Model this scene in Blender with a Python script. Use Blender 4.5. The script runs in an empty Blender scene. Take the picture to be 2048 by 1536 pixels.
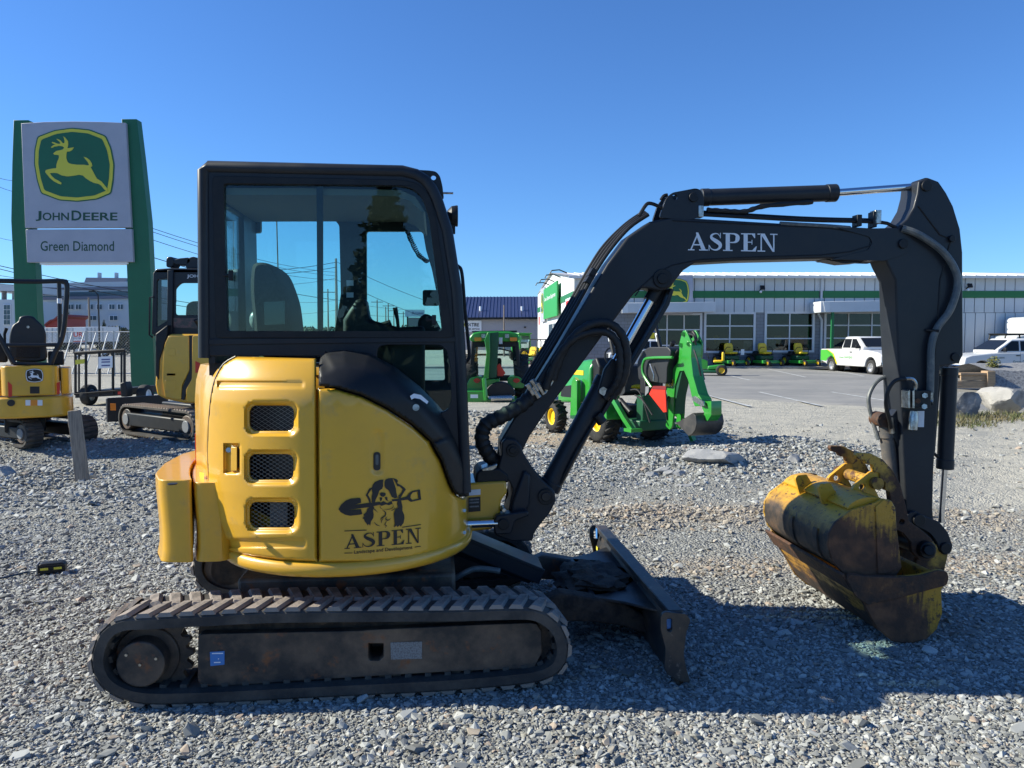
import bpy, bmesh, math, random
import numpy as np
from mathutils import Vector, Matrix, noise
from mathutils.geometry import tessellate_polygon
R = math.radians
rnd = random.Random(7)
scene = bpy.context.scene
col = scene.collection

# ---------------------------------------------------------------- camera, sky, sun, exposure
F, HZ, CAMH = 1540.0, 680.0, 1.665          # focal length in photo pixels, horizon row, eye height
PITCH = math.atan((768 - HZ) / F)
cam_d = bpy.data.cameras.new('camera'); cam = bpy.data.objects.new('camera', cam_d); col.objects.link(cam)
cam_d.sensor_width = 36; cam_d.lens = F / 2048 * 36; cam_d.clip_start = .05; cam_d.clip_end = 3000
cam.location = (0, 0, CAMH); cam.rotation_euler = (R(90) - PITCH, 0, 0)
scene.camera = cam
SUN = Vector((1.53, -.10, -1)).normalized()   # direction in which the light travels
world = bpy.data.worlds.new('World'); scene.world = world; world.use_nodes = True
wn = world.node_tree.nodes; wl = world.node_tree.links
sky = wn.new('ShaderNodeTexSky'); sky.sky_type = 'NISHITA'; sky.sun_disc = False
sky.sun_elevation = math.asin(-SUN.z); sky.sun_rotation = math.atan2(-SUN.x, -SUN.y)
sky.altitude = 0; sky.air_density = 1.0; sky.dust_density = 0; sky.ozone_density = 3.0
wn['Background'].inputs[1].default_value = .097
sky_tint = wn.new('ShaderNodeMix'); sky_tint.data_type = 'RGBA'; sky_tint.blend_type = 'MULTIPLY'; sky_tint.inputs[0].default_value = 1
sky_tint.inputs[7].default_value = (.43, .71, 1.08, 1)        # a deep, clear autumn blue
wl.new(sky.outputs[0], sky_tint.inputs[6]); wl.new(sky_tint.outputs[2], wn['Background'].inputs[0])
sd = bpy.data.lights.new('sun', 'SUN'); so = bpy.data.objects.new('sun', sd); col.objects.link(so)
sd.energy = 5.0; sd.angle = R(.53); sd.color = (1, .965, .82)
so.rotation_euler = SUN.to_track_quat('-Z', 'Y').to_euler(); so.location = (-20, 5, 20)
scene.view_settings.view_transform = 'Standard'; scene.view_settings.look = 'None'
scene.view_settings.exposure = 0.74; scene.view_settings.gamma = 1
scene.cycles.max_bounces = 8; scene.cycles.transparent_max_bounces = 16; scene.cycles.caustics_reflective = False
scene.cycles.caustics_refractive = False

# ---------------------------------------------------------------- pixels to places
def ray(px, py):
    x, y = (px - 1024) / F, (768 - py) / F
    c, s = math.cos(PITCH), math.sin(PITCH)
    return Vector((x, c + y * s, -s + y * c))
def at(px, py, Y):
    d = ray(px, py); return Vector((0, 0, CAMH)) + d * (Y / d.y)
def gnd(px, py, z=0):
    d = ray(px, py); return Vector((0, 0, CAMH)) + d * ((z - CAMH) / d.z)
class Fr:
    """a thing's own frame: origin on the ground and heading"""
    def __init__(s, o, rz=0):
        s.o = Vector((o[0], o[1], o[2] if len(o) > 2 else 0)); s.rz = rz
        s.M = Matrix.Translation(s.o) @ Matrix.Rotation(rz, 4, 'Z'); s.I = s.M.inverted()
        s.c = s.I @ Vector((0, 0, CAMH))
    def d(s, px, py): return s.I.to_3x3() @ ray(px, py)
    def pl(s, px, py, y):
        d = s.d(px, py); q = s.c + d * ((y - s.c.y) / d.y); return (q.x, q.z)
    def px_(s, px, py, x):
        d = s.d(px, py); q = s.c + d * ((x - s.c.x) / d.x); return (q.y, q.z)
    def gz(s, px, py, z):
        d = s.d(px, py); q = s.c + d * ((z - s.c.z) / d.z); return (q.x, q.y)
    def P(s, pts, y): return [s.pl(a, b, y) for a, b in pts]
    def p3(s, px, py, y):
        a = s.pl(px, py, y); return Vector((a[0], y, a[1]))

# ---------------------------------------------------------------- materials
MATS = {}
def M(name, c, rough=.5, metal=0., c2=None, sc=6., lo=.45, hi=.6, bump=0., bsc=60., coat=0., c3=None, sc3=30., lo3=.6, hi3=.7, r2=None, emit=None, spec=.5, stretch=None):
    if name in MATS: return MATS[name]
    m = bpy.data.materials.new(name); m.use_nodes = True
    n = m.node_tree.nodes; l = m.node_tree.links; b = n['Principled BSDF']
    b.inputs['Base Color'].default_value = (*c, 1); b.inputs['Roughness'].default_value = rough
    b.inputs['Metallic'].default_value = metal; b.inputs['Coat Weight'].default_value = coat
    b.inputs['Coat Roughness'].default_value = .06; b.inputs['Specular IOR Level'].default_value = spec
    tc = n.new('ShaderNodeTexCoord'); src = tc.outputs['Object']
    if stretch:
        mp = n.new('ShaderNodeMapping'); mp.inputs['Scale'].default_value = stretch
        l.new(src, mp.inputs[0]); src = mp.outputs[0]
    prev = None
    def layer(colr, s, a, z, prev, rr=None):
        t = n.new('ShaderNodeTexNoise'); t.inputs['Scale'].default_value = s; t.inputs['Detail'].default_value = 7
        t.inputs['Roughness'].default_value = .65; l.new(src, t.inputs['Vector'])
        r = n.new('ShaderNodeMapRange'); r.inputs[1].default_value = a; r.inputs[2].default_value = z
        l.new(t.outputs[0], r.inputs[0])
        mx = n.new('ShaderNodeMix'); mx.data_type = 'RGBA'
        l.new(r.outputs[0], mx.inputs[0])
        if prev: l.new(prev, mx.inputs[6])
        else: mx.inputs[6].default_value = (*c, 1)
        mx.inputs[7].default_value = (*colr, 1)
        if rr is not None:
            q = n.new('ShaderNodeMapRange'); q.inputs[3].default_value = rough; q.inputs[4].default_value = rr
            l.new(r.outputs[0], q.inputs[0]); l.new(q.outputs[0], b.inputs['Roughness'])
        return mx.outputs[2]
    if c2: prev = layer(c2, sc, lo, hi, prev, r2)
    if c3: prev = layer(c3, sc3, lo3, hi3, prev)
    if prev: l.new(prev, b.inputs['Base Color'])
    if bump:
        t = n.new('ShaderNodeTexNoise'); t.inputs['Scale'].default_value = bsc; t.inputs['Detail'].default_value = 5
        l.new(src, t.inputs['Vector']); bp = n.new('ShaderNodeBump'); bp.inputs['Strength'].default_value = bump
        bp.inputs['Distance'].default_value = .01
        l.new(t.outputs[0], bp.inputs['Height']); l.new(bp.outputs[0], b.inputs['Normal'])
    if emit: b.inputs['Emission Color'].default_value = (*emit[:3], 1); b.inputs['Emission Strength'].default_value = emit[3]
    MATS[name] = m; return m
def glass(name, tint, refl=1.0, rough=0.0):
    """thin tinted pane: transparent with a clear reflection"""
    m = bpy.data.materials.new(name); m.use_nodes = True; n = m.node_tree.nodes; l = m.node_tree.links
    n.remove(n['Principled BSDF']); o = n['Material Output']
    t = n.new('ShaderNodeBsdfTransparent'); t.inputs[0].default_value = (*tint, 1)
    g = n.new('ShaderNodeBsdfGlossy'); g.inputs['Roughness'].default_value = rough
    f = n.new('ShaderNodeFresnel'); f.inputs[0].default_value = 1.5
    mu = n.new('ShaderNodeMath'); mu.operation = 'MULTIPLY'; mu.inputs[1].default_value = refl
    l.new(f.outputs[0], mu.inputs[0])
    x = n.new('ShaderNodeMixShader'); l.new(mu.outputs[0], x.inputs[0]); l.new(t.outputs[0], x.inputs[1]); l.new(g.outputs[0], x.inputs[2])
    l.new(x.outputs[0], o.inputs[0]); MATS[name] = m; return m

YEL = M('machine_yellow', (.72, .385, .024), .3, coat=.55, c2=(.64, .345, .028), sc=2.2, lo=.4, hi=.65, r2=.42, c3=(.44, .28, .09), sc3=7, lo3=.58, hi3=.85, bump=.02, bsc=8)
BLK = M('charcoal_paint', (.019, .022, .028), .4, coat=.06, c2=(.032, .034, .036), sc=3.5, lo=.45, hi=.75, r2=.55, spec=.25, c3=(.06, .042, .038), sc3=46, lo3=.66, hi3=.74)
BLK2 = M('black_plastic', (.008, .009, .011), .5, c2=(.014, .014, .015), sc=8, spec=.35)
BLKM = M('black_mud_paint', (.02, .02, .022), .55, c2=(.16, .11, .075), sc=3.2, lo=.42, hi=.66, c3=(.22, .075, .024), sc3=9, lo3=.58, hi3=.7, bump=.25, bsc=50)
BLADE = M('blade_paint', (.02, .022, .025), .45, c2=(.11, .075, .05), sc=3, lo=.46, hi=.7, c3=(.24, .19, .15), sc3=10, lo3=.62, hi3=.7, bump=.15, bsc=40)
RUB = M('track_rubber', (.028, .027, .027), .8, c2=(.10, .085, .07), sc=5, lo=.4, hi=.72, bump=.3, bsc=60)
RUBD = M('dusty_rubber', (.27, .225, .19), .85, c2=(.045, .042, .04), sc=9, lo=.5, hi=.72, bump=.35, bsc=70)
MUD = M('dried_mud', (.075, .05, .034), .95, c2=(.03, .022, .018), sc=12, bump=.9, bsc=30)
CHR = M('chrome_rod', (.75, .76, .78), .1, 1.)
ZINC = M('zinc_steel', (.5, .5, .48), .35, 1., c2=(.3, .29, .26), sc=40)
HOSE = M('hose_black', (.008, .008, .009), .6, bump=.3, bsc=150)
HOSEG = M('hose_grey', (.09, .1, .1), .5, c2=(.15, .15, .14), sc=20)
RUST = M('rusty_steel', (.11, .045, .018), .75, c2=(.035, .02, .014), sc=5, lo=.4, hi=.6, c3=(.2, .085, .03), sc3=16, lo3=.55, hi3=.7, bump=.4, bsc=60)
BKY = M('worn_bucket_yellow', (.5, .27, .03), .5, c2=(.06, .027, .014), sc=2.6, lo=.40, hi=.52, c3=(.1, .045, .02), sc3=24, lo3=.53, hi3=.6, bump=.25, bsc=60, r2=.75)
BKY2 = M('scratched_bucket_yellow', (.52, .29, .025), .42, c2=(.045, .022, .014), sc=2.2, lo=.46, hi=.55, c3=(.1, .045, .02), sc3=26, lo3=.56, hi3=.61, bump=.2, bsc=60, r2=.75)
BKI = M('bucket_interior', (.05, .028, .018), .8, c2=(.12, .06, .03), sc=6, bump=.4, bsc=40)
def worn(name, paint, bare, axis, at_, width, amp=.25, sc=4., scratch=.6):
    """paint scraped off beyond a line (axis . position > at_), with ragged edge and scratches"""
    m = M(name, paint, .45, c3=(.1, .05, .022), sc3=24, lo3=.57, hi3=.63, bump=.3, bsc=50); n = m.node_tree.nodes; l = m.node_tree.links; b = n['Principled BSDF']
    src = b.inputs['Base Color'].links[0].from_socket; tc = [q for q in n if q.type == 'TEX_COORD'][0].outputs['Object']
    dt = n.new('ShaderNodeVectorMath'); dt.operation = 'DOT_PRODUCT'; dt.inputs[1].default_value = axis; l.new(tc, dt.inputs[0])
    nz = n.new('ShaderNodeTexNoise'); nz.inputs['Scale'].default_value = sc; nz.inputs['Detail'].default_value = 9; nz.inputs['Roughness'].default_value = .75; l.new(tc, nz.inputs['Vector'])
    mp = n.new('ShaderNodeMapping'); mp.inputs['Rotation'].default_value = (.4, .9, .5); mp.inputs['Scale'].default_value = (60, 3, 6); l.new(tc, mp.inputs[0])
    ns = n.new('ShaderNodeTexNoise'); ns.inputs['Scale'].default_value = 1; ns.inputs['Detail'].default_value = 3; l.new(mp.outputs[0], ns.inputs['Vector'])
    def ma(op, a, c):
        q = n.new('ShaderNodeMath'); q.operation = op
        for i, v in ((0, a), (1, c)):
            if isinstance(v, (int, float)): q.inputs[i].default_value = v
            else: l.new(v, q.inputs[i])
        return q.outputs[0]
    f = ma('ADD', dt.outputs['Value'], ma('MULTIPLY', ma('SUBTRACT', nz.outputs[0], .5), amp * 4)); f = ma('ADD', f, ma('MULTIPLY', ma('SUBTRACT', ns.outputs[0], .5), amp * scratch * 3))
    r = n.new('ShaderNodeMapRange'); r.inputs[1].default_value = at_ - width; r.inputs[2].default_value = at_ + width; l.new(f, r.inputs[0])
    rust = n.new('ShaderNodeMix'); rust.data_type = 'RGBA'; nr = n.new('ShaderNodeTexNoise'); nr.inputs['Scale'].default_value = 11; nr.inputs['Detail'].default_value = 8; l.new(tc, nr.inputs['Vector'])
    rr_ = n.new('ShaderNodeMapRange'); rr_.inputs[1].default_value = .42; rr_.inputs[2].default_value = .66; l.new(nr.outputs[0], rr_.inputs[0]); l.new(rr_.outputs[0], rust.inputs[0]); rust.inputs[6].default_value = (*bare[0], 1); rust.inputs[7].default_value = (*bare[1], 1)
    mx = n.new('ShaderNodeMix'); mx.data_type = 'RGBA'; l.new(r.outputs[0], mx.inputs[0]); l.new(src, mx.inputs[6]); l.new(rust.outputs[2], mx.inputs[7]); l.new(mx.outputs[2], b.inputs['Base Color'])
    q = n.new('ShaderNodeMapRange'); q.inputs[3].default_value = .42; q.inputs[4].default_value = .7; l.new(r.outputs[0], q.inputs[0]); l.new(q.outputs[0], b.inputs['Roughness']); return m
BROWN = ((.06, .026, .014), (.17, .07, .03))
PLATE_LO = worn('bucket_plate_worn', (.52, .255, .02), BROWN, (-.75, 0, -.55), -2.44, .05, .16)
SHELL_LO = worn('bucket_shell_worn', (.47, .23, .02), ((.03, .02, .015), (.1, .05, .025)), (-.2, .0, -1.), -.80, .07, .20)
PLATE_UP = worn('loose_plate_worn', (.52, .26, .022), BROWN, (-.55, 0, -.8), -2.10, .06, .15)
SHELL_UP = worn('loose_shell_worn', (.58, .30, .02), ((.028, .022, .018), (.10, .06, .035)), (0, 0, -1.), -.655, .06, .07)
WHT = M('white_vinyl', (.75, .77, .8), .45)
BLKV = M('black_vinyl', (.008, .008, .01), .45)
GREYL = M('grey_label', (.22, .23, .24), .5, c2=(.14, .14, .14), sc=140, lo=.48, hi=.56)
BLUV = M('blue_decal', (.05, .2, .52), .5)
REDV = M('red_reflector', (.65, .03, .01), .35)
ORG = M('orange_lens', (.8, .25, .02), .3)
LINER = M('headliner', (.26, .235, .19), .8)
SEAT = M('seat_fabric', (.014, .014, .015), .85, c2=(.026, .026, .027), sc=90, bump=.4, bsc=200)
CABG = glass('cab_glass_green', (.82, .95, .94), .85)
CLEAR = glass('clear_glass', (.86, .9, .9), 1.2)
SMOKE = glass('smoked_glass', (.45, .5, .52), 1.4)
GRN = M('tractor_green', (.028, .27, .03), .3, coat=.5, c2=(.024, .23, .026), sc=4)
DGRN = M('dark_green', (.008, .075, .03), .45, c2=(.009, .085, .034), sc=2)
SGRN = M('sign_green', (.006, .115, .05), .45, c2=(.007, .1, .043), sc=1.3, lo=.35, hi=.7)
DYEL = M('seat_yellow', (.8, .52, .015), .4)
SYEL = M('sign_yellow', (.62, .56, .05), .5)
SGRY = M('sign_grey', (.38, .39, .46), .5, c2=(.35, .36, .43), sc=.9)
TYRE = M('tyre_rubber', (.018, .018, .018), .8, c2=(.05, .046, .042), sc=10, lo=.5, hi=.75, bump=.2, bsc=60)
SEATB = M('black_vinyl_seat', (.016, .017, .02), .5, bump=.1, bsc=200)
WPNT = M('white_car_paint', (.6, .6, .6), .3, coat=.4)
CONC = M('concrete', (.33, .31, .29), .85, c2=(.25, .24, .22), sc=5, bump=.2)
WOOD = M('grey_board', (.3, .25, .2), .8, c2=(.2, .165, .13), sc=6, stretch=(8, 8, .7), bump=.3, bsc=25)
TIMBER = M('planter_timber', (.42, .28, .16), .8, c2=(.3, .21, .13), sc=4, stretch=(1, 8, 8), bump=.2)

# ---------------------------------------------------------------- meshes
class MB:
    def __init__(s): s.v = []; s.f = []; s.T = None
    def add(s, vs, fs):
        o = len(s.v)
        if s.T is not None: vs = [s.T @ Vector(v) for v in vs]
        s.v += [tuple(v) for v in vs]; s.f += [tuple(i + o for i in f) for f in fs]; return s
    def box(s, c, d, rot=None):
        h = [x / 2 for x in d]; vs = []
        for k in range(8):
            v = Vector((h[0] if k & 1 else -h[0], h[1] if k & 2 else -h[1], h[2] if k & 4 else -h[2]))
            if rot is not None: v = rot @ v
            vs.append(v + Vector(c))
        return s.add(vs, [(0, 2, 3, 1), (4, 5, 7, 6), (0, 1, 5, 4), (2, 6, 7, 3), (0, 4, 6, 2), (1, 3, 7, 5)])
    def prism(s, prof, y0, y1, holes=()):
        """x-z outline pushed from y0 to y1"""
        n = len(prof)
        if not holes:
            vs = [(x, y0, z) for x, z in prof] + [(x, y1, z) for x, z in prof]
            fs = [tuple(range(n)), tuple(range(2 * n - 1, n - 1, -1))] + [(i, i + n, (i + 1) % n + n, (i + 1) % n) for i in range(n)]
            return s.add(vs, fs)
        loops = [prof] + list(holes); flat = [p for lp in loops for p in lp]; N = len(flat)
        tri = tessellate_polygon([[Vector((x, z, 0)) for x, z in lp] for lp in loops])
        vs = [(x, y0, z) for x, z in flat] + [(x, y1, z) for x, z in flat]
        fs = [tuple(t) for t in tri] + [(t[2] + N, t[1] + N, t[0] + N) for t in tri]; o = 0
        for lp in loops:
            m = len(lp); fs += [(o + i, o + i + N, o + (i + 1) % m + N, o + (i + 1) % m) for i in range(m)]; o += m
        return s.add(vs, fs)
    def cyl(s, a, b, r, r2=None, n=18, cap=True):
        a, b = Vector(a), Vector(b); r2 = r if r2 is None else r2
        d = (b - a).normalized(); u = d.orthogonal().normalized(); w = d.cross(u); vs = []
        for p, q in ((a, r), (b, r2)):
            vs += [p + (u * math.cos(2 * math.pi * i / n) + w * math.sin(2 * math.pi * i / n)) * q for i in range(n)]
        fs = [(i, (i + 1) % n, (i + 1) % n + n, i + n) for i in range(n)]
        if cap: fs += [tuple(range(n - 1, -1, -1)), tuple(range(n, 2 * n))]
        return s.add(vs, fs)
    def tube(s, pts, r, n=8, cap=True):
        pts = [Vector(p) for p in pts]; rs = r if isinstance(r, (list, tuple)) else [r] * len(pts)
        u = None; vs = []; N = len(pts)
        for i, p in enumerate(pts):
            d = (pts[min(i + 1, N - 1)] - pts[max(i - 1, 0)]).normalized()
            if u is None: u = d.orthogonal().normalized()
            u = (u - d * u.dot(d)).normalized(); w = d.cross(u)
            vs += [p + (u * math.cos(2 * math.pi * k / n) + w * math.sin(2 * math.pi * k / n)) * rs[i] for k in range(n)]
        fs = [(i * n + k, i * n + (k + 1) % n, (i + 1) * n + (k + 1) % n, (i + 1) * n + k) for i in range(N - 1) for k in range(n)]
        if cap: fs += [tuple(range(n - 1, -1, -1)), tuple(range((N - 1) * n, N * n))]
        return s.add(vs, fs)
    def lathe(s, prof, o, ax, n=24):
        """prof: (distance along axis, radius); open ends stay open where radius > 0"""
        o = Vector(o); d = Vector(ax).normalized(); u = d.orthogonal().normalized(); w = d.cross(u); vs = []
        for t, r in prof:
            vs += [o + d * t + (u * math.cos(2 * math.pi * k / n) + w * math.sin(2 * math.pi * k / n)) * r for k in range(n)]
        fs = [(i * n + k, i * n + (k + 1) % n, (i + 1) * n + (k + 1) % n, (i + 1) * n + k) for i in range(len(prof) - 1) for k in range(n)]
        return s.add(vs, fs)
    def loft(s, rings, cap=True, close=False):
        n = len(rings[0]); vs = [p for r in rings for p in r]; N = len(rings)
        fs = [(i * n + k, i * n + (k + 1) % n, ((i + 1) % N) * n + (k + 1) % n, ((i + 1) % N) * n + k) for i in range(N if close else N - 1) for k in range(n)]
        if cap and not close: fs += [tuple(range(n - 1, -1, -1)), tuple(range((N - 1) * n, N * n))]
        return s.add(vs, fs)
    def plan(s, prof, z0, z1):
        """x-y outline pushed from z0 to z1"""
        n = len(prof); vs = [(x, y, z0) for x, y in prof] + [(x, y, z1) for x, y in prof]
        return s.add(vs, [tuple(range(n - 1, -1, -1)), tuple(range(n, 2 * n))] + [(i, (i + 1) % n, (i + 1) % n + n, i + n) for i in range(n)])
    def ball(s, c, r, n=12, sq=(1, 1, 1)):
        pr = [(-math.cos(math.pi * i / n), max(1e-4, math.sin(math.pi * i / n))) for i in range(n + 1)]
        c = Vector(c); vs = []
        for t, q in pr: vs += [c + Vector((q * math.cos(2 * math.pi * k / n) * r * sq[0], q * math.sin(2 * math.pi * k / n) * r * sq[1], t * r * sq[2])) for k in range(n)]
        return s.add(vs, [(i * n + k, i * n + (k + 1) % n, (i + 1) * n + (k + 1) % n, (i + 1) * n + k) for i in range(n) for k in range(n)])
def mesh(mb, mat, smooth=35, name='mesh', weld=0):
    me = bpy.data.meshes.new(name); me.from_pydata(mb.v, [], mb.f)
    bm = bmesh.new(); bm.from_mesh(me)
    if weld: bmesh.ops.remove_doubles(bm, verts=bm.verts, dist=weld)
    bmesh.ops.recalc_face_normals(bm, faces=bm.faces); bm.to_mesh(me); bm.free()
    if mat: me.materials.append(mat)
    if smooth and len(me.polygons):
        me.polygons.foreach_set('use_smooth', [True] * len(me.polygons)); me.set_sharp_from_angle(angle=R(smooth))
    return me
def link(name, me, parent=None, mtx=None):
    o = bpy.data.objects.new(name, me); col.objects.link(o)
    if parent: o.parent = parent
    if mtx is not None: o.matrix_local = mtx
    return o
def obj(name, mb, mat, parent=None, bev=0, smooth=35, seg=2, weld=0, label=None, mtx=None):
    o = link(name, mesh(mb, mat, smooth, name, weld), parent, mtx)
    if bev:
        b = o.modifiers.new('bevel', 'BEVEL'); b.width = bev; b.segments = seg; b.limit_method = 'ANGLE'; b.angle_limit = R(32)
        b.harden_normals = False; b.use_clamp_overlap = True
    if label: o['label'] = label
    return o
def thing(name, label, cat, fr=None, group=None, z=0):
    o = bpy.data.objects.new(name, None); col.objects.link(o); o.empty_display_size = .2
    if fr is not None: o.matrix_world = fr.M @ Matrix.Translation((0, 0, z))
    return tag(o, label, cat, group)
def tag(o, label, cat, group=None):
    o['label'] = label; o['category'] = cat
    if group: o['group'] = group
    return o
def struct(o, kind='structure'): o['kind'] = kind; return o
def clone(root, fr, label=None):
    r = root.copy(); col.objects.link(r); r.matrix_world = fr.M
    if label: r['label'] = label
    for ch in root.children:
        c = ch.copy(); col.objects.link(c); c.parent = r
        for g in ch.children:
            d = g.copy(); col.objects.link(d); d.parent = c
    return r
def cat(pts, n=6, closed=False):
    """smooth curve through points (2 or 3 dimensions)"""
    P = [Vector(p) for p in pts]; N = len(P); out = []
    for i in range(N if closed else N - 1):
        a, b, c, d = (P[(i + k) % N] if closed else P[min(max(i + k, 0), N - 1)] for k in (-1, 0, 1, 2))
        for j in range(n):
            t = j / n
            out.append(((2 * b) + (c - a) * t + (2 * a - 5 * b + 4 * c - d) * t * t + (3 * b - a - 3 * c + d) * t ** 3) * .5)
    if not closed: out.append(P[-1])
    return out
def cat2(pts, n=6, closed=True): return [(p[0], p[1]) for p in cat(pts, n, closed)]
def rrect(x0, y0, x1, y1, r, n=4):
    o = []
    for cx, cy, a in ((x1 - r, y1 - r, 0), (x0 + r, y1 - r, 90), (x0 + r, y0 + r, 180), (x1 - r, y0 + r, 270)):
        o += [(cx + r * math.cos(R(a + 90 * k / n)), cy + r * math.sin(R(a + 90 * k / n))) for k in range(n + 1)]
    return o
def circ(x, y, r, n=20): return [(x + r * math.cos(2 * math.pi * k / n), y + r * math.sin(2 * math.pi * k / n)) for k in range(n)]
def rounded(pts, r, n=4):
    """round the corners of an outline"""
    o = []; N = len(pts)
    for i in range(N):
        a, b, c = Vector(pts[i - 1]), Vector(pts[i]), Vector(pts[(i + 1) % N])
        q = min(r, (a - b).length * .45, (c - b).length * .45)
        p0 = b + (a - b).normalized() * q; p1 = b + (c - b).normalized() * q
        for k in range(n + 1):
            t = k / n; o.append(tuple(p0 * (1 - t) ** 2 + b * 2 * t * (1 - t) + p1 * t * t))
    return o
def seg_d(P, pts):
    """signed distance of points P (n,2) to a closed outline, negative inside"""
    A = np.array(pts, float); B = np.roll(A, -1, 0); d = np.full(len(P), 1e9); ins = np.zeros(len(P), bool)
    for a, b in zip(A, B):
        e = b - a; t = np.clip(((P - a) @ e) / max(e @ e, 1e-12), 0, 1); q = P - (a + t[:, None] * e)
        d = np.minimum(d, np.hypot(q[:, 0], q[:, 1]))
        cr = (a[1] > P[:, 1]) != (b[1] > P[:, 1])
        with np.errstate(divide='ignore', invalid='ignore'):
            ins ^= cr & (P[:, 0] < (b[0] - a[0]) * (P[:, 1] - a[1]) / (b[1] - a[1]) + a[0])
    return np.where(ins, -d, d)
def text_mesh(s, size, ext=.001, bold=0., font=None):
    c = bpy.data.curves.new('txt', 'FONT'); c.body = s; c.size = size; c.extrude = ext; c.offset = bold; c.align_x = 'CENTER'; c.align_y = 'CENTER'
    c.resolution_u = 3
    o = bpy.data.objects.new('txt', c); col.objects.link(o)
    dg = bpy.context.evaluated_depsgraph_get(); me = bpy.data.meshes.new_from_object(o.evaluated_get(dg))
    bpy.data.objects.remove(o); bpy.data.curves.remove(c); return me
def text(s, mat, parent, loc, size, right=(1, 0, 0), up=(0, 0, 1), bold=0., ext=.002, name='lettering', width=None):
    me = text_mesh(s, size, ext, bold); me.materials.clear(); me.materials.append(mat)
    r, u = Vector(right).normalized(), Vector(up).normalized(); n = r.cross(u)
    sx = 1
    if width:
        xs = [v.co.x for v in me.vertices]; sx = width / (max(xs) - min(xs))
    T = Matrix(((r.x * sx, u.x, n.x, loc[0]), (r.y * sx, u.y, n.y, loc[1]), (r.z * sx, u.z, n.z, loc[2]), (0, 0, 0, 1)))
    me.transform(T)
    o = link(name, me, parent); return o
# ================================================================ ground, lot, pavement
def ss(a, b, x): t = np.clip((x - a) / (b - a), 0, 1); return t * t * (3 - 2 * t)
def bump2(x, y, cx, cy, sx, sy, h): return h * np.exp(-((x - cx) / sx) ** 2 - ((y - cy) / sy) ** 2)
def gh(x, y):
    """height of the yard: level round the excavator, a low bank to the left, spoil heaps ahead"""
    x = np.asarray(x, float); y = np.asarray(y, float)
    z = .16 * ss(9.2, 10.9, y) * ss(-2.2, -3.6, x) * (1 - ss(24, 34, y))
    z = z + .27 * np.exp(-(np.where(x > 4.0, (x - 4.0) / .8, (x - 4.0) / 1.3)) ** 2 - ((y - 10.9) / .7) ** 2) + bump2(x, y, 2.3, 10.3, 1.0, .6, .15) + bump2(x, y, 4.9, 10.4, .9, .5, .10) + bump2(x, y, -.9, 15.3, 1.8, 1.0, .24)
    z = z + bump2(x, y, -.2, 10.5, 1.4, .6, .15)
    band = np.exp(-((y - 7.1 - .15 * np.sin(x * .9)) / .35) ** 2) * ss(-.2, .8, x) * (1 - ss(4.6, 6.5, x)); z = z + .055 * band
    z = z - .45 * ss(15, 25, x) * ss(22, 33, y)
    w = ss(5.2, 7.5, y) * (1 - ss(13, 16, y))
    z = z + w * (.022 * np.sin(x * 2.3 + y * 1.1) * np.sin(y * 1.9 - x * .6) + .016 * np.sin(x * 4.7 - y * 3.1))
    left = ss(-2.5, -4, x) * ss(7.6, 8.6, y) * (1 - ss(11, 13, y))
    z = z + left * .05 * np.sin(y * 3.6 + .8 * np.sin(x * 1.3))
    return z
def gzf(x, y): return float(gh(x, y))
def gndh(px, py):
    z = 0.
    for _ in range(12): g_ = gnd(px, py, z); z = .5 * z + .5 * gzf(g_.x, g_.y)
    return gnd(px, py, z)
def spread(a, b, st, far, k):
    v = list(np.arange(a, b + st / 2, st)); s = st
    while v[-1] < far[1]: s *= k; v.append(v[-1] + s)
    s = st; lo = [v[0]]
    while lo[-1] > far[0]: s *= k; lo.append(lo[-1] - s)
    return np.array(lo[:0:-1] + v)
gx = spread(-10, 13, .13, (-700, 700), 1.25); gy = spread(1.5, 19, .13, (-40, 900), 1.25)
GX, GY = np.meshgrid(gx, gy); GZ = gh(GX, GY); nx = len(gx)
gv = np.c_[GX.ravel(), GY.ravel(), GZ.ravel()]
gf = [(r * nx + c, r * nx + c + 1, (r + 1) * nx + c + 1, (r + 1) * nx + c) for r in range(len(gy) - 1) for c in range(nx - 1)]
me = bpy.data.meshes.new('ground'); me.from_pydata(gv.tolist(), [], gf); me.polygons.foreach_set('use_smooth', [True] * len(me.polygons))
# how dusty and tan the surface is, by place: bare dirt round the tractor, wheel-packed yard to the right, tan seams
dust = ss(12.0, 14, GY) * .85 + .95 * ss(6.8, 8.6, GY) * ss(3.3, 4.8, GX) * (1 - np.exp(-((GX - 3.9) / 1.2) ** 2 - ((GY - 10.9) / .9) ** 2)) + .3 * ss(5.5, 8, GY) * ss(1, 3, GX)
tan = .6 * np.exp(-((GY - 7.05 - .15 * np.sin(GX * .9)) / .42) ** 2) * ss(.2, 1, GX) * (1 - ss(3.6, 5.5, GX)) + .6 * np.exp(-((GY - 5.45 - .08 * GX) / .22) ** 2) * ss(.8, 1.6, GX) + np.exp(-((GX - .8) / 1.4) ** 2 - ((GY - 13.2) / 1.5) ** 2) + .8 * np.exp(-((GX + 1.0) / 1.0) ** 2 - ((GY - 13) / 1.2) ** 2)
ca = me.color_attributes.new('soil', 'FLOAT_COLOR', 'POINT')
ca.data.foreach_set('color', np.c_[np.clip(dust, 0, 1).ravel(), np.clip(tan, 0, 1).ravel(), np.zeros(gv.shape[0]), np.ones(gv.shape[0])].astype('f4').ravel())
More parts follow.
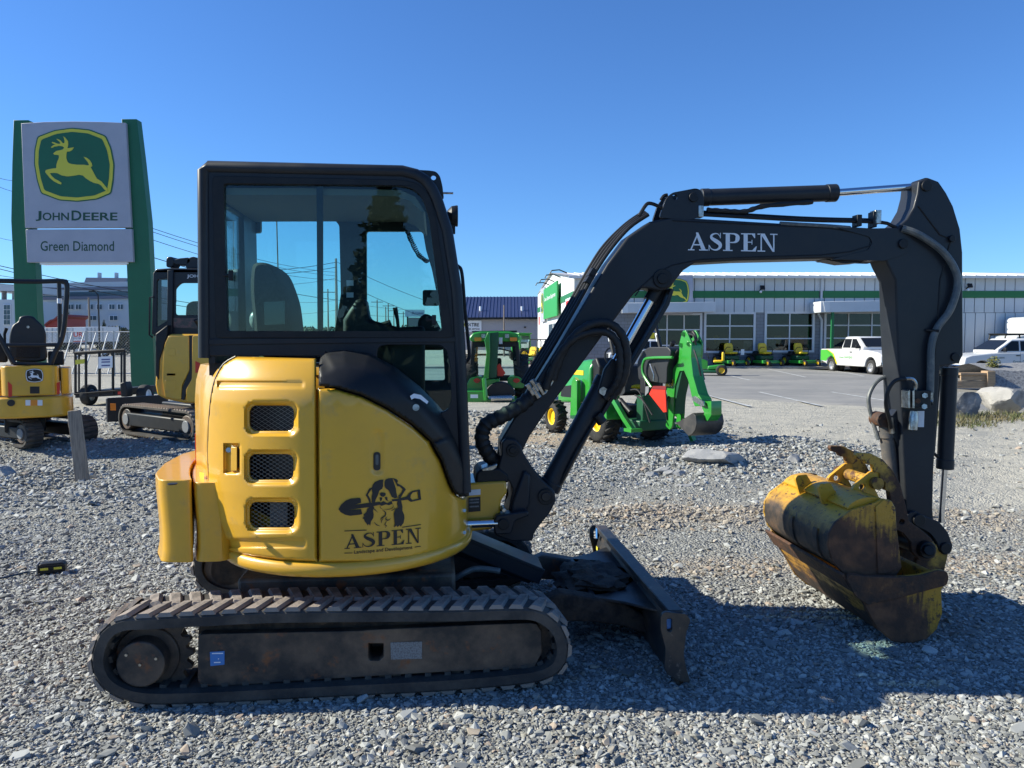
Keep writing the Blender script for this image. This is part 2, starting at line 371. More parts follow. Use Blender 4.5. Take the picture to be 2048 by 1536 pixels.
def ground_mat():
    m = bpy.data.materials.new('gravel_ground'); m.use_nodes = True; n = m.node_tree.nodes; l = m.node_tree.links; b = n['Principled BSDF']
    tc = n.new('ShaderNodeTexCoord'); P_ = tc.outputs['Object']; b.inputs['Roughness'].default_value = .92; b.inputs['Specular IOR Level'].default_value = .25
    def tex(t, s, **k):
        q = n.new(t); q.inputs['Scale'].default_value = s; l.new(P_, q.inputs['Vector'])
        for a, v in k.items(): q.inputs[a].default_value = v
        return q
    def mix(f, a, c):
        q = n.new('ShaderNodeMix'); q.data_type = 'RGBA'
        if isinstance(f, float): q.inputs[0].default_value = f
        else: l.new(f, q.inputs[0])
        for i, v in ((6, a), (7, c)):
            if isinstance(v, tuple): q.inputs[i].default_value = (*v, 1)
            else: l.new(v, q.inputs[i])
        return q.outputs[2]
    def ramp(src, a, c):
        q = n.new('ShaderNodeMapRange'); q.inputs[1].default_value = a; q.inputs[2].default_value = c; l.new(src, q.inputs[0]); return q.outputs[0]
    v1 = tex('ShaderNodeTexVoronoi', 52.); v2 = tex('ShaderNodeTexVoronoi', 13.); n1 = tex('ShaderNodeTexNoise', 1.1, Detail=8.); n2 = tex('ShaderNodeTexNoise', 90., Detail=6.)
    sep = n.new('ShaderNodeSeparateColor'); l.new(v1.outputs['Color'], sep.inputs[0])
    g = mix(sep.outputs[0], (.125, .127, .12), (.37, .372, .345))
    g = mix(ramp(n2.outputs[0], .4, .7), g, (.22, .212, .19))
    g = mix(ramp(n1.outputs[0], .45, .75), g, (.27, .258, .225))
    at_ = n.new('ShaderNodeVertexColor'); at_.layer_name = 'soil'; sc_ = n.new('ShaderNodeSeparateColor'); l.new(at_.outputs[0], sc_.inputs[0])
    nz = tex('ShaderNodeTexNoise', 2.2, Detail=9., Roughness=.7)
    def mul(a, c):
        q = n.new('ShaderNodeMath'); q.operation = 'MULTIPLY'; l.new(a, q.inputs[0])
        if isinstance(c, float): q.inputs[1].default_value = c
        else: l.new(c, q.inputs[1])
        return q.outputs[0]
    g = mix(mul(sc_.outputs[0], ramp(nz.outputs[0], .22, .55)), g, (.46, .43, .36))
    g = mix(mul(sc_.outputs[1], ramp(nz.outputs[0], .3, .6)), g, (.42, .32, .22))
    l.new(g, b.inputs['Base Color'])
    ad = n.new('ShaderNodeMath'); ad.operation = 'ADD'; l.new(v1.outputs['Distance'], ad.inputs[0]); l.new(v2.outputs['Distance'], ad.inputs[1])
    bp = n.new('ShaderNodeBump'); bp.inputs['Strength'].default_value = .75; bp.inputs['Distance'].default_value = .03; bp.invert = True
    l.new(ad.outputs[0], bp.inputs['Height']); l.new(bp.outputs[0], b.inputs['Normal']); return m
me.materials.append(ground_mat()); ground = struct(link('ground', me))
# asphalt lot with faded lines
ASPH = M('lot_asphalt', (.20, .195, .185), .9, c2=(.29, .275, .25), sc=.35, lo=.4, hi=.7, c3=(.12, .12, .125), sc3=2.5, lo3=.58, hi3=.75, bump=.15, bsc=90)
lot = [(-3, 27), (2, 24.5), (6, 21.5), (9, 18.6), (12, 17.6), (17, 18.4), (24, 19.5), (60, 24), (60, 45.2), (-6, 45.2), (-6, 32)]
lotc = rounded(lot, 2.2, 4)
lm = bmesh.new(); lv = [lm.verts.new((x, y, 0)) for x, y in lotc]; lm.faces.new(lv); bmesh.ops.triangulate(lm, faces=lm.faces)
for _ in range(5): bmesh.ops.subdivide_edges(lm, edges=[e for e in lm.edges if e.calc_length() > 1.6], cuts=1); bmesh.ops.triangulate(lm, faces=lm.faces)
for v in lm.verts: v.co.z = gzf(v.co.x, v.co.y) + (-.06 if v.is_boundary else .03)
lme = bpy.data.meshes.new('parking_lot'); lm.to_mesh(lme); lm.free(); lme.materials.append(ASPH); lme.polygons.foreach_set('use_smooth', [True] * len(lme.polygons)); struct(link('parking_lot', lme))
LINE = M('faded_line_paint', (.5, .5, .48), .8, c2=(.28, .28, .27), sc=3, lo=.42, hi=.62)
for i, ((x0, y0), (x1, y1)) in enumerate((((1535,739),(1612,756)), ((1645,739),(1728,754)), ((1518,786),(1642,814)), ((1663,786),(1800,808)), ((1438,748),(1500,762)), ((1405,790),(1500,815)))):
    a, b = gndh(x0, y0), gndh(x1, y1); a.z = gzf(a.x, a.y) + .04; b.z = gzf(b.x, b.y) + .04; d = (b - a).normalized(); s = Vector((-d.y, d.x, 0)) * .06
    vs = []
    for k in range(13):
        p = a.lerp(b, k / 12); p.z = gzf(p.x, p.y) + .036; vs += [p + s, p - s]
    struct(obj('parking_line', MB().add(vs, [(2 * k, 2 * k + 1, 2 * k + 3, 2 * k + 2) for k in range(12)]), LINE))
PAVE = M('pink_concrete', (.36, .29, .25), .85, c2=(.28, .24, .21), sc=2, bump=.1)
struct(obj('pavement', MB().box((28, 46.4, .06), (68, 2.6, .16)), PAVE, bev=.02))
struct(obj('kerb', MB().box((28, 45.02, .05), (68, .14, .15)), CONC, bev=.02))
# ================================================================ the yellow excavator
EX = Fr((-.864, 4.326), R(5.5))
ex = thing('excavator', 'yellow compact excavator with charcoal cab, boom and arm on muddy rubber tracks', 'excavator', EX)
P = EX.P
def shift(pts, dx=0, dz=0): return [(x + dx, z + dz) for x, z in pts]
# ---- rubber tracks
TR = [(180,1335),(184,1293),(203,1258),(240,1238),(300,1234),(394,1229),(541,1222),(740,1220),(906,1219),(1020,1216),(1072,1218),(1105,1234),(1128,1259),(1138,1290),(1136,1319),(1121,1345),(1089,1363),(1039,1372),(906,1384),(740,1393),(600,1400),(450,1408),(336,1412),(277,1410),(233,1398),(198,1374)]
def resample(pts, step):
    pts = [Vector(p) for p in pts]; pts.append(pts[0]); out = []; acc = 0; L = 0
    for a, b in zip(pts, pts[1:]): L += (b - a).length
    n = round(L / step); step = L / n; d = 0; i = 0
    for k in range(n):
        t = k * step
        while d + (pts[i + 1] - pts[i]).length < t: d += (pts[i + 1] - pts[i]).length; i += 1
        out.append(pts[i].lerp(pts[i + 1], (t - d) / (pts[i + 1] - pts[i]).length))
    return out
def make_track(parent, prof, width, y0, pitch, lug_h, mat, lugmat, thick=.055, staggered=True):
    """belt with its lugs outside and drive cleats inside; y0 is the outer edge, the belt runs to y0 + width"""
    path = resample(cat2(prof, 8), .035); n = len(path); nrm = []
    area = sum(path[i - 1][0] * path[i][1] - path[i][0] * path[i - 1][1] for i in range(n))
    for i in range(n):
        t = (path[(i + 1) % n] - path[i - 1]).normalized(); q = Vector((t[1], -t[0]))
        nrm.append(q if area > 0 else -q)
    rings = []
    for p, q in zip(path, nrm):
        a, b = y0, y0 + width; e = .012
        o = p; m = p - q * .012; w = p - q * thick
        rings.append([(o[0], a + e, o[1]), (o[0], b - e, o[1]), (m[0], b, m[1]), (w[0], b, w[1]), (w[0], a, w[1]), (m[0], a, m[1])])
    belt = MB().loft(rings, close=True); tr = obj('track', belt, mat, parent, smooth=40)
    lp = resample(cat2(prof, 8), pitch); nl = len(lp)
    def lugmesh(m, half, sgn):
        h = width * .58
        lo = [(-.036, 0), (.034, 0), (.085, half), (.025, half)]
        hi = [(-.022, .004), (.022, .004), (.072, half - .008), (.036, half - .008)]
        b = MB(); vs = [(x, sgn * y, -.004) for x, y in lo] + [(x, sgn * y, lug_h) for x, y in hi]
        b.add(vs, [(0, 1, 5, 4), (1, 2, 6, 5), (2, 3, 7, 6), (3, 0, 4, 7), (4, 5, 6, 7), (0, 3, 2, 1)])
        return mesh(b, lugmat, 20, 'lug')
    lm = [lugmesh(0, width * .56, 1), lugmesh(1, width * .56, -1)]
    cm = mesh(MB().box((0, 0, -.008), (.03, width * .62, .016)), mat, 20, 'drive_cleat')
    for k in range(nl):
        a, c = lp[k - 1], lp[(k + 1) % nl]; t = (c - a).normalized(); q = Vector((t[1], -t[0]))
        if area < 0: q = -q
        for r in (0, 1):
            if r and not staggered: continue
            pos = lp[k] if r == 0 else (lp[k] + lp[(k + 1) % nl]) / 2 - q * .001
            T = Vector((t[0], 0, t[1])); N_ = Vector((q[0], 0, q[1])); Y = Vector((0, 1, 0))
            if area < 0: pass
            mt = Matrix(((T.x, 0, N_.x, pos[0]), (0, 1, 0, (y0 + .002) if r == 0 else (y0 + width - .002)), (T.z, 0, N_.z, pos[1]), (0, 0, 0, 1)))
            link('lug', lm[r], tr, mt)
        pos = lp[k] - q * thick
        mt = Matrix(((t[0], 0, q[0], pos[0]), (0, 1, 0, y0 + width / 2), (t[1], 0, q[1], pos[1]), (0, 0, 0, 1)))
        link('drive_cleat', cm, tr, mt)
    return tr
tp = P(TR, -.87)
tp = [(x * .998, .215 + (z - .215) * .995) for x, z in tp]
track_near = make_track(ex, tp, .30, -.87, .093, .015, RUB, RUBD)
track_far = make_track(ex, tp, .30, .57, .093, .015, RUB, RUBD)
def sprocket_wheel(parent, c, r, y0, y1, teeth, mat, name='sprocket'):
    pr = []
    for k in range(teeth * 4):
        a = 2 * math.pi * k / (teeth * 4); q = r if k % 4 in (0, 1) else r * .86
        pr.append((c[0] + q * math.cos(a), c[1] + q * math.sin(a)))
    return obj(name, MB().prism(pr, y0, y1), mat, parent, smooth=20)
sc_ = EX.pl(287, 1322, -.80); ic = EX.pl(1066, 1295, -.80)
frp = P([(396,1272),(404,1268),(716,1262),(740,1260),(906,1252),(1060,1246),(1073,1248),(1083,1262),(1084,1305),(1068,1337),(906,1343),(740,1353),(600,1362),(453,1372),(402,1372),(395,1360)], -.81)
slot = P([(736,1287),(767,1287),(767,1314),(758,1322),(740,1322),(736,1316)], -.81)
for s, far in ((1, 0), (-1, 1)):
    Y = lambda y: y if not far else -y
    a, b = Y(-.81), Y(-.62)
    tf = obj('track_frame', MB().prism(frp, min(a, b), max(a, b), [slot]), BLKM, ex, bev=.006)
    top = P([(396,1272),(402,1240),(700,1232),(1060,1232),(1072,1250),(906,1262),(740,1268)], -.74)
    obj('mud_cake', MB().prism(top, min(Y(-.76), Y(-.66)), max(Y(-.76), Y(-.66))), MUD, ex, bev=.015)
    sprocket_wheel(ex, sc_, .205, min(Y(-.745), Y(-.715)), max(Y(-.745), Y(-.715)), 19, BLKM)
    hub = MB().cyl((sc_[0], Y(-.84), sc_[1]), (sc_[0], Y(-.60), sc_[1]), .106, n=32)
    hub.cyl((sc_[0], Y(-.76), sc_[1]), (sc_[0], Y(-.60), sc_[1]), .145, n=32)
    ho = obj('drive_motor', hub, BLKM, ex, bev=.006)
    for k in range(3):
        hx = sc_[0] + .075 * math.cos(2.1 * k + .35); hz = sc_[1] + .075 * math.sin(2.1 * k + .35)
        if k == 2: hx, hz = sc_
        obj('bolt', MB().cyl((hx, Y(-.846), hz), (hx, Y(-.835), hz), .007, n=6), ZINC, ho)
    idl = MB().lathe([(0, .03), (0, .16), (.02, .175), (.07, .175), (.09, .16), (.09, .03)], (ic[0], Y(-.76), ic[1]), (0, s, 0), 32)
    obj('idler', idl, BLKM, ex)
    rl = EX.pl(645, 1236, -.80)
    obj('carrier_roller', MB().cyl((rl[0], Y(-.80), rl[1]), (rl[0], Y(-.6), rl[1]), .032, n=20), MUD, ex)
    for px_, py_ in ((465,1374),(605,1364),(780,1352),(925,1343),(1035,1338)):
        q = EX.pl(px_, py_, -.8)
        obj('track_roller', MB().lathe([(0, .01), (0, .05), (.05, .05), (.06, .03), (.12, .03), (.13, .05), (.18, .05), (.18, .01)], (q[0], Y(-.79), q[1] - .005), (0, s, 0), 20), BLKM, ex)
    if not far:
        obj('data_plate', MB().prism(P([(781,1285),(844,1283),(844,1317),(782,1319)], -.812), -.8135, -.811), GREYL, tf)
        obj('service_decal', MB().prism(P([(420,1304),(449,1302),(449,1329),(421,1332)], -.812), -.8135, -.811), BLUV, tf)
        for (x0, x1, yy) in ((424, 446, 1307), (436, 438, 1318), (428, 441, 1325)):
            obj('decal_mark', MB().prism(P([(x0, yy - 1), (x1, yy - 1.5), (x1, yy + .6), (x0, yy + 1)], -.8136), -.8144, -.8136), WHT, tf)
# ---- frame between the tracks
cf = MB(); cf.box((-.02, 0, .38), (1.1, .9, .16)); cf.box((.0, 0, .22), (.7, 1.3, .14)); cf.cyl((0, 0, .44), (0, 0, .53), .36, n=40)
obj('undercarriage_frame', cf, BLKM, ex, bev=.02)
obj('slew_ring', MB().cyl((0, 0, .53), (0, 0, .615), .30, n=40), BLK2, ex)
obj('track_hose', MB().tube(cat([EX.p3(470, 1200, -.3), EX.p3(500, 1180, -.4), EX.p3(560, 1172, -.42), EX.p3(600, 1168, -.4)], 6), .014), HOSE, ex)
# ---- dozer blade
bp = P([(1321,1232),(1328,1223),(1371,1227),(1381,1239),(1372,1266),(1367,1309),(1371,1332),(1381,1365),(1361,1362),(1334,1349),(1328,1335),(1331,1296),(1321,1259)], -.87)
bp = [(x, max(z, .004)) for x, z in rounded(bp, .012, 2)]
bh = P(rrect(1333, 1236, 1344, 1263, 4), -.87)
cx0, cz0 = EX.pl(1345, 1228, -.87)
zt = cz0; mx = lambda z: .045 * math.sin(math.pi * min(1, max(0, z / zt)))           # mouldboard curve
fx = cx0 + .03
front = [(fx + .02 - mx(z) , z) for z in [zt * k / 10 for k in range(11)]]
back = [(x - .018, z) for x, z in front]
mb = MB().prism(front + back[::-1], -.855, .855)
blade = obj('dozer_blade', mb, BLADE, ex, smooth=30)
tbx, tbz = front[-1]
obj('top_rail', MB().box((tbx - .03, 0, tbz - .005), (.075, 1.712, .035)), BLADE, blade, bev=.006)
for y0 in (-.875, .855):
    obj('end_plate', MB().prism(bp, y0, y0 + .02, [bh]), BLADE, blade, bev=.003)
obj('cutting_edge', MB().box((front[0][0] + .004, 0, .045), (.022, 1.70, .082)), RUST, blade, bev=.004)
obj('blade_decal', MB().prism(P([(1333,1238),(1343,1237),(1341,1256),(1334,1258)], -.853), -.8545, -.853), BLUV, blade)
fb = back
for (px0, py0, px1, py1, m_) in ((1193, 1050, 1199, 1076, BLUV), (1187, 1077, 1193, 1092, SYEL)):
    q = EX.px_(px0, py0, tbx - .05); q2 = EX.px_(px1, py1, tbx - .05)
    obj('blade_decal', MB().box((tbx - .040 - .03, .80 - (0 if m_ is BLUV else .02), (q[1] + q2[1]) / 2), (.003, .05, abs(q[1] - q2[1]))), m_, blade)
for y in (-.36, .36):
    arm = P([(1085,1195),(1120,1180),(1180,1190),(1240,1200),(1300,1235),(1330,1262),(1322,1290),(1290,1262),(1240,1245),(1180,1238),(1110,1236)], -.36)
    obj('push_arm', MB().prism(arm, y - .05, y + .05), MUD if y < 0 else BLKM, blade, bev=.01)
xa, za = EX.pl(1180, 1180, 0); xb = tbx - .06
obj('gusset', MB().plan([(xa - .05, -.36), (xa + .12, -.3), (xa + .24, -.12), (xa + .24, .12), (xa + .12, .3), (xa - .05, .36)], .20, .285), MUD, blade, bev=.01)
for y in (-.31, .31):
    obj('gusset_plate', MB().plan([(xb + .02, y - .30), (xb + .02, y + .30), (xb - .12, y + .16), (xb - .28, y + .06), (xb - .28, y - .06), (xb - .12, y - .16)], .27, .285), BLADE, blade, bev=.003)
obj('cross_tube', MB().box((xa + .16, 0, .2), (.14, .66, .13)), BLADE, blade, bev=.01)
mk = MB().ball((0, 0, 0), .16, 22, (1.35, 1.7, .42)); mk.v = [tuple(Vector(v) * (1 + .45 * noise.noise(Vector(v) * 14) + .25 * noise.noise(Vector(v) * 37)) + Vector((xa + .0, -.05, .27))) for v in mk.v]
obj('mud_cake', mk, MUD, blade)
cg = MB(); cg.box((.78, 0, .47), (.55, .24, .02), Matrix.Rotation(R(24), 3, 'Y')); cg.box((.80, -.11, .42), (.5, .014, .09), Matrix.Rotation(R(24), 3, 'Y')); cg.box((.80, .11, .42), (.5, .014, .09), Matrix.Rotation(R(24), 3, 'Y'))
obj('blade_cylinder_guard', cg, BLK, ex, bev=.004)
obj('blade_cylinder', MB().cyl((.52, 0, .48), (.98, 0, .29), .045, n=20), BLK, ex)
obj('blade_hose', MB().tube(cat([EX.p3(860, 1195, -.25), EX.p3(905, 1160, -.3), EX.p3(950, 1138, -.3), EX.p3(1000, 1142, -.3)], 6), .016), HOSEG, ex)

# ---- curved body panels
XC, YC, RB = -.03, -.216, .645
def semi(z):  # how far the body reaches back at a given height
    return np.interp(z, [.55, .65, .8, .95, 1.1, 1.6], [.635, .66, .725, .755, .76, .76])
def topin(z): return max(0., z - 1.36) ** 2 * 2.2 + max(0, .66 - z) * .0
def hit(px, py, off=0.):
    """where a sight line meets the curved body side; off > 0 lies deeper"""
    d = EX.d(px, py); o = EX.c; z = 1.0; q = None
    for _ in range(4):
        b = RB - off - topin(z)
        for a in (semi(z) - off - topin(z) * .5, b):
            ox, oy, dx, dy = (o.x - XC) / a, (o.y - YC) / b, d.x / a, d.y / b
            A = dx * dx + dy * dy; B = ox * dx + oy * dy; Cc = ox * ox + oy * oy - 1; disc = B * B - A * Cc
            t = (-B - math.sqrt(max(disc, 0))) / A; q = o + d * t
            if q.x < XC: break
        z = q.z
    return q
def panel(name, poly, step, mat, parent, hitf, holes=(), depth=None, thick=.012, off=0., bev=0, smooth=40, label=None):
    xs = [p[0] for p in poly]; ys = [p[1] for p in poly]
    gx = np.arange(min(xs) - step, max(xs) + 2 * step, step); gy = np.arange(min(ys) - step, max(ys) + 2 * step, step)
    X, Y = np.meshgrid(gx, gy); Pp = np.c_[X.ravel(), Y.ravel()]; keep = np.ones(len(Pp), bool)
    for lp, sg in [(poly, 1)] + [(h, -1) for h in holes]:
        for _ in range(2):
            s = seg_d(Pp, lp) * sg; e = .2
            near = np.abs(s) < step * .72
            Q = Pp[near]
            gxv = (seg_d(Q + [e, 0], lp) - seg_d(Q - [e, 0], lp)) * sg / (2 * e); gyv = (seg_d(Q + [0, e], lp) - seg_d(Q - [0, e], lp)) * sg / (2 * e)
            Pp[near] = Q - np.c_[gxv, gyv] * s[near][:, None]
        keep &= seg_d(Pp, lp) * sg < step * .3
    dd = depth(Pp) if depth else np.zeros(len(Pp)); idx = {}; mbp = MB(); nx = len(gx)
    for i in np.nonzero(keep)[0]:
        idx[i] = len(mbp.v); mbp.v.append(tuple(hitf(Pp[i, 0], Pp[i, 1], off + dd[i])))
    for r in range(len(gy) - 1):
        for c in range(nx - 1):
            q = [k for k in (r * nx + c, (r + 1) * nx + c, (r + 1) * nx + c + 1, r * nx + c + 1) if k in idx]
            if len(q) >= 3:
                u = [Pp[k] for k in q]
                ar = sum(u[i - 1][0] * u[i][1] - u[i][0] * u[i - 1][1] for i in range(len(u)))
                if abs(ar) > .05 * step * step: mbp.f.append(tuple(idx[k] for k in q))
    me = bpy.data.meshes.new(name); me.from_pydata(mbp.v, [], mbp.f); me.materials.append(mat)
    me.polygons.foreach_set('use_smooth', [True] * len(me.polygons)); me.set_sharp_from_angle(angle=R(smooth))
    o = link(name, me, parent)
    if label: o['label'] = label
    if thick:
        nz = sum(1 for p in list(me.polygons)[::7] if p.normal.dot(EX.c - p.center) > 0) * 2 > len(list(me.polygons)[::7])
        if not nz: me.flip_normals()
        m = o.modifiers.new('thickness', 'SOLIDIFY'); m.thickness = thick; m.offset = -1
    return o
def sm(t): t = np.clip(t, 0, 1); return t * t * (3 - 2 * t)
# inner shell that shows at the rear corner
def ell(off, a0, a1, n, z=1.1):
    out = []
    for k in range(n + 1):
        t = R(a0 + (a1 - a0) * k / n); a = (semi(z) if math.cos(t) < 0 else RB) - off
        out.append((XC + a * math.cos(t), YC + (RB - off) * math.sin(t)))
    return out
shell = MB()
for (z0, z1, of) in ((.615, 1.50, .03),):
    rings = []
    for z in (.615, .7, .8, .95, 1.1, 1.35, 1.45, 1.51, 1.535):
        e = [ell(.025 + topin(z) + .10 * float(np.clip((a + 146) / 10, 0, 1)), float(a), float(a), 1, z)[0] for a in np.linspace(-95, -158, 24)]
        k = topin(z) * .5
        rings.append([(x, y, z) for x, y in e] + [(-.855 + k, -.12, z), (-.885 + k, .05, z), (-.88 + k, .35, z), (-.78 + k, .62, z), (-.5, .76, z), (-.1, .76, z), (-.1, .0, z)])
    shell.loft(rings)
body = obj('engine_cover', shell, YEL, ex, smooth=40)
obj('deck', MB().box((.22, .05, .83), (.62, 1.0, .40)).box((-.38, .0, 1.52), (.6, .92, .06)), BLK2, ex)
obj('skirt', MB().loft([[(x, y, z) for x, y in ell(o_, 12, -168, 40, .6)] + [(-.6, .3, z), (.5, .3, z)] for z, o_ in ((.575, .03), (.582, .0), (.60, -.012), (.63, -.012), (.645, .0), (.65, .03))]), YEL, ex, smooth=50)
vents = [(498, 811, 588, 862), (497, 908, 587, 960), (499, 1004, 589, 1056)]
door = [(470,713),(632,717),(634,1124),(560,1120),(500,1112),(452,1103),(441,1070),(431,1035),(420,1000),(413,960),(411,900),(414,840),(420,790),(428,756),(445,728)]
def door_depth(Pp):
    d = np.zeros(len(Pp))
    for (a, b, c, e) in vents:
        s = seg_d(Pp, rrect(a - 11, b - 11, c + 10, e + 12, 22, 5)); d = np.maximum(d, .022 * sm(-s / 9.))
        # raised lip round each opening
        d -= .005 * np.exp(-((s - 1.5) / 3.) ** 2)
    for (x0, y0, x1, y1, t) in ((432, 760, 610, 778, 0), (450, 1076, 612, 1098, 1)):
        # wedge-shaped press line, deep at one end
        u = np.clip((Pp[:, 0] - x0) / (x1 - x0), 0, 1); s = seg_d(Pp, rrect(x0, y0, x1, y1, 7, 4))
        d = np.maximum(d, .013 * sm(-s / 5.) * (1 - .55 * u))
    s = seg_d(Pp, rrect(447, 886, 481, 948, 4, 3)); d = np.maximum(d, .02 * sm(-s / 4.))
    e = seg_d(Pp, door); d = d + .012 * np.clip(1 + e / 5., 0, 1) ** 2
    return d
hol = [rrect(*v, 13, 5) for v in vents]
dr = panel('side_door', door, 3.2, YEL, ex, hit, hol, door_depth)
for v in vents:
    gm = MB()
    for k in range(-8, 16):
        for sl in (.62, -.62):
            pts = []
            for t in np.linspace(0, 1, 9):
                x = v[0] - 4 + t * (v[2] - v[0] + 8); y = v[1] + k * 8 + sl * (x - v[0])
                if v[1] - 5 < y < v[3] + 5: pts.append(hit(x, y, .030 + (.001 if sl > 0 else 0)))
            if len(pts) > 1: gm.tube(pts, .0008, 4)
    obj('grille', gm, M('dark_wire', (.22, .22, .22), .4, .8), dr)
    bk = [hit(x, y, .09) for x, y in ((v[0] - 25, v[1] - 20), (v[2] + 20, v[1] - 20), (v[2] + 20, v[3] + 20), (v[0] - 25, v[3] + 20))]
    obj('vent_shade_sheet', MB().add(bk, [(0, 1, 2, 3)]), BLKV, dr)  # black sheet stands in for the unlit space behind each vent
obj('radiator_core', MB().add([hit(x, y, .075) for x, y in ((540, 1000), (575, 1002), (575, 1060), (540, 1060))], [(0, 1, 2, 3)]), M('radiator_grey', (.06, .065, .07), .6), dr)
obj('door_seal', MB().tube(cat([hit(x + 1.5, y, .004) for x, y in ((470,713),(446,728),(430,756),(422,790),(417,840),(415,900),(417,960),(422,1000),(432,1035),(442,1070),(452,1103))], 3), .0045, 6), BLKV, dr)
# latch
lt = MB()
for (a, b, c, e, o_) in ((462, 894, 474, 942, .002),):
    lt.add([hit(a, b, o_), hit(c, b, o_), hit(c, e, o_), hit(a, e, o_)] + [hit(a, b, .03), hit(c, b, .03), hit(c, e, .03), hit(a, e, .03)], [(0, 1, 2, 3), (0, 4, 5, 1), (1, 5, 6, 2), (2, 6, 7, 3), (3, 7, 4, 0)])
obj('latch_handle', lt, YEL, dr, bev=.003)
obj('latch_recess', MB().add([hit(476, 896, .012), hit(480, 896, .012), hit(480, 936, .012), hit(476, 936, .012)], [(0, 1, 2, 3)]), BLKV, dr)
q = hit(457, 900, 0); q2 = hit(457, 900, .02)
obj('latch_lock', MB().cyl(q, q2, .012, n=14), ZINC, dr)
# tank cover under the black arch
arch_lo = [(636,776),(672,778),(723,793),(774,819),(825,853),(859,883),(882,924),(899,968),(909,988),(923,996),(937,993)]
tank = arch_lo + [(936,1084),(900,1098),(830,1115),(740,1124),(638,1125)]
def tank_depth(Pp):
    e = seg_d(Pp, tank); d = .012 * np.clip(1 + e / 5., 0, 1) ** 2
    s = seg_d(Pp, rrect(741, 858, 768, 950, 13, 5)); d = np.maximum(d, .008 * sm(-s / 6.))
    return d
tk = panel('tank_cover', tank, 4.0, YEL, ex, hit, [], tank_depth)
gz_ = [hit(x, y, .004) for x, y in rrect(747, 904, 761, 941, 6, 4)]
obj('sight_gauge', MB().add(gz_, [tuple(range(len(gz_)))]), BLKV, tk)
gz_ = [hit(x, y, .002) for x, y in rrect(751, 909, 757, 930, 2.5, 3)]
obj('gauge_tube', MB().add(gz_, [tuple(range(len(gz_)))]), HOSEG, tk)
for py_ in (1021, 1065):
    q = hit(929, py_, -.006); obj('bolt', MB().cyl(q, q + (q - hit(929, py_, -.03)), .009, n=10), ZINC, tk)
# black arch cover
arch = [(637,772),(638,730),(641,716),(652,705),(689,699),(740,707),(791,734),(842,775),(875,809),(903,842),(923,870),(931,890),(937,925),(938,992),(923,994),(909,986),(899,966),(884,922),(861,881),(827,850),(776,816),(724,790),(673,775)]
upper_edge = [(630,712),(641,712),(652,701),(689,695),(740,703),(791,730),(842,771),(875,805),(903,838),(925,868),(960,925)]
def arch_depth(Pp):
    s = np.full(len(Pp), 1e9); A = np.array(upper_edge, float)
    for a, b in zip(A, A[1:]):
        e = b - a; t = np.clip(((Pp - a) @ e) / (e @ e), 0, 1); q = Pp - (a + t[:, None] * e); s = np.minimum(s, np.hypot(q[:, 0], q[:, 1]))
    d = .16 * np.clip(1 - s / 42., 0, 1) ** 2.2
    l = seg_d(Pp, arch); d = d + .014 * np.clip(1 + l / 5., 0, 1) ** 2
    # step between the two halves of the cover
    g = np.abs((Pp[:, 0] - 868) * .45 + (Pp[:, 1] - 886) * 1. - 0) / 1.1
    return d + .010 * np.clip(1 - g / 3., 0, 1) - .006 * (((Pp[:, 0] - 868) * .45 + (Pp[:, 1] - 886)) > 0)
ar = panel('fender_cover', arch, 4.0, BLK2, ex, hit, [], arch_depth, off=-.022, label='black moulded cover arching over the yellow tank panel')
lb = [hit(x, y, -.028) for x, y in ((820,792),(828,787),(842,790),(857,803),(854,808),(840,798),(829,796),(823,799))]
obj('cover_label', MB().add(lb, [tuple(range(8))]), WHT, ar)
q = hit(832, 815, -.03); obj('cover_bolt', MB().cyl(q, hit(832, 815, -.01), .016, n=14), ZINC, ar)
# red strip and labels on the rear corner
obj('reflector', MB().box((-.885, .0, 1.02), (.012, .03, .26)), REDV, body)
obj('caution_label', MB().add([hit(399, 944, -.004), hit(408, 946, -.004), hit(408, 964, -.004), hit(399, 961, -.004)], [(0, 1, 2, 3)]), SYEL, body)
tb = MB(); 
for px_ in (497, 627): 
    q = hit(px_, 714, .03); tb.cyl((q.x, q.y + .02, 1.50), (q.x, q.y + .02, 1.535), .01, n=6)
obj('top_bolt', tb, ZINC, body)
# ---- counterweights
def cw(name, plan, z0, z1, parent, label=None):
    m = MB(); rings = []
    pl_ = rounded(plan, .04, 4)
    cxm = sum(p[0] for p in pl_) / len(pl_); cym = sum(p[1] for p in pl_) / len(pl_)
    for t, k in ((0, .0), (.15, .012), (.4, .012), (.62, .006), (.85, .0), (1, .0)):
        rings.append([(x + (k if x < cxm + .1 else 0) * (-1 if x < 0 else 1) * -1, y, z0 + (z1 - z0) * t) for x, y in pl_])
    m.loft(rings)
    return obj(name, m, YEL, parent, bev=.03, seg=4, smooth=50, label=label)
cw('counterweight', [(-.585, -.62), (-.715, -.62), (-.775, -.45), (-.835, -.25), (-.895, 0), (-.92, .25), (-.83, .60), (-.6, .8), (-.5, .7), (-.56, .0), (-.5, -.45)], .60, .985, ex)
cw('added_counterweight', [(-.722, -.63), (-.88, -.61), (-.965, -.42), (-1.03, -.1), (-1.05, .25), (-.97, .60), (-.76, .83), (-.68, .78), (-.85, .58), (-.932, .25), (-.907, 0), (-.847, -.25), (-.787, -.45)], .60, 1.0, ex, 'extra yellow counterweight bolted round the tail')
q = EX.gz(345, 968, 1.0); obj('lifting_hole', MB().cyl((q[0], q[1], .998), (q[0], q[1], 1.003), .022, n=14), BLKV, body)

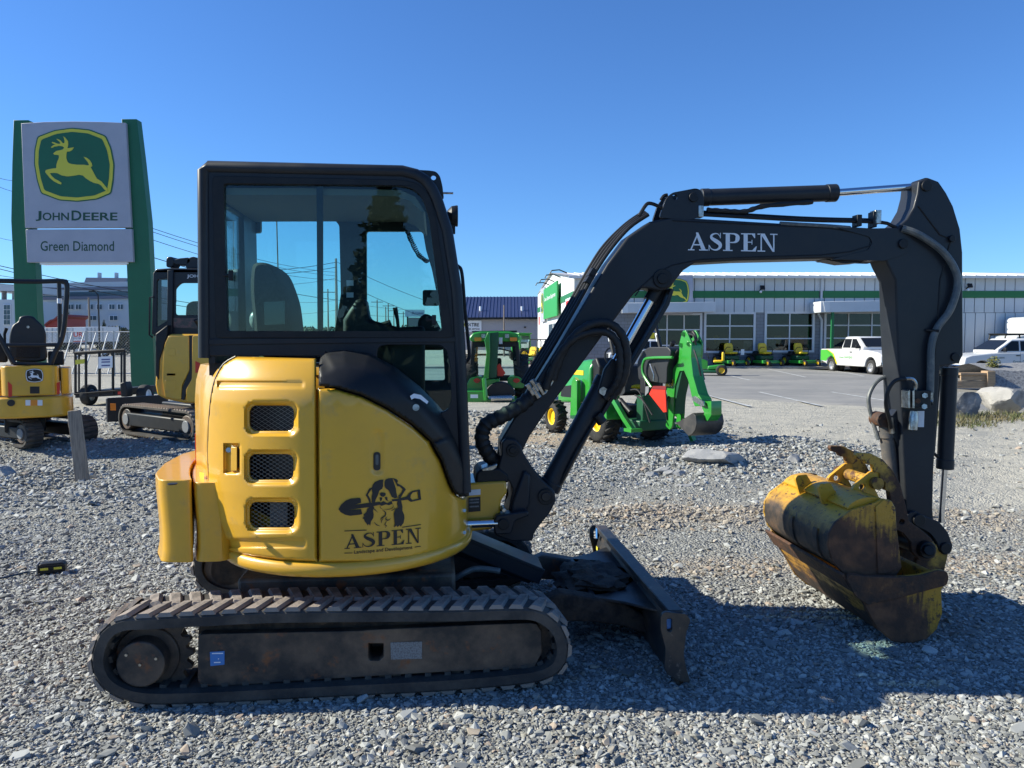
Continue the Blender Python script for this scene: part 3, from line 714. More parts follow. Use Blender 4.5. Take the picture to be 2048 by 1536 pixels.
# ---- cab
CY, FY = -.50, .46
cab_out = [(405,329),(805,338),(832,344),(852,356),(867,374),(878,398),(898,459),(910,530),(918,583),(926,720),(937,990),(640,990),(640,712),(415,712)]
win = [(448,368),(800,372),(822,377),(838,388),(848,404),(859,442),(873,555),(885,662),(455,662)]
low = [(756,690),(880,690),(893,700),(900,730),(903,800),(895,822),(870,826),(745,800)]
co = P(cab_out, CY); cwn = P(rounded(win, 6, 2), CY); clo = P(rounded(low, 14, 3), CY)
cab = obj('cab', MB().prism(co, CY, CY + .035, [cwn, clo]), BLK, ex, bev=.004)
# rounded tubes forming posts and roof edge, near and far
edge = [(408,716),(407,500),(406,340),(415,333),(805,342),(832,349),(850,360),(863,377),(874,400),(894,461),(913,583),(921,720),(931,985)]
for y, nm in ((CY + .012, 0), (FY - .012, 1)):
    pts = [(x, y, z) for x, z in P(edge, CY)]
    obj('cab_frame_tube', MB().tube(pts, .03, 10), BLK, cab, smooth=50)
# door rim: slightly proud frame round the side window
rim = P(rounded([(425,352),(806,360),(838,368),(860,392),(872,440),(890,560),(906,676),(432,676)], 10, 3), CY)
obj('window_frame', MB().prism(rim, CY - .008, CY + .004, [cwn]), BLK2, cab, bev=.003)
gl = P(rounded([(444,364),(802,368),(826,374),(843,386),(852,402),(864,442),(878,555),(890,667),(451,667)], 6, 2), CY)
obj('side_window', MB().prism(gl, CY + .012, CY + .017), CABG, cab)
obj('lower_window', MB().prism(P(rounded([(750,686),(884,686),(898,698),(905,730),(908,805),(898,828),(868,832),(740,806)], 12, 3), CY), CY + .012, CY + .017), CABG, cab)
obj('sliding_pane_edge', MB().prism(P([(633,366),(646,366),(646,664),(635,664)], CY + .02), CY + .018, CY + .03), BLK2, cab)
obj('sill', MB().prism(P([(418,678),(912,674),(912,684),(418,690)], CY), CY - .006, CY + .01), BLK, cab, bev=.003)
for px_ in (450, 855):
    py_ = 551 if px_ < 600 else 640
    a = EX.p3(px_ + 13, py_, CY); 
    obj('window_catch', MB().box((a.x, CY - .012, a.z), (.022, .02, .05)).box((a.x - .02, CY - .006, a.z), (.04, .01, .014)), BLK2, cab, bev=.004)
# far wall with its openings, roof, rear wall, front
fo = P([(x, y) for x, y in cab_out[:10]] + [(937, 990), (420, 990)], CY)
zc = lambda px, py, y: EX.pl(px, py, y)
far1 = P(rounded([(507,467),(524,467),(524,424),(600,431),(668,439),(680,452),(683,590),(655,760),(505,760)], 5, 2), FY)
far2 = P(rounded([(734,464),(846,464),(852,500),(864,540),(876,600),(884,668),(890,760),(735,760)], 5, 2), FY)
obj('far_wall', MB().prism(fo, FY - .035, FY, [far1, far2]), BLK, cab)
obj('door_glass', MB().prism(P([(728,458),(850,458),(890,668),(896,764),(730,764)], FY), FY - .012, FY - .007), CABG, cab)
obj('rear_side_glass', MB().prism(P([(503,420),(690,430),(690,764),(503,764)], FY), FY - .012, FY - .007), CABG, cab)
top = P([(405,329),(805,338),(832,344),(852,356),(867,374),(878,398)], CY)
roof_in = P([(878,412),(862,392),(846,370),(828,360),(805,354),(405,346)], CY)
obj('roof', MB().prism(top + roof_in, CY + .03, FY - .03), BLK, cab, smooth=40)
li = P([(420,372),(600,372),(800,376),(830,390),(850,420),(846,424),(820,398),(790,388),(600,386),(420,386)], CY)
obj('headliner', MB().prism(li, CY + .05, FY - .05), LINER, cab)
rx = co[0][0]; zb, ztp = 1.55, 2.48
rw = MB()
rw.box((rx + .02, -.46, (zb + ztp) / 2), (.03, .06, ztp - zb)); rw.box((rx + .02, .29, (zb + ztp) / 2), (.03, .30, ztp - zb))
rw.box((rx + .02, 0, zb + .06), (.03, .9, .12)); rw.box((rx + .02, 0, ztp - .05), (.03, .9, .14))
obj('rear_wall', rw, BLK, cab)
obj('rear_window', MB().box((rx + .012, -.15, (zb + ztp) / 2), (.005, .6, .76)), CABG, cab)
text('JOHN DEERE', BLKV, cab, (rx - .004, -.13, 2.30), .075, right=(0, -1, 0), up=(0, 0, 1), bold=.001)
obj('rear_label', MB().box((rx + .008, .02, 2.12), (.002, .05, .11)), SYEL, cab)
wsx = lambda py: EX.pl(0, 0, 0)
wp = P([(876,398),(896,459),(916,583),(924,720),(934,985)], CY)
ws = MB()
for (a, b) in zip(wp, wp[1:]): ws.add([(a[0] - .012, CY + .05, a[1]), (b[0] - .012, CY + .05, b[1]), (b[0] - .012, FY - .05, b[1]), (a[0] - .012, FY - .05, a[1])], [(0, 1, 2, 3)])
obj('windshield', ws, CABG, cab)
mid = wp[2]; obj('windshield_bar', MB().box((mid[0] - .01, 0, mid[1] - .1), (.03, .9, .03)), BLK2, cab)
obj('cab_floor', MB().box((-.06, -.02, 1.05), (1.1, .9, .05)), BLKV, cab)
obj('cab_back_panel', MB().box((-.50, 0, 1.3), (.3, .9, .5)), BLKV, cab)
# lift eye, lamp, mirror arm, grab rail
le = P([(805,338),(860,341),(872,343),(880,352),(885,372),(888,398),(876,394),(858,360)], CY + .06)
obj('lift_eye', MB().prism(rounded(le, .012, 3), CY + .06, CY + .08, [circ(*EX.pl(867, 355, CY + .06), .013, 14)]), BLK, cab)
a = EX.p3(885, 386, .0); obj('rod', MB().cyl(a, a + Vector((.06, 0, 0)), .006, n=8), ZINC, cab)
a = EX.p3(905, 432, .05)
wlm = MB().lathe([(-.03, .005), (-.03, .03), (-.005, .055), (.025, .06), (.03, .058), (.03, .005)], a, (1, 0, 0), 20); wlm.box(a + Vector((0, 0, -.075)), (.03, .04, .05))
wlm.cyl(a + Vector((-.06, 0, -.03)), a, .012, n=8)
obj('work_light', wlm, BLK2, cab)
obj('grab_rail', MB().tube(cat([EX.p3(908, 531, .42), EX.p3(917, 533, .42), EX.p3(924, 548, .42), EX.p3(930, 620, .42), EX.p3(938, 700, .42), EX.p3(937, 718, .42), EX.p3(924, 732, .42)], 5), .011, 8), BLK2, cab)
# inside
sb = P([(519,540),(530,531),(548,532),(566,546),(580,575),(592,612),(600,670),(610,700),(560,720),(530,700),(522,640),(516,585)], -.02)
st = MB()
bc = (sum(p[0] for p in sb) / len(sb), sum(p[1] for p in sb) / len(sb))
rings = []
for t, k in ((-.23, .7), (-.21, .9), (-.12, 1), (.0, 1.02), (.12, 1), (.21, .9), (.23, .7)):
    rings.append([(bc[0] + (x - bc[0]) * k, -.02 + t, bc[1] + (z - bc[1]) * (k * .3 + .7)) for x, z in cat2(sb, 3)])
st.loft(rings); obj('seat_back', st, SEAT, cab)
obj('seat_cushion', MB().box((-.15, -.02, 1.52), (.5, .48, .12)), SEAT, cab, bev=.04, seg=3)
obj('console', MB().prism(P([(690,640),(715,600),(735,598),(742,640),(800,655),(850,652),(850,800),(690,800)], -.3), -.40, -.26), BLK2, cab, bev=.02)
jy = MB().tube([EX.p3(737, 668, -.3), EX.p3(735, 650, -.3), EX.p3(733, 632, -.3)], [.014, .02, .016], 10)
obj('joystick', jy, REDV, cab)
obj('lever', MB().tube([EX.p3(752, 664, -.25), EX.p3(764, 652, -.25), EX.p3(782, 645, -.25)], [.012, .02, .016], 10), BLK2, cab)
obj('lever', MB().tube([EX.p3(800, 690, .1), EX.p3(795, 640, .1), EX.p3(790, 615, .1)], [.01, .01, .014], 8), BLK2, cab)
obj('monitor', MB().box(EX.p3(862, 596, -.38), (.085, .06, .08)), BLK2, cab, bev=.01)
obj('display_post', MB().prism(P([(836,640),(850,626),(870,636),(884,662),(890,700),(836,700)], -.2), -.28, -.12), BLK2, cab, bev=.02)
cc = []
base = cat([EX.p3(815, 463, -.2), EX.p3(824, 485, -.2), EX.p3(838, 510, -.2), EX.p3(856, 524, -.2)], 30)
for i, p in enumerate(base): cc.append(p + Vector((math.cos(i * 1.5) * .010, math.sin(i * 1.5) * .012, math.sin(i * 1.5 + .7) * .008)))
obj('coiled_cord', MB().tube(cc, .004, 5), HOSE, cab)
for (x, y, w, h) in ((700, 566, 14, 11), (700, 590, 14, 10)):
    obj('pillar_label', MB().prism(P([(x - w / 2, y - h / 2), (x + w / 2, y - h / 2), (x + w / 2, y + h / 2), (x - w / 2, y + h / 2)], FY - .037), FY - .040, FY - .0375), WHT, cab)
obj('instruction_sheet', MB().prism(P([(528,604),(570,602),(570,648),(529,650)], -.47), -.472, -.470), SMOKE, cab)
obj('sun_visor', MB().prism(P([(520,374),(575,372),(577,392),(560,396),(480,392),(500,380)], .0), -.2, .2), SEAT, cab, bev=.01)
obj('antenna', MB().tube([EX.p3(556, 540, .5), EX.p3(553, 427, .5)], .004, 6), TIMBER, cab)
obj('plastic_bag', MB().ball(EX.p3(513, 640, .1), .05, 10, (.8, .8, 1.1)), M('clear_plastic', (.3, .32, .3), .3), cab)

# ---- boom, arm and their cylinders
BY = .085
boom_px = [(1000,884),(1020,850),(1060,782),(1112,700),(1172,600),(1215,527),(1255,474),(1300,443),(1345,434),(1400,437),(1570,447),(1742,459),(1790,458),(1812,466),(1824,484),(1814,502),(1796,512),(1767,520),(1652,517),(1480,521),(1390,526),(1368,540),(1352,560),(1341,576),(1322,582),(1300,577),(1283,576),(1268,588),(1237,630),(1202,676),(1146,752),(1097,818),(1060,872),(1044,905),(1022,930),(1003,920)]
bo = P(boom_px, -BY)
boom = obj('boom', MB().prism(bo, -BY, BY), BLK, ex, bev=.012, seg=3)
# end casting, slightly proud, and the weld line along the lower plate
ec = rounded(P([(1660,452),(1742,457),(1790,456),(1814,464),(1826,484),(1815,504),(1796,514),(1767,522),(1660,519),(1735,500),(1744,486),(1738,474)], -BY), .01, 2)
for s in (-1, 1): obj('boom_end_plate', MB().prism(ec, s * BY - .006, s * BY + .006), BLK, boom, bev=.004)
obj('weld_seam', MB().tube([EX.p3(x, y, -BY) for x, y in ((1270,592),(1284,572),(1310,548),(1345,530),(1400,519),(1500,514),(1640,510),(1700,503),(1738,492),(1742,480),(1735,470),(1660,456),(1400,444),(1345,441))], .004, 6), BLK2, boom)
def pin(px, py, y0, y1, r, mat=BLK2, parent=None, nm='pin'):
    x, z = EX.pl(px, py, min(y0, y1)); return obj(nm, MB().cyl((x, y0, z), (x, y1, z), r, n=24), mat, parent or boom, bev=.003)
pin(1326, 557, -BY - .012, BY + .012, .055); pin(1326, 557, -BY - .022, BY + .022, .03)
pin(1808, 487, -BY - .02, BY + .02, .028)
# lettering on the boom
def stroke(pts, ws, n=4):
    c = cat([(x, y, w) for (x, y), w in zip(pts, ws)], n); L = []; Rr = []
    for i, p in enumerate(c):
        d = Vector((c[min(i + 1, len(c) - 1)][0] - c[max(i - 1, 0)][0], c[min(i + 1, len(c) - 1)][1] - c[max(i - 1, 0)][1])).normalized()
        L.append((p[0] - d[1] * p[2] / 2, p[1] + d[0] * p[2] / 2)); Rr.append((p[0] + d[1] * p[2] / 2, p[1] - d[0] * p[2] / 2))
    return [[L[i], L[i + 1], Rr[i + 1], Rr[i]] for i in range(len(c) - 1)]
def bx(a, b, c, d): return [(a, b), (c, b), (c, d), (a, d)]
SER = {
 'A': (1.05, [[(.12,.06),(.20,.06),(.50,.80),(.46,.90)], [(.42,1),(.54,1),(.93,.06),(.70,.06),(.44,.84)], [(.25,.28),(.64,.28),(.62,.35),(.28,.35)], bx(0,0,.34,.06), bx(.58,0,1.05,.06)]),
 'S': (.68, stroke([(.60,.78),(.50,.93),(.33,.95),(.17,.86),(.16,.72),(.30,.60),(.48,.48),(.60,.36),(.60,.2),(.46,.07),(.28,.05),(.12,.14),(.06,.28)], [.03,.05,.07,.11,.15,.2,.22,.2,.15,.1,.07,.05,.03]) + [bx(.60,.70,.64,1), bx(.01,0,.05,.32)]),
 'P': (.86, [bx(.14,.06,.36,.94), bx(0,0,.5,.06), bx(0,.94,.42,1)] + stroke([(.36,.965),(.60,.95),(.74,.85),(.76,.72),(.72,.58),(.6,.49),(.36,.475)], [.06,.09,.18,.22,.18,.09,.05])),
 'E': (.86, [bx(.14,.06,.36,.94), bx(0,0,.8,.06), bx(0,.94,.76,1), bx(.36,.48,.57,.535), [(.60,.06),(.80,.06),(.85,.28),(.80,.28)], [(.58,.94),(.76,.94),(.76,.74),(.72,.74)], bx(.57,.38,.61,.64)]),
 'N': (1.05, [bx(.16,.06,.23,.94), bx(.82,.0,.89,.94), [(.14,1.0),(.38,1.0),(.89,.0),(.79,.0)], bx(0,0,.40,.06), bx(0,.94,.14,1), bx(.66,.94,1.05,1)])}
def decal(polys, fn, mat, name, parent, step=.0003, cut=0):
    m = MB()
    for k, pl_ in enumerate(polys):
        hole = ()
        if isinstance(pl_, dict): hole = [pl_['h']]; pl_ = pl_['p']
        lo = [pl_] + list(hole); fl = [p for l_ in lo for p in l_]
        tri = tessellate_polygon([[Vector((x, y, 0)) for x, y in l_] for l_ in lo])
        bm = bmesh.new(); vs = [bm.verts.new((x, y, 0)) for x, y in fl]
        for t in tri:
            try: bm.faces.new([vs[i] for i in t])
            except ValueError: pass
        if cut:
            for _ in range(3):
                eg = [e for e in bm.edges if e.calc_length() > cut]
                if not eg: break
                bmesh.ops.subdivide_edges(bm, edges=eg, cuts=1); bmesh.ops.triangulate(bm, faces=bm.faces)
        bm.verts.index_update()
        m.add([fn(v.co.x, v.co.y, k * step) for v in bm.verts], [tuple(v.index for v in f.verts) for f in bm.faces]); bm.free()
    return obj(name, m, mat, parent, smooth=0)
aspen_boom = [('A', 1376, 1416), ('S', 1417, 1443), ('P', 1446, 1479), ('E', 1482, 1514), ('N', 1515, 1555)]
for ch, x0, x1 in aspen_boom:
    w, polys = SER[ch]
    def f(u, v, k, x0=x0, x1=x1, w=w):
        px_ = x0 + (x1 - x0) * u / w; return EX.p3(px_, 500.5 + (px_ - 1376) * .018 - v * 36, -BY - .0025 - k)
    decal(polys, f, WHT, 'letter', boom)
def f_side(x, y, k): return hit(640 + x / 7.315, 920 + y / 7.315, -.0035 - k * .4)
for ch, x0, x1 in (('A', 358, 606), ('S', 618, 800), ('P', 828, 1026), ('E', 1048, 1238), ('N', 1258, 1478)):
    w, polys = SER[ch]
    def f(u, v, k, x0=x0, x1=x1, w=w):
        x = x0 + (x1 - x0) * u / w; return f_side(x, 1304 - .083 * (x - 358) + .004 * 0 - v * (208 + .012 * (x - 358)), k)
    decal(polys, f, BLKV, 'letter', tk, cut=.25)
bar = lambda x0, y0, x1, y1, t: [(x0, y0 - t), (x1, y1 - t), (x1, y1 + t), (x0, y0 + t)]
dog = [
 [(930,285),(870,292),(800,325),(770,370),(757,430),(768,480),(755,540),(760,636),(800,628),(815,580),(845,520),(868,450),(910,420),(925,380),(922,330)],
 [(768,398),(720,420),(690,480),(668,515),(695,560),(715,600),(725,640),(745,640),(740,580),(715,530),(700,510),(725,470),(752,430)],
 [(955,290),(1000,268),(1060,265),(1072,300),(1088,350),(1112,420),(1118,480),(1136,550),(1090,560),(1050,540),(1022,480),(1000,440),(960,415),(945,380),(945,330)],
 [(1062,262),(1120,280),(1142,303),(1130,340),(1190,370),(1230,400),(1257,430),(1230,470),(1200,520),(1180,560),(1150,560),(1150,520),(1192,480),(1212,430),(1170,390),(1130,380),(1108,330)],
 [(872,492),(900,475),(940,476),(966,495),(955,520),(925,542),(890,526)],
 [(875,545),(915,550),(902,590),(880,604)], [(945,545),(985,540),(990,585),(1012,606),(968,590)],
 [(880,630),(930,603),(985,632),(1048,598),(1062,640),(1010,662),(960,650),(900,672),(880,660)],
 [(720,690),(780,662),(792,700),(775,740),(787,800),(780,850),(745,900),(735,962),(712,935),(700,962),(680,930),(655,900),(640,862),(622,855),(650,820),(636,800),(680,760),(690,720)],
 [(1140,562),(1190,600),(1207,680),(1205,740),(1232,800),(1237,850),(1222,920),(1180,977),(1165,955),(1135,982),(1120,960),(1080,987),(1095,930),(1085,850),(1080,780),(1100,730),(1142,700),(1130,640)],
 [(270,720),(310,652),(380,592),(450,566),(580,554),(598,570),(602,625),(510,656),(720,628),(735,688),(420,728),(602,720),(620,790),(590,800),(440,817),(370,802),(300,762)],
 [(720,629),(880,612),(880,655),(735,687)],
 dict(p=[(1050,577),(1180,560),(1270,535),(1310,480),(1360,450),(1465,432),(1480,580),(1330,614),(1280,580),(1190,594),(1060,607)], h=[(1330,510),(1360,475),(1430,460),(1442,565),(1350,587),(1322,550)]),
 bar(357,1040,683,1026,6), bar(1205,985,1477,945,6), bar(357,1363,472,1360,5), bar(1388,1276,1475,1262,5)]
for pts, w in (([(912,735),(955,762),(955,810),(905,850),(880,872)], 16), ([(1038,850),(1000,882),(962,862),(985,825)], 14), ([(790,905),(830,950),(882,966)], 14), ([(900,925),(903,885),(932,850)], 14), ([(948,995),(972,962),(948,940),(990,880)], 13), ([(758,690),(800,722),(852,772)], 14), ([(1038,745),(1080,722),(1142,690)], 12), ([(1060,640),(1070,690),(1000,725),(930,730)], 9), ([(880,660),(885,700),(930,730)], 9)):
    dog += stroke(pts, [2] + [w] * (len(pts) - 2) + [2], 3)
struct(decal(dog, f_side, BLKV, 'dog_and_shovel_emblem', tk, cut=60, step=.00012), 'stuff')
def fit_text(s, fn, mat, name, parent, bold=0.):
    """text whose width and height run 0..1, laid through fn"""
    me = text_mesh(s, 1, 0, bold); xs = [v.co.x for v in me.vertices]; ys = [v.co.y for v in me.vertices]
    x0, x1, y0, y1 = min(xs), max(xs), min(ys), max(ys)
    for v in me.vertices: v.co = fn((v.co.x - x0) / (x1 - x0), (v.co.y - y0) / (y1 - y0))
    me.materials.clear(); me.materials.append(mat); return link(name, me, parent)
fit_text('Landscape and Development', lambda u, v: f_side(500 + u * 855, 1390 - u * 72 - v * 66, 0), BLKV, 'lettering', tk, .012)
# boom pipes and clamps
pl_px = [(1060,775),(1112,690),(1160,607),(1195,545),(1225,500),(1262,458),(1300,432)]
for k in range(4):
    obj('hydraulic_pipe', MB().tube(cat([EX.p3(x - 3 - k * 4.5 * (1 if i < 5 else .6), y - 3 - k * 2.0, -.05 + k * .03) for i, (x, y) in enumerate(pl_px)], 5), .011, 8), BLK2, boom)
for (x, y) in ((1180, 560), (1186, 548), (1068, 768)):
    a = EX.p3(x - 6, y, 0); obj('pipe_clamp', MB().box(a, (.05, .18, .03), Matrix.Rotation(R(-58), 3, 'Y')), BLK2 if x > 1100 else ZINC, boom)
for (x, y) in ((1062,778),(1072,784),(1082,776),(1070,770)):
    a = EX.p3(x, y, -.09); obj('hose_fitting', MB().cyl(a + Vector((-.02, -.02, .03)), a + Vector((.015, -.02, -.03)), .016, n=6), ZINC, boom)
obj('bracket_plate', MB().prism(P([(1080,782),(1108,757),(1106,764),(1092,786),(1086,790)], -.10), -.112, -.106), ZINC, boom)
sl = cat([EX.p3(1066,790,-.06), EX.p3(1040,812,-.08), EX.p3(1005,832,-.1), EX.p3(972,850,-.1), EX.p3(964,880,-.1), EX.p3(978,910,-.08), EX.p3(998,930,-.04)], 8)
obj('hose_sleeve', MB().tube(sl, [.042 + .004 * math.sin(i * 1.9) for i in range(len(sl))], 14), HOSE, boom)
for dx, dy, w in ((0, 0, .024), (-14, 18, .022)):
    lo = cat([EX.p3(1105 + dx, 760 + dy, -.12), EX.p3(1128 + dx, 700 + dy, -.14), EX.p3(1165 + dx, 658 + dy, -.16), EX.p3(1210 + dx * .4, 645 + dy, -.17), EX.p3(1243 + dx * .6, 668 + dy, -.17), EX.p3(1254 + dx, 715 + dy, -.16), EX.p3(1246 + dx, 760 + dy * .4, -.14), EX.p3(1225 + dx, 795, -.10)], 7)
    obj('hose_loop', MB().tube(lo, [w + .0025 * math.sin(i * 2.1) for i in range(len(lo))], 12), HOSE, boom)
# boom cylinder
def cylin(nm, p0, p1, p2, r, rr, y, parent, mat=BLK, rodmat=CHR):
    a, b, c = EX.p3(*p0, y), EX.p3(*p1, y), EX.p3(*p2, y)
    m = MB().cyl(a, b, r, n=28); d = (b - a).normalized(); m.cyl(b - d * .05, b + d * .012, r * 1.08, n=28); m.cyl(a - d * .02, a + d * .03, r * 1.06, n=28)
    o = obj(nm, m, mat, parent, bev=.004, smooth=50); obj('rod', MB().cyl(b - d * .02, c, rr, n=20), rodmat, o, smooth=50); return o
bc_ = cylin('boom_cylinder', (1100, 972), (1212, 762), (1326, 557), .062, .031, 0, ex)
obj('rod_eye', MB().cyl(EX.p3(1326, 557, -.06), EX.p3(1326, 557, -.06) + Vector((0, .12, 0)), .05, n=20).cyl(EX.p3(1300, 602, 0), EX.p3(1318, 572, 0), .042, n=16), BLK2, bc_)
obj('rod_guard', MB().prism(P([(1338,572),(1347,580),(1338,610),(1205,835),(1186,848),(1180,838),(1300,640)], -.045), .04, .055).prism(P([(1341,576),(1347,580),(1338,610),(1205,835),(1199,832),(1330,606)], -.045), -.055, .05), BLK, bc_, bev=.003)
obj('valve_block', MB().prism(P([(1208,738),(1224,716),(1252,735),(1236,790),(1208,800),(1196,780)], -.08), -.10, -.05), BLK2, bc_, bev=.01)
obj('clamp_plate', MB().prism(rounded(P([(1199,778),(1206,773),(1222,783),(1223,790),(1215,796),(1198,786)], -.11), .006, 2), -.118, -.11), ZINC, bc_)
obj('cylinder_port', MB().cyl(EX.p3(1205, 845, -.06), EX.p3(1193, 830, -.06), .03, n=14), BLK2, bc_)
obj('cylinder_pipe', MB().tube(cat([EX.p3(1195, 835, -.06), EX.p3(1165, 885, -.07), EX.p3(1140, 930, -.07), EX.p3(1122, 965, -.05)], 5), .010, 8), BLK2, bc_)
# swing post and its bracket
post = [(1003,884),(1012,876),(1031,878),(1042,890),(1046,905),(1064,933),(1083,958),(1109,982),(1111,1001),(1100,1024),(1080,1048),(1067,1066),(1065,1081),(1022,1081),(989,1069),(986,1047),(1015,1030),(1020,1001),(1025,977),(1017,960),(991,954),(996,937),(1003,907)]
pp = rounded(P(post, -.12), .012, 2)
sp = MB(); sp.prism(pp, -.135, -.09); sp.prism(pp, .09, .135)
web = P([(1022,945),(1050,940),(1064,960),(1064,1050),(1050,1072),(1000,1066),(1010,1035),(1022,1000)], -.09)
sp.prism(web, -.092, .092)
swing = obj('swing_post', sp, BLK, ex, bev=.008)
pin(1026, 901, -.15, .15, .036, BLK2, swing); pin(1026, 901, -.16, .16, .02, BLK2, swing); pin(1092, 994, -.15, .15, .045, BLK2, swing); pin(1092, 994, -.158, .158, .026, BLKV, swing)
obj('post_rib', MB().prism(P([(1024,1004),(1048,940),(1062,950),(1060,1010),(1050,1028),(1020,1030)], -.16), -.165, -.12), BLK, swing, bev=.015)
obj('lower_lug', MB().prism(rounded(P([(985,1045),(992,1030),(1055,1020),(1058,1030),(1030,1040),(1022,1066),(990,1068)], -.2), .01, 2), -.22, -.12), BLK, swing, bev=.012)
pin(1007, 1049, -.235, -.1, .03, BLK2, swing); pin(1008, 1021, -.215, -.12, .012, ZINC, swing)
yb = P([(930,966),(1012,962),(1014,985),(1002,1000),(1000,1030),(984,1058),(930,1064)], -.15)
br = obj('mount_bracket', MB().prism(yb, -.16, .16), YEL, ex, bev=.012)
obj('bracket_cap', MB().prism(P([(953,946),(962,938),(1000,936),(1018,950),(1018,966),(950,968)], -.14), -.14, .14), BLK2, br, bev=.012)
obj('cap_cover', MB().prism(P([(963,937),(985,930),(995,927),(994,936),(985,942),(964,944)], -.14), -.14, -.02), ZINC, br, bev=.006)
obj('data_plate', MB().prism(P([(937,995),(961,993),(961,1022),(937,1024)], -.16), -.164, -.1605), BLKV, br)
obj('data_label', MB().prism(P([(937,980),(961,978),(961,989),(937,991)], -.16), -.164, -.1605), WHT, br)
for yy in (998, 1004, 1012): obj('plate_text', MB().prism(P([(939, yy), (958, yy - 1), (958, yy + 2), (939, yy + 3)], -.164), -.1652, -.1642), GREYL, br)
obj('swing_cylinder_rod', MB().cyl(EX.p3(925, 1049, -.2), EX.p3(995, 1046, -.2), .021, n=18), CHR, ex)
# arm cylinder over the boom
brk = rounded(P([(1318,436),(1330,400),(1342,386),(1390,377),(1400,380),(1407,394),(1406,432),(1380,440)], -.075), .02, 3)
bk_ = MB(); bk_.prism(brk, -.085, -.062, [circ(*EX.pl(1349, 395, -.075), .016, 12)]); bk_.prism(brk, .062, .085)
obj('cylinder_bracket', bk_, BLK, boom, bev=.004); pin(1388, 394, -.096, .096, .027)
ac = cylin('arm_cylinder', (1408, 395), (1668, 386), (1850, 372), .048, .021, 0, ex)
obj('rod_eye', MB().cyl(EX.p3(1852, 371, -.05), EX.p3(1852, 371, -.05) + Vector((0, .1, 0)), .045, n=20), BLK2, ac)
obj('sleeved_hose', MB().tube(cat([EX.p3(1414, 420, -.06), EX.p3(1450, 422, -.06), EX.p3(1490, 423, -.06), EX.p3(1530, 412, -.05), EX.p3(1625, 404, -.03)], 8), [.014 + .002 * math.sin(i * 1.7) for i in range(33)], 8), HOSE, ac)
for k, (y0_, pts) in enumerate(((-.07, [(1278,432),(1292,410),(1302,407),(1320,414),(1345,427),(1400,429),(1600,440),(1752,444),(1785,452),(1806,464)]), (-.03, [(1322,400),(1328,392),(1335,390)]), (-.02, [(1400,424),(1600,436),(1740,440)]))):
    obj('hydraulic_pipe', MB().tube(cat([EX.p3(x, y, y0_) for x, y in pts], 5), .0105, 8), BLK2, boom)
obj('crimped_hose', MB().tube(cat([EX.p3(1560, 447, -.075), EX.p3(1650, 452, -.08), EX.p3(1700, 456, -.08)], 5), .012, 8), HOSEG, boom)
for (x, y, w, h, m_) in ((1399, 424, 10, 22, ZINC), (1751, 435, 13, 26, ZINC), (1745, 440, 8, 30, BLK2), (1714, 442, 10, 22, BLK2)):
    a = EX.p3(x, y, -.06); obj('hose_clamp', MB().box(a, (w * .003, .06, h * .003)), m_, boom, bev=.003)
obj('stop_pad', MB().prism(P([(1650,519),(1735,521),(1720,525),(1690,527)], -.06), -.06, .06), BLK2, boom)
# arm
arm_px = [(1838,362),(1857,355),(1878,363),(1893,385),(1907,412),(1921,458),(1926,505),(1927,710),(1919,726),(1898,731),(1881,733),(1877,800),(1868,940),(1866,1020),(1872,1075),(1866,1100),(1850,1114),(1828,1106),(1814,1060),(1805,900),(1799,756),(1793,640),(1791,560),(1776,530),(1764,500),(1772,474),(1798,452),(1814,438),(1828,414),(1835,388)]
AY = .088
arm = obj('arm', MB().prism(P(arm_px, -AY), -AY, AY), BLK, ex, bev=.01, seg=3)
obj('weld_seam', MB().tube([EX.p3(x, y, -AY) for x, y in ((1836,412),(1880,470),(1902,478),(1880,560),(1875,640),(1868,730))], .005, 6), BLK2, arm)
pin(1855, 371, -AY - .012, AY + .012, .032, BLK2, arm); pin(1912, 714, -AY - .012, AY + .012, .026, BLK2, arm); pin(1906, 477, -AY - .02, AY + .01, .02, BLK2, arm)
obj('grey_hose', MB().tube(cat([EX.p3(1804, 457, -.09), EX.p3(1835, 468, -.115), EX.p3(1880, 498, -.12), EX.p3(1908, 535, -.12), EX.p3(1915, 570, -.12), EX.p3(1900, 620, -.12), EX.p3(1875, 655, -.115), EX.p3(1863, 690, -.115), EX.p3(1861, 740, -.115), EX.p3(1860, 785, -.115)], 6), .021, 10), HOSEG, arm)
obj('hose_tie', MB().cyl(EX.p3(1852, 660, -.095), EX.p3(1878, 662, -.14), .008, n=6), BLK2, arm)
obj('hose_end', MB().cyl(EX.p3(1860, 778, -.115), EX.p3(1859, 800, -.115), .02, n=6).cyl(EX.p3(1859, 795, -.1), EX.p3(1858, 806, -.12), .023, n=6), ZINC, arm)
vb = MB().box(EX.p3(1837, 797, -.125), (.11, .07, .10)); vbo = obj('valve_block', vb, BLK2, arm, bev=.004)
for x in (1817, 1826): obj('valve_plate', MB().prism(P([(x - 2, 782), (x + 2, 780), (x + 2, 816), (x - 2, 816)], -.16), -.165, -.10), ZINC, vbo)
for (x, y, m_) in ((1850, 791, ZINC), (1849, 813, ZINC), (1836, 802, RUST)): obj('port_plug', MB().cyl(EX.p3(x, y, -.175), EX.p3(x, y, -.16), .016, n=6), m_, vbo)
obj('coupling', MB().lathe([(0, .01), (0, .022), (.03, .024), (.05, .028), (.11, .026), (.115, .018), (.115, .005)], EX.p3(1828, 822, -.13), (-.05, 0, -1), 16), ZINC, vbo)
obj('tag_label', MB().prism(P([(1833,822),(1848,822),(1847,854),(1832,854)], -.09), -.094, -.0895), WHT, arm)
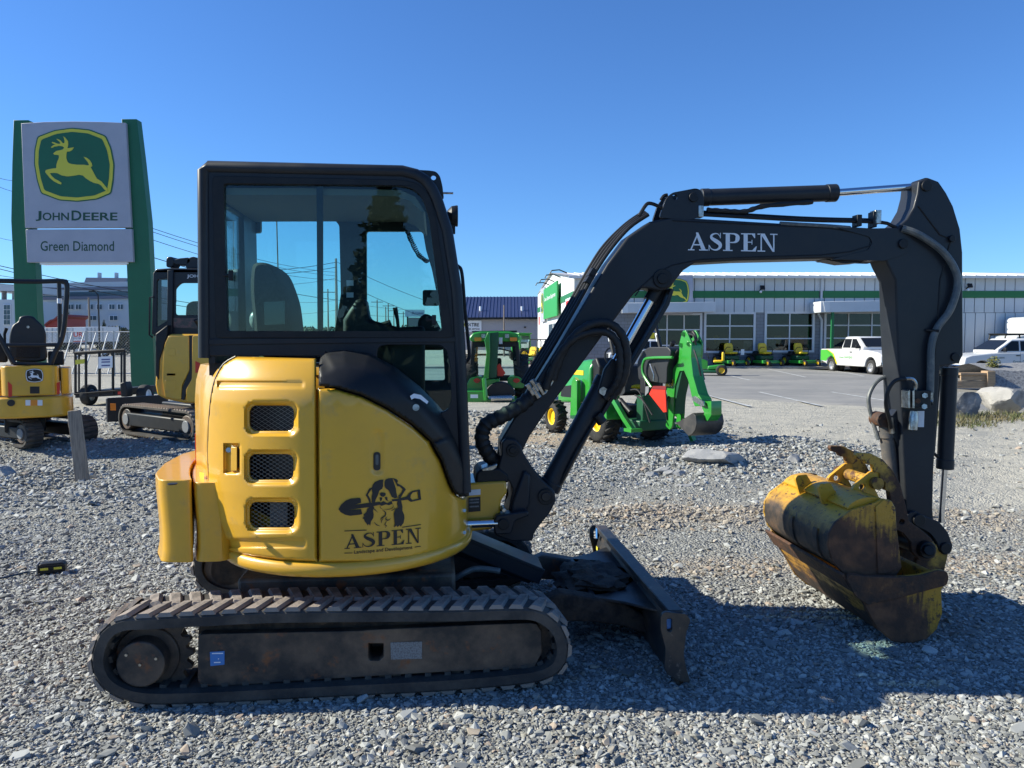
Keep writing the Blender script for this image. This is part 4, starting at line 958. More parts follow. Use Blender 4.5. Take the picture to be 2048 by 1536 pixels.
obj('elbow_fitting', MB().tube(cat([EX.p3(1810, 757, -.14), EX.p3(1824, 758, -.14), EX.p3(1831, 768, -.135), EX.p3(1830, 782, -.13)], 4), .012, 8), ZINC, arm)
obj('thumb_hose', MB().tube(cat([EX.p3(1812, 757, -.14), EX.p3(1790, 762, -.14), EX.p3(1776, 782, -.13), EX.p3(1772, 810, -.11), EX.p3(1779, 840, -.08), EX.p3(1782, 856, -.06)], 6), .012, 8), HOSE, arm)
obj('thumb_hose', MB().tube(cat([EX.p3(1790, 752, .06), EX.p3(1765, 756, .06), EX.p3(1747, 772, .05), EX.p3(1737, 800, .04), EX.p3(1745, 840, .03), EX.p3(1757, 880, .0)], 6), .012, 8), HOSEG, arm)
tcy = MB().cyl(EX.p3(1773, 866, 0), EX.p3(1790, 1010, 0), .042, n=20); tcy.cyl(EX.p3(1773, 862, 0), EX.p3(1774, 874, 0), .05, n=20); tcy.cyl(EX.p3(1768, 838, 0), EX.p3(1772, 864, 0), .036, n=14)
tco = obj('thumb_cylinder', tcy, M('dusty_grey_steel', (.09, .085, .08), .6, c2=(.16, .13, .1), sc=12), ex)
obj('cylinder_eye', MB().cyl(EX.p3(1770, 840, -.05), EX.p3(1770, 840, -.05) + Vector((0, .1, 0)), .045, n=16), RUST, tco)
obj('hose_end', MB().cyl(EX.p3(1780, 836, -.06), EX.p3(1784, 866, -.05), .017, n=8), ZINC, tco)
obj('thumb_bracket', MB().prism(P([(1775,842),(1797,816),(1800,850),(1803,900),(1790,880)], -.05), -.05, .05), BLK, arm, bev=.005)
bcy = cylin('bucket_cylinder', (1899, 742), (1890, 934), (1882, 1045), .046, .017, 0, ex)
obj('cylinder_pipe', MB().tube([EX.p3(1878, 752, -.02), EX.p3(1874, 800, -.02), EX.p3(1866, 905, -.02), EX.p3(1876, 914, -.02)], .011, 8), BLK2, bcy)
# links at the arm end
lk = P([(1811,1038),(1818,1026),(1830,1022),(1850,1032),(1878,1043),(1896,1064),(1906,1092),(1902,1106),(1890,1111),(1879,1103),(1874,1084),(1862,1068),(1845,1058),(1820,1052)], -.12)
for y in (-.12, .1): obj('bucket_link', MB().prism(rounded(lk, .012, 2), y, y + .022), BLK, ex, bev=.004)
for (x, y, r) in ((1840, 1041, .038), (1893, 1097, .034)): pin(x, y, -.135, .135, r, BLK2, arm)
pb = obj('thumb_pivot', MB().cyl(EX.p3(1857, 1101, -.21), EX.p3(1857, 1101, -.21) + Vector((0, .42, 0)), .05, n=24).cyl(EX.p3(1859, 1101, -.25), EX.p3(1859, 1101, -.2), .03, n=20), BLK2, arm, bev=.005)
th = [(1714,906),(1742,907),(1766,919),(1787,942),(1801,968),(1809,999),(1819,1043),(1839,1057),(1862,1076),(1876,1096),(1870,1114),(1856,1124),(1838,1120),(1824,1104),(1822,1084),(1806,1066),(1790,1058),(1786,1030),(1782,1004),(1779,984),(1770,980),(1770,964),(1760,960),(1759,946),(1748,943),(1745,930),(1733,928),(1729,920),(1716,918),(1712,911)]
for y in (-.17, .13):
    obj('thumb', MB().prism(P(th, -.17), y, y + .035, [circ(*EX.pl(1804, 1044, -.17), .016, 12)]), BKY, ex, bev=.004, label='worn yellow thumb with serrated edge' )
# bucket on the arm
LY0, LY1 = -.47, .50
lbp = [(1690,1156),(1698,1146),(1730,1150),(1790,1152),(1835,1149),(1872,1139),(1886,1140),(1891,1150),(1888,1168),(1880,1178),(1882,1225),(1871,1257),(1851,1277),(1815,1288),(1782,1281),(1752,1255),(1726,1208)]
lo_ = [(x, max(z, .0)) for x, z in P(lbp, LY0)]
bkt = obj('bucket', MB().prism(lo_, LY0 - .012, LY0 + .012), PLATE_LO, ex, bev=.004)
obj('side_plate', MB().prism(lo_, LY1 - .012, LY1 + .012), BKY, bkt, bev=.004)
obj('side_cutter', MB().prism(rounded(P([(1688,1156),(1696,1146),(1730,1150),(1790,1152),(1835,1148),(1872,1138),(1888,1140),(1892,1152),(1888,1168),(1850,1178),(1790,1194),(1730,1207),(1706,1190)], LY0), .01, 2), LY0 - .026, LY0 - .011), RUST, bkt, bev=.004)
sh = [(x, max(z, .012)) for x, z in cat2(P([(1692,1154),(1726,1206),(1753,1252),(1784,1278),(1815,1285),(1849,1274),(1868,1255),(1879,1225),(1878,1180),(1882,1150)], LY0), 4, False)]
m = MB(); 
ctr = Vector((sum(p[0] for p in sh) / len(sh), sum(p[1] for p in sh) / len(sh)))
inn = [tuple(Vector(p) + (ctr - Vector(p)).normalized() * .016) for p in sh]
m.prism(sh + inn[::-1], LY0, LY1); obj('bucket_shell', m, SHELL_LO, bkt, smooth=50)
a, b = sh[0], sh[2]; dx, dz = b[0] - a[0], b[1] - a[1]; L = math.hypot(dx, dz); dx /= L; dz /= L
obj('cutting_edge', MB().prism([(a[0] - dx * .03, a[1] - dz * .03), (a[0] + dx * .09, a[1] + dz * .09), (a[0] + dx * .09 - .014, a[1] + dz * .09 - .012), (a[0] - dx * .03 - .014, a[1] - dz * .03 - .012)], LY0 - .01, LY1 + .01), RUST, bkt, bev=.004)
for y in (-.11, .08): obj('bucket_ear', MB().prism(P([(1826,1150),(1836,1096),(1857,1084),(1880,1092),(1896,1096),(1884,1150)], -.1), y, y + .03), BKY, bkt)
# second bucket held in the first
sbk = thing('loose_bucket', 'smaller scratched yellow digging bucket clamped inside the big bucket, mounting ears up', 'bucket', EX)
UY0, UY1 = -.41, .42
ub = [(1690,1152),(1663,1122),(1654,1090),(1656,1066),(1669,1044),(1702,1019),(1750,1004),(1764,997),(1780,1000),(1787,1014),(1790,1055),(1800,1136),(1790,1152)]
obj('side_plate', MB().prism(P(ub, UY0), UY0 - .01, UY0 + .01), PLATE_UP, sbk, bev=.004)
obj('side_plate', MB().prism(P(ub, UY0), UY1 - .01, UY1 + .01), BKY2, sbk, bev=.004)
obj('side_rib', MB().prism(P([(1748,1012),(1764,998),(1780,1001),(1787,1014),(1790,1055),(1800,1134),(1768,1146),(1752,1146)], UY0), UY0 - .018, UY0 - .008), PLATE_UP, sbk, bev=.004)
us = cat2(P([(1700,1150),(1664,1121),(1656,1090),(1658,1067),(1670,1046),(1702,1022),(1750,1006),(1778,1002)], UY0), 5, False)
c2_ = Vector(EX.pl(1740, 1080, UY0)); inn = [tuple(Vector(p) + (c2_ - Vector(p)).normalized() * .015) for p in us]
obj('bucket_shell', MB().prism(us + inn[::-1], UY0, UY1), SHELL_UP, sbk, smooth=50)
e1 = P([(1637,976),(1641,968),(1661,966),(1669,980),(1678,989),(1700,989),(1710,970),(1742,944),(1756,941),(1760,956),(1748,974),(1760,998),(1740,1020),(1670,1052),(1652,1030)], -.16)
e1h = circ(*EX.pl(1725, 974, -.16), .02, 14)
for y in (-.16, .13): obj('mounting_ear', MB().prism(rounded(e1, .008, 2), y, y + .026, [e1h]), SHELL_UP, sbk, bev=.003)
obj('cross_tube', MB().cyl(EX.p3(1757, 968, -.2), EX.p3(1757, 968, -.2) + Vector((0, .45, 0)), .035, n=20), BKY, sbk)
obj('torque_tube', MB().prism(cat2(P([(1700,1020),(1715,1003),(1745,996),(1768,1000),(1772,1010),(1740,1020)], UY0), 4), UY0 + .02, UY1 - .02), SHELL_UP, sbk)
for y in (-.30, .0): obj('wear_strip', MB().prism([(x - .01, z + .0) for x, z in us[4:16]] + [(x, z) for x, z in us[4:16]][::-1], y, y + .05), SHELL_UP, sbk)
# ================================================================ the sign and everything left of the excavator
def dz(fr): return fr
DEER = [(420,340),(445,322),(480,315),(497,308),(505,296),(490,286),(465,284),(430,290),(408,300),(405,292),(425,278),(440,274),(425,268),(412,262),(415,254),(432,258),(450,266),(468,270),(478,266),(470,252),(455,240),(448,232),(465,235),(480,245),(490,258),(497,265),(508,262),(510,245),(505,225),(500,213),(512,220),(525,235),(535,250),(536,270),(532,290),(528,302),(545,300),(578,295),(565,315),(545,325),(525,326),(520,345),(518,375),(525,400),(535,413),(560,420),(600,425),(650,425),(680,430),(690,425),(680,405),(665,385),(650,366),(672,372),(695,390),(710,415),(714,435),(700,442),(715,470),(730,500),(745,528),(780,550),(800,575),(824,604),(818,626),(800,610),(775,580),(760,570),(720,560),(690,545),(660,525),(640,505),(610,500),(570,508),(520,512),(480,505),(445,488),(420,485),(390,488),(400,505),(425,530),(455,545),(475,560),(472,572),(455,568),(420,550),(390,525),(370,500),(355,480),(360,465),(385,458),(420,452),(440,450),(442,425),(450,400),(462,375),(462,355),(445,350),(428,350)]
BADGE = [(300,213),(430,165),(565,147),(700,160),(822,207),(860,300),(880,420),(870,540),(850,640),(740,685),(590,702),(450,692),(312,640),(285,540),(268,420),(275,310)]
def logo(parent, c, w, mats, right=(1, 0, 0), up=(0, 0, 1), t=.02, name='logo_badge'):
    """leaping-deer badge: rim, ring, field, deer stacked outwards from c"""
    r, u = Vector(right).normalized(), Vector(up).normalized(); nrm = r.cross(u); k = w / 612; c = Vector(c); root = None
    for i, (sc, m_, h) in enumerate(((1, mats[0], .25), (.97, mats[1], .5), (.885, mats[2], .7), (None, mats[3], 1.))):
        pts = [((x - 574) * (sc or 1), (425 - y) * (sc or 1)) for x, y in (rounded(BADGE, 16, 2) if sc else DEER)]
        mb = MB(); n = len(pts)
        lo = [c + r * x * k + u * y * k for x, y in pts]; hi = [p + nrm * t * h for p in lo]
        tri = tessellate_polygon([[Vector((x, y, 0)) for x, y in pts]])
        mb.add(lo + hi, [(a + n, b + n, d + n) for a, b, d in tri] + [(j, (j + 1) % n, (j + 1) % n + n, j + n) for j in range(n)])
        o = obj((name, 'logo_ring', 'logo_field', 'deer')[i], mb, m_, parent if root is None or root.parent.parent else root, smooth=0)
        if root is None: root = o
    return root
JDM = (SGRN, SYEL, SGRN, SYEL)
# ---- pylon sign
SY = 21.6; SG = Fr((at(160, 790, SY).x, SY, .14), R(0))
sign = thing('pylon_sign', 'tall green pylon sign with grey panels and leaping deer badge behind the small excavators', 'sign', SG)
Q = SG.P; dpt = .3
def tapered(front, y0, y1): return MB().prism(front, y0, y1)
lp = Q([(27,240),(57,240),(60,330),(62,470),(70,525),(74,620),(86,796),(36,796),(29,620),(26,525),(22,441),(24,330)], 0)
rp = Q([(243,238),(273,238),(283,320),(296,442),(300,525),(304,620),(310,800),(263,800),(257,620),(253,525),(250,442),(246,320)], 0)
for pst in (lp, rp):
    pst = [(x, max(z, -.02)) for x, z in pst]
    o = obj('post', MB().prism(pst, 0, dpt), SGRN, sign, bev=.01)
tp_ = Q([(43,247),(90,244),(148,243),(205,244),(252,246),(263,455),(51,456)], -.08)
mp_ = obj('sign_panel', MB().prism(tp_, -.10, .05), SGRY, sign, bev=.01, label='grey upper sign panel')
bp_ = obj('name_panel', MB().prism(Q([(52,459),(264,458),(267,524),(55,525)], -.08), -.10, .05), SGRY, sign, bev=.01)
obj('panel_lip', MB().prism(Q([(80,525),(256,524),(256,528),(80,529)], -.05), -.06, .2), WHT, sign)
cxz = SG.pl(149, 330, -.10); logo(mp_, (cxz[0], -.104, cxz[1]), SG.pl(230, 330, -.1)[0] - SG.pl(69, 330, -.1)[0], JDM, t=.03)
def px_text(s, fr, x0, y0, x1, y1, y, mat, parent, bold=.01):
    a, b = fr.pl(x0, y1, y), fr.pl(x1, y0, y); a2, b2 = fr.pl(x1, y1, y), fr.pl(x0, y0, y)
    A, B, C, D = (Vector((p[0], y, p[1])) for p in (a, a2, b, b2))
    return fit_text(s, lambda u, v: (A.lerp(B, u)).lerp(D.lerp(C, u), v), mat, 'lettering', parent, bold)
TXG = M('sign_lettering_green', (.008, .06, .035), .5)
px_text('J', SG, 71, 422, 83, 442, -.104, TXG, mp_, .02); px_text('OHN', SG, 85, 425, 138, 441, -.104, TXG, mp_, .02)
px_text('D', SG, 143, 421, 163, 441, -.104, TXG, mp_, .02); px_text('EERE', SG, 166, 425, 235, 441, -.104, TXG, mp_, .02)
px_text('Green Diamond', SG, 81, 482, 228, 502, -.104, TXG, bp_, .008)
# ---- open-station mini excavator seen from behind
G1 = gnd(68, 893, .16); MX = Fr((G1.x - .12, G1.y + .2, .16), R(31)); WS = .84
mx = thing('mini_excavator', 'small yellow mini excavator with open roll bar and black seat, seen from behind', 'excavator', MX)
Q = MX.P; ty = -.62
obj('counterweight', MB().plan(rounded([(x * WS, y) for x, y in ((-.62, .55), (-.63, -.28), (-.52, -.52), (-.3, -.62), (.3, -.62), (.52, -.52), (.60, -.28), (.60, .55))], .1, 4), MX.pl(68, 836, ty)[1], MX.pl(68, 794, ty)[1]), YEL, mx, bev=.03, seg=3)
z0, z1 = MX.pl(68, 792, ty)[1] + .005, MX.pl(68, 732, ty)[1]
hood = obj('rear_hood', MB().plan(rounded([(x * WS, y) for x, y in ((-.40, .3), (-.42, -.5), (-.34, -.60), (.34, -.60), (.40, -.5), (.40, .3))], .05, 3), z0, z1), YEL, mx, bev=.02)
for s in (-1, 1): obj('side_cover', MB().plan(rounded([(x * WS, y) for x, y in ((s * .41, .4), (s * .42, -.48), (s * .54, -.38), (s * .585, -.1), (s * .58, .4))], .04, 3), z0, z1 - .04), YEL, mx, bev=.03)
obj('engine_deck', MB().box((0, .0, z1 - .12), (.7, .8, .2)), BLK2, mx)
a = MX.pl(69, 751, -.605); logo(hood, (a[0], -.606, a[1]), .21, (BLKV, WHT, BLKV, WHT), t=.01)
for s, pxs in ((-1, [(16,763),(24,770),(24,793),(17,794)]), (1, [(113,766),(120,763),(120,787),(114,789)])): obj('reflector', MB().prism(Q(pxs, -.603), -.607, -.60), REDV, hood)
obj('latch_plate', MB().prism(Q([(60,773),(79,773),(79,787),(60,787)], -.603), -.607, -.60), BLKV, hood); 
obj('warning_label', MB().prism(Q([(51,800),(85,800),(85,811),(51,811)], -.625), -.63, -.62), WHT, mx); obj('warning_label', MB().prism(Q([(61,800),(75,800),(75,811),(61,811)], -.632), -.635, -.63), ORG, mx)
obj('exhaust', MB().cyl((MX.pl(22, 806, -.64)[0], -.64, MX.pl(22, 806, -.64)[1]), (MX.pl(22, 806, -.64)[0], -.5, MX.pl(22, 806, -.64)[1]), .045, n=16), BLKV, mx)
# roll bar
rb = [(-.40, -.42, 730), (-.62, -.45, 690), (-.68, -.45, 650), (-.70, -.45, 580), (-.62, -.45, 567), (0, -.45, 564), (.40, -.45, 561)]
rx_ = lambda px, py, y=-.45: Vector((MX.pl(px, py, y)[0], y, MX.pl(px, py, y)[1]))
obj('roll_bar', MB().tube(cat([rx_(101, 730), rx_(110, 705), rx_(121, 684), rx_(128, 655), rx_(132, 610), rx_(134, 575), rx_(131, 565), rx_(120, 562), rx_(70, 563), rx_(10, 562), rx_(-18, 563), rx_(-24, 575), rx_(-18, 640), rx_(8, 690), rx_(28, 728)], 4), .034, 10), BLK, mx)
obj('front_bar', MB().tube(cat([rx_(118, 562, .3), rx_(119, 600, .3), rx_(120, 690, .3)], 4), .03, 10), BLK, mx)
obj('bar_decal', MB().cyl(rx_(119, 597, .3), rx_(119, 607, .3), .0325, n=10), WHT, mx)
obj('roof_side_bar', MB().cyl(rx_(132, 563), rx_(119, 562, .3), .03, n=10), BLK, mx)
obj('cross_bar', MB().tube([rx_(8, 690), rx_(120, 690)], .026, 10), BLK, mx)
obj('base_bar', MB().tube([rx_(26, 727), rx_(104, 729)], .026, 10), BLK, mx)
sp_ = Q(cat2([(22,720),(18,690),(20,665),(26,650),(36,643),(40,634),(52,631),(66,633),(74,640),(86,652),(92,668),(92,690),(90,722)], 3), -.2)
obj('seat_back', MB().prism(sp_, -.22, -.08), SEATB, mx, bev=.03, seg=3); obj('seat_cushion', MB().box((sp_[0][0] + .2, .1, MX.pl(56, 712, 0)[1]), (.34, .4, .14)), SEATB, mx, bev=.04)
obj('seat_pocket', MB().prism(Q([(33,690),(80,690),(80,716),(33,716)], -.225), -.24, -.215), SEAT, mx, bev=.01); obj('seat_knob', MB().cyl(rx_(56, 654, -.24), rx_(56, 654, -.21), .018, n=12), ZINC, mx)
obj('control_console', MB().box(rx_(112, 716, 0), (.2, .3, .2)), BLK2, mx, bev=.02); obj('control_console', MB().box(rx_(3, 706, 0), (.14, .3, .26)), BLK2, mx, bev=.02)
obj('lever', MB().tube([rx_(10, 690, .1), rx_(9, 668, .1), rx_(13, 656, .1)], [.015, .02, .025], 8), BLK2, mx)
# tracks turned under the body
def small_track(parent, c, ang, L, Hh, w, nm_mat=RUB, lug_mat=None):
    """a short track standing at c, rolling direction ang; returns the belt"""
    fr = Matrix.Translation(c) @ Matrix.Rotation(ang, 4, 'Z')
    r = Hh / 2; pts = []
    for k in range(9): a_ = R(90 + 180 * k / 8); pts.append((-L / 2 + r + r * math.cos(a_), r + r * math.sin(a_)))
    for k in range(9): a_ = R(-90 + 180 * k / 8); pts.append((L / 2 - r + r * math.cos(a_), r + r * math.sin(a_)))
    path = resample(pts, .03); n = len(path); rings = []; area = 1
    for i in range(n):
        t = (path[(i + 1) % n] - path[i - 1]).normalized(); q = Vector((t[1], -t[0])); p = path[i]; wv = p - q * .03
        rings.append([(p[0], -w / 2, p[1]), (p[0], w / 2, p[1]), (wv[0], w / 2, wv[1]), (wv[0], -w / 2, wv[1])])
    tr = obj('track', MB().loft(rings, close=True), nm_mat, parent, smooth=40, mtx=fr)
    lm_ = mesh(MB().add([(-.03, -w / 2 + .005, 0), (.02, -w / 2 + .005, 0), (.03, w / 2 - .005, 0), (-.02, w / 2 - .005, 0), (-.018, -w / 2 + .012, .02), (.01, -w / 2 + .012, .02), (.018, w / 2 - .012, .02), (-.01, w / 2 - .012, .02)], [(0, 1, 5, 4), (1, 2, 6, 5), (2, 3, 7, 6), (3, 0, 4, 7), (4, 5, 6, 7)]), lug_mat or nm_mat, 20, 'lug')
    lp_ = resample(pts, .075)
    for k in range(len(lp_)):
        t = (lp_[(k + 1) % len(lp_)] - lp_[k - 1]).normalized(); q = Vector((t[1], -t[0])); p = lp_[k] - q * .002
        link('lug', lm_, tr, Matrix(((t[0], 0, q[0], p[0]), (0, 1, 0, 0), (t[1], 0, q[1], p[1]), (0, 0, 0, 1))))
    obj('track_frame', MB().box((0, 0, r * 1.02), (L - 2.2 * r, w * .9, r * .9)), BLK2, parent, bev=.02, mtx=fr)
    for sx in (-1, 1):
        obj('drive_wheel' if sx < 0 else 'idler', MB().cyl((sx * (L / 2 - r), -w * .42, r), (sx * (L / 2 - r), w * .42, r), r * .72, n=24), BLKM, parent, bev=.01, mtx=fr)
        obj('hub_cap', MB().cyl((sx * (L / 2 - r), -w * .5, r), (sx * (L / 2 - r), w * .5, r), r * .4, n=20), GREYL, parent, bev=.008, mtx=fr)
    return tr
for ex_, ey_ in ((72, 897), (182, 889)):
    e_ = MX.I @ (Vector(gnd(ex_, ey_, .16)) + Vector((-.866, .5, 0)) * .72); small_track(mx, Vector((e_.x, e_.y, .012)), R(-61), 1.45, .38, .23)
obj('undercarriage', MB().box((-.1, .2, .3), (.5, .6, .2)).cyl((0, .1, .38), (0, .1, .47), .3, n=24), BLK2, mx, bev=.02)
obj('blade', MB().box((-.35, 1.35, .2), (.05, 1.0, .26), Matrix.Rotation(R(-61), 3, 'Z')), BLK2, mx, bev=.01)
# ---- second excavator with a closed cab
C2 = Vector((-5.05, 11.75, .17)); KX = Fr((C2.x, C2.y, .17), R(0))
kx = thing('cab_excavator', 'yellow mini excavator with closed black cab and folded arm beside the green sign post', 'excavator', KX)
ang2 = math.atan2(1.35, -1.75)
small_track(kx, KX.I @ Vector((-5.36, 11.78, .175)), ang2, 2.25, .46, .30, RUB, RUBD); small_track(kx, KX.I @ Vector((-4.4, 12.75, .175)), ang2, 2.25, .46, .30, RUB, RUBD)
obj('undercarriage', MB().box((.15, .5, .42), (1.0, .9, .2), Matrix.Rotation(ang2, 3, 'Z')).cyl((.2, .5, .45), (.2, .5, .62), .34, n=24), BLK2, kx, bev=.02)
b = KX.I @ Vector(gnd(252, 850, .17)); obj('blade', MB().box((b.x + .10, b.y + .25, .28), (.07, 1.1, .42), Matrix.Rotation(ang2, 3, 'Z')), BLK, kx, bev=.015)
obj('blade_label', MB().box((b.x + .02, b.y - .46, .36), (.09, .01, .12)), ORG, kx)
Q = KX.P
by = -.55
bodyp = Q([(310,770),(312,735),(322,700),(334,672),(340,668),(470,668),(480,700),(480,806),(392,806),(366,806),(330,798),(314,790)], by)
def bowed(front, y0, y1, bulge, mat, nm, parent, bev=.03):
    return obj(nm, MB().prism(front, y0, y1), mat, parent, bev=bev, seg=3)
bd = bowed(bodyp, by, by + 1.2, .1, YEL, 'body', kx)
obj('side_door', MB().prism(rounded(Q([(330,686),(338,672),(378,671),(379,740),(364,770),(362,800),(330,794),(325,760),(326,720)], by - .03), .03, 3), by - .035, by + .03), YEL, kx, bev=.02, seg=3)
obj('corner_cover', MB().prism(rounded(Q([(385,671),(480,671),(480,804),(374,804),(372,780),(384,758)], by - .05), .03, 3), by - .06, by + .03), YEL, kx, bev=.02, seg=3)
for (x0, y0, x1, y1) in ((336, 697, 351, 712), (334, 747, 350, 751), (330, 760, 352, 782)): obj('vent_recess', MB().prism(Q(rrect(x0, y0, x1, y1, 3, 3), by - .036), by - .0385, by - .03), YEL, kx, bev=.003)
obj('door_seam', MB().prism(Q([(379,671),(385,671),(385,758),(374,780),(368,800),(362,798),(366,772),(379,742)], by - .02), by - .025, by + .02), BLKV, kx)
obj('reflector', MB().prism(Q([(391,722),(400,726),(400,744),(391,746)], by - .06), by - .065, by - .058), REDV, kx)
cab_y = by + .12
cabp = Q([(303,668),(306,546),(312,540),(342,538),(480,540),(480,672),(318,672)], cab_y)
cabw1 = Q(rounded([(350,578),(362,566),(470,566),(470,630),(350,630)], 5, 2), cab_y)
cabw2 = Q(rounded([(314,560),(335,556),(335,640),(313,655)], 3, 2), cab_y)
kc = obj('cab', MB().prism(cabp, cab_y, cab_y + .05, [cabw1, cabw2]), BLK, kx, bev=.01)
obj('cab_pillar', MB().prism(Q([(335,540),(346,540),(344,672),(334,672)], cab_y - .03), cab_y - .035, cab_y + .03), BLK, kc, bev=.008)
obj('cab_roof', MB().prism(Q([(306,546),(312,538),(342,536),(480,538),(480,546)], cab_y), cab_y, cab_y + 1.0), BLK, kc, bev=.01)
obj('rear_glass', MB().prism(Q([(346,560),(474,560),(474,634),(346,634)], cab_y), cab_y + .02, cab_y + .025), CABG, kc); obj('side_glass', MB().prism(Q([(310,556),(337,552),(337,645),(310,660)], cab_y), cab_y + .02, cab_y + .025), SMOKE, kc)
obj('far_pillars', MB().prism(Q([(308,545),(480,545),(480,672),(308,672)], cab_y + .95), cab_y + .93, cab_y + .97, [Q([(322,560),(440,560),(440,640),(322,640)], cab_y + .95)]), BLK, kc)
text_p = KX.pl(395, 554, cab_y); px_text('JOHN DEERE', KX, 374, 549, 446, 557, cab_y - .004, WHT, kc, .01)
obj('seat', MB().prism(rounded(Q([(376,640),(378,610),(388,603),(420,602),(425,640)], cab_y + .5), .04, 3), cab_y + .4, cab_y + .6), SEAT, kc, bev=.02)
obj('decal_panel', MB().prism(Q([(347,636),(470,636),(470,660),(347,655)], cab_y - .002), cab_y - .006, cab_y + .01), M('smoky_decal', (.03, .028, .03), .3, c2=(.12, .05, .05), sc=14), kc)
obj('exhaust_stack', MB().tube([Vector((KX.pl(393, 672, by)[0], by + .15, KX.pl(393, 672, by)[1])), Vector((KX.pl(392, 650, by)[0], by + .15, KX.pl(392, 650, by)[1])), Vector((KX.pl(389, 638, by)[0], by + .1, KX.pl(389, 638, by)[1]))], [.05, .05, .055], 14), BLK2, kx)
obj('grab_rail', MB().tube([Vector((KX.pl(x, y, cab_y)[0], cab_y - .02, KX.pl(x, y, cab_y)[1])) for x, y in ((308,594),(301,595),(300,670),(307,675))], .014, 6), BLK2, kc)
obj('lower_cover', MB().prism(Q([(312,668),(336,650),(335,672),(320,720),(318,760),(312,750)], by - .0), by - .02, by + .2), BLK2, kx, bev=.01)
am = MB(); 
for pts_ in ([(338,536),(338,518),(344,514),(352,516),(354,526),(350,536)], [(352,522),(362,518),(384,516),(388,524),(378,532),(354,530)], [(376,538),(380,518),(392,514),(402,518),(406,530),(404,538)]): am = MB().prism(rounded(Q(pts_, by + .3), .03, 2), by + .2, by + .45); obj('folded_arm', am, BLK, kx, bev=.01)
obj('arm_rod', MB().cyl(Vector((KX.pl(350, 523, by)[0], by + .32, KX.pl(350, 523, by)[1])), Vector((KX.pl(384, 520, by)[0], by + .32, KX.pl(384, 520, by)[1])), .03, n=12), CHR, kx)
# ---- stake in the gravel, light bar with its cable
g_ = gnd(166, 962); SK = Fr((g_.x, g_.y, 0))
stk = obj('stake', MB().prism(SK.P([(152,966),(178,964),(160,822),(158,820),(137,822),(138,850),(140,858)], 0), -.02, .03), WOOD, None, bev=.004)
stk.matrix_world = SK.M; tag(stk, 'weathered grey wooden stake leaning in the gravel', 'stake')
g_ = gnd(106, 1146); LT = Fr((g_.x, g_.y, gzf(g_.x, g_.y)), R(20))
lt_ = thing('floor_light', 'black and yellow trailer light bar lying on the gravel', 'light', LT)
obj('housing', MB().prism(rounded([(-.085, .012), (.085, .012), (.085, .07), (.06, .082), (-.07, .082), (-.085, .07)], .01, 2), -.04, .04), BLK2, lt_, bev=.008)
for k in range(5): obj('rib', MB().box((0, -.043, .02 + k * .012), (.16, .006, .005)), BLKV, lt_)
for x_ in (-.045, .04): obj('worn_decal', MB().box((x_, -.0475, .045), (.05, .002, .016)), SYEL, lt_)
obj('end_cap', MB().box((-.09, 0, .045), (.012, .085, .075)), GREYL, lt_, bev=.004)
cb = [LT.M @ Vector((-.09, 0, .03))] + [Vector((*gnd(x, y)[:2], .016 + gzf(*gnd(x, y)[:2]))) for x, y in ((55, 1148), (25, 1156), (-20, 1165), (-120, 1180))]
tag(obj('cable', MB().tube(cat(cb, 6), .007, 6), M('blue_cable', (.02, .05, .09), .5)), 'thin blue cable running from the light bar over gravel', 'cable')
# ---- utility trailer with mesh sides
g_ = gnd(205, 812, .16); UT = Fr((g_.x, g_.y, .16), R(-4))
ut = thing('utility_trailer', 'black utility trailer with open rail sides parked behind the mini excavator', 'trailer', UT)
Q = UT.P; V3 = lambda px, py, y: Vector((UT.pl(px, py, y)[0], y, UT.pl(px, py, y)[1]))
for x0, x1 in ((151, 151), (172, 172), (199, 199), (226, 226), (249, 249)): obj('upright', MB().tube([V3(x0, 705 if x0 < 160 else 703, 0), V3(x1, 790, 0)], .03, 6), BLK2, ut)
for ya, yb_ in ((706, 700), (788, 780)): obj('rail', MB().tube([V3(150, ya, 0), V3(250, yb_, 0)], .035, 6), BLK2, ut)
obj('bed', MB().prism(Q([(150,784),(262,776),(262,790),(150,796)], 0), 0, 1.6), BLK2, ut, bev=.01); obj('fender', MB().prism(Q([(252,765),(262,762),(266,775),(266,792),(254,792)], .0), -.25, .0), BLK2, ut, bev=.02)
for ya, yb_ in ((708, 702),): obj('rail', MB().tube([V3(155, ya, 1.6), V3(250, yb_, 1.6)], .03, 6), BLK2, ut)
for x0 in (158, 200, 243): obj('upright', MB().tube([V3(x0, 706, 1.6), V3(x0, 788, 1.6)], .025, 6), BLK2, ut)
obj('plate', MB().prism(Q([(151,720),(169,718),(169,727),(151,729)], -.04), -.045, -.035), SYEL, ut); obj('notice', MB().prism(Q([(197,714),(225,712),(225,735),(197,737)], -.04), -.045, -.035), WHT, ut)
for yy in (718, 723, 730): obj('notice_print', MB().prism(Q([(203, yy), (220, yy - .6), (220, yy + 2), (203, yy + 2.6)], -.046), -.048, -.0455), M('print_blue', (.08, .1, .25), .6), ut)
obj('tail_light', MB().prism(Q([(236,783),(252,782),(252,788),(236,789)], -.02), -.03, .0), REDV, ut)
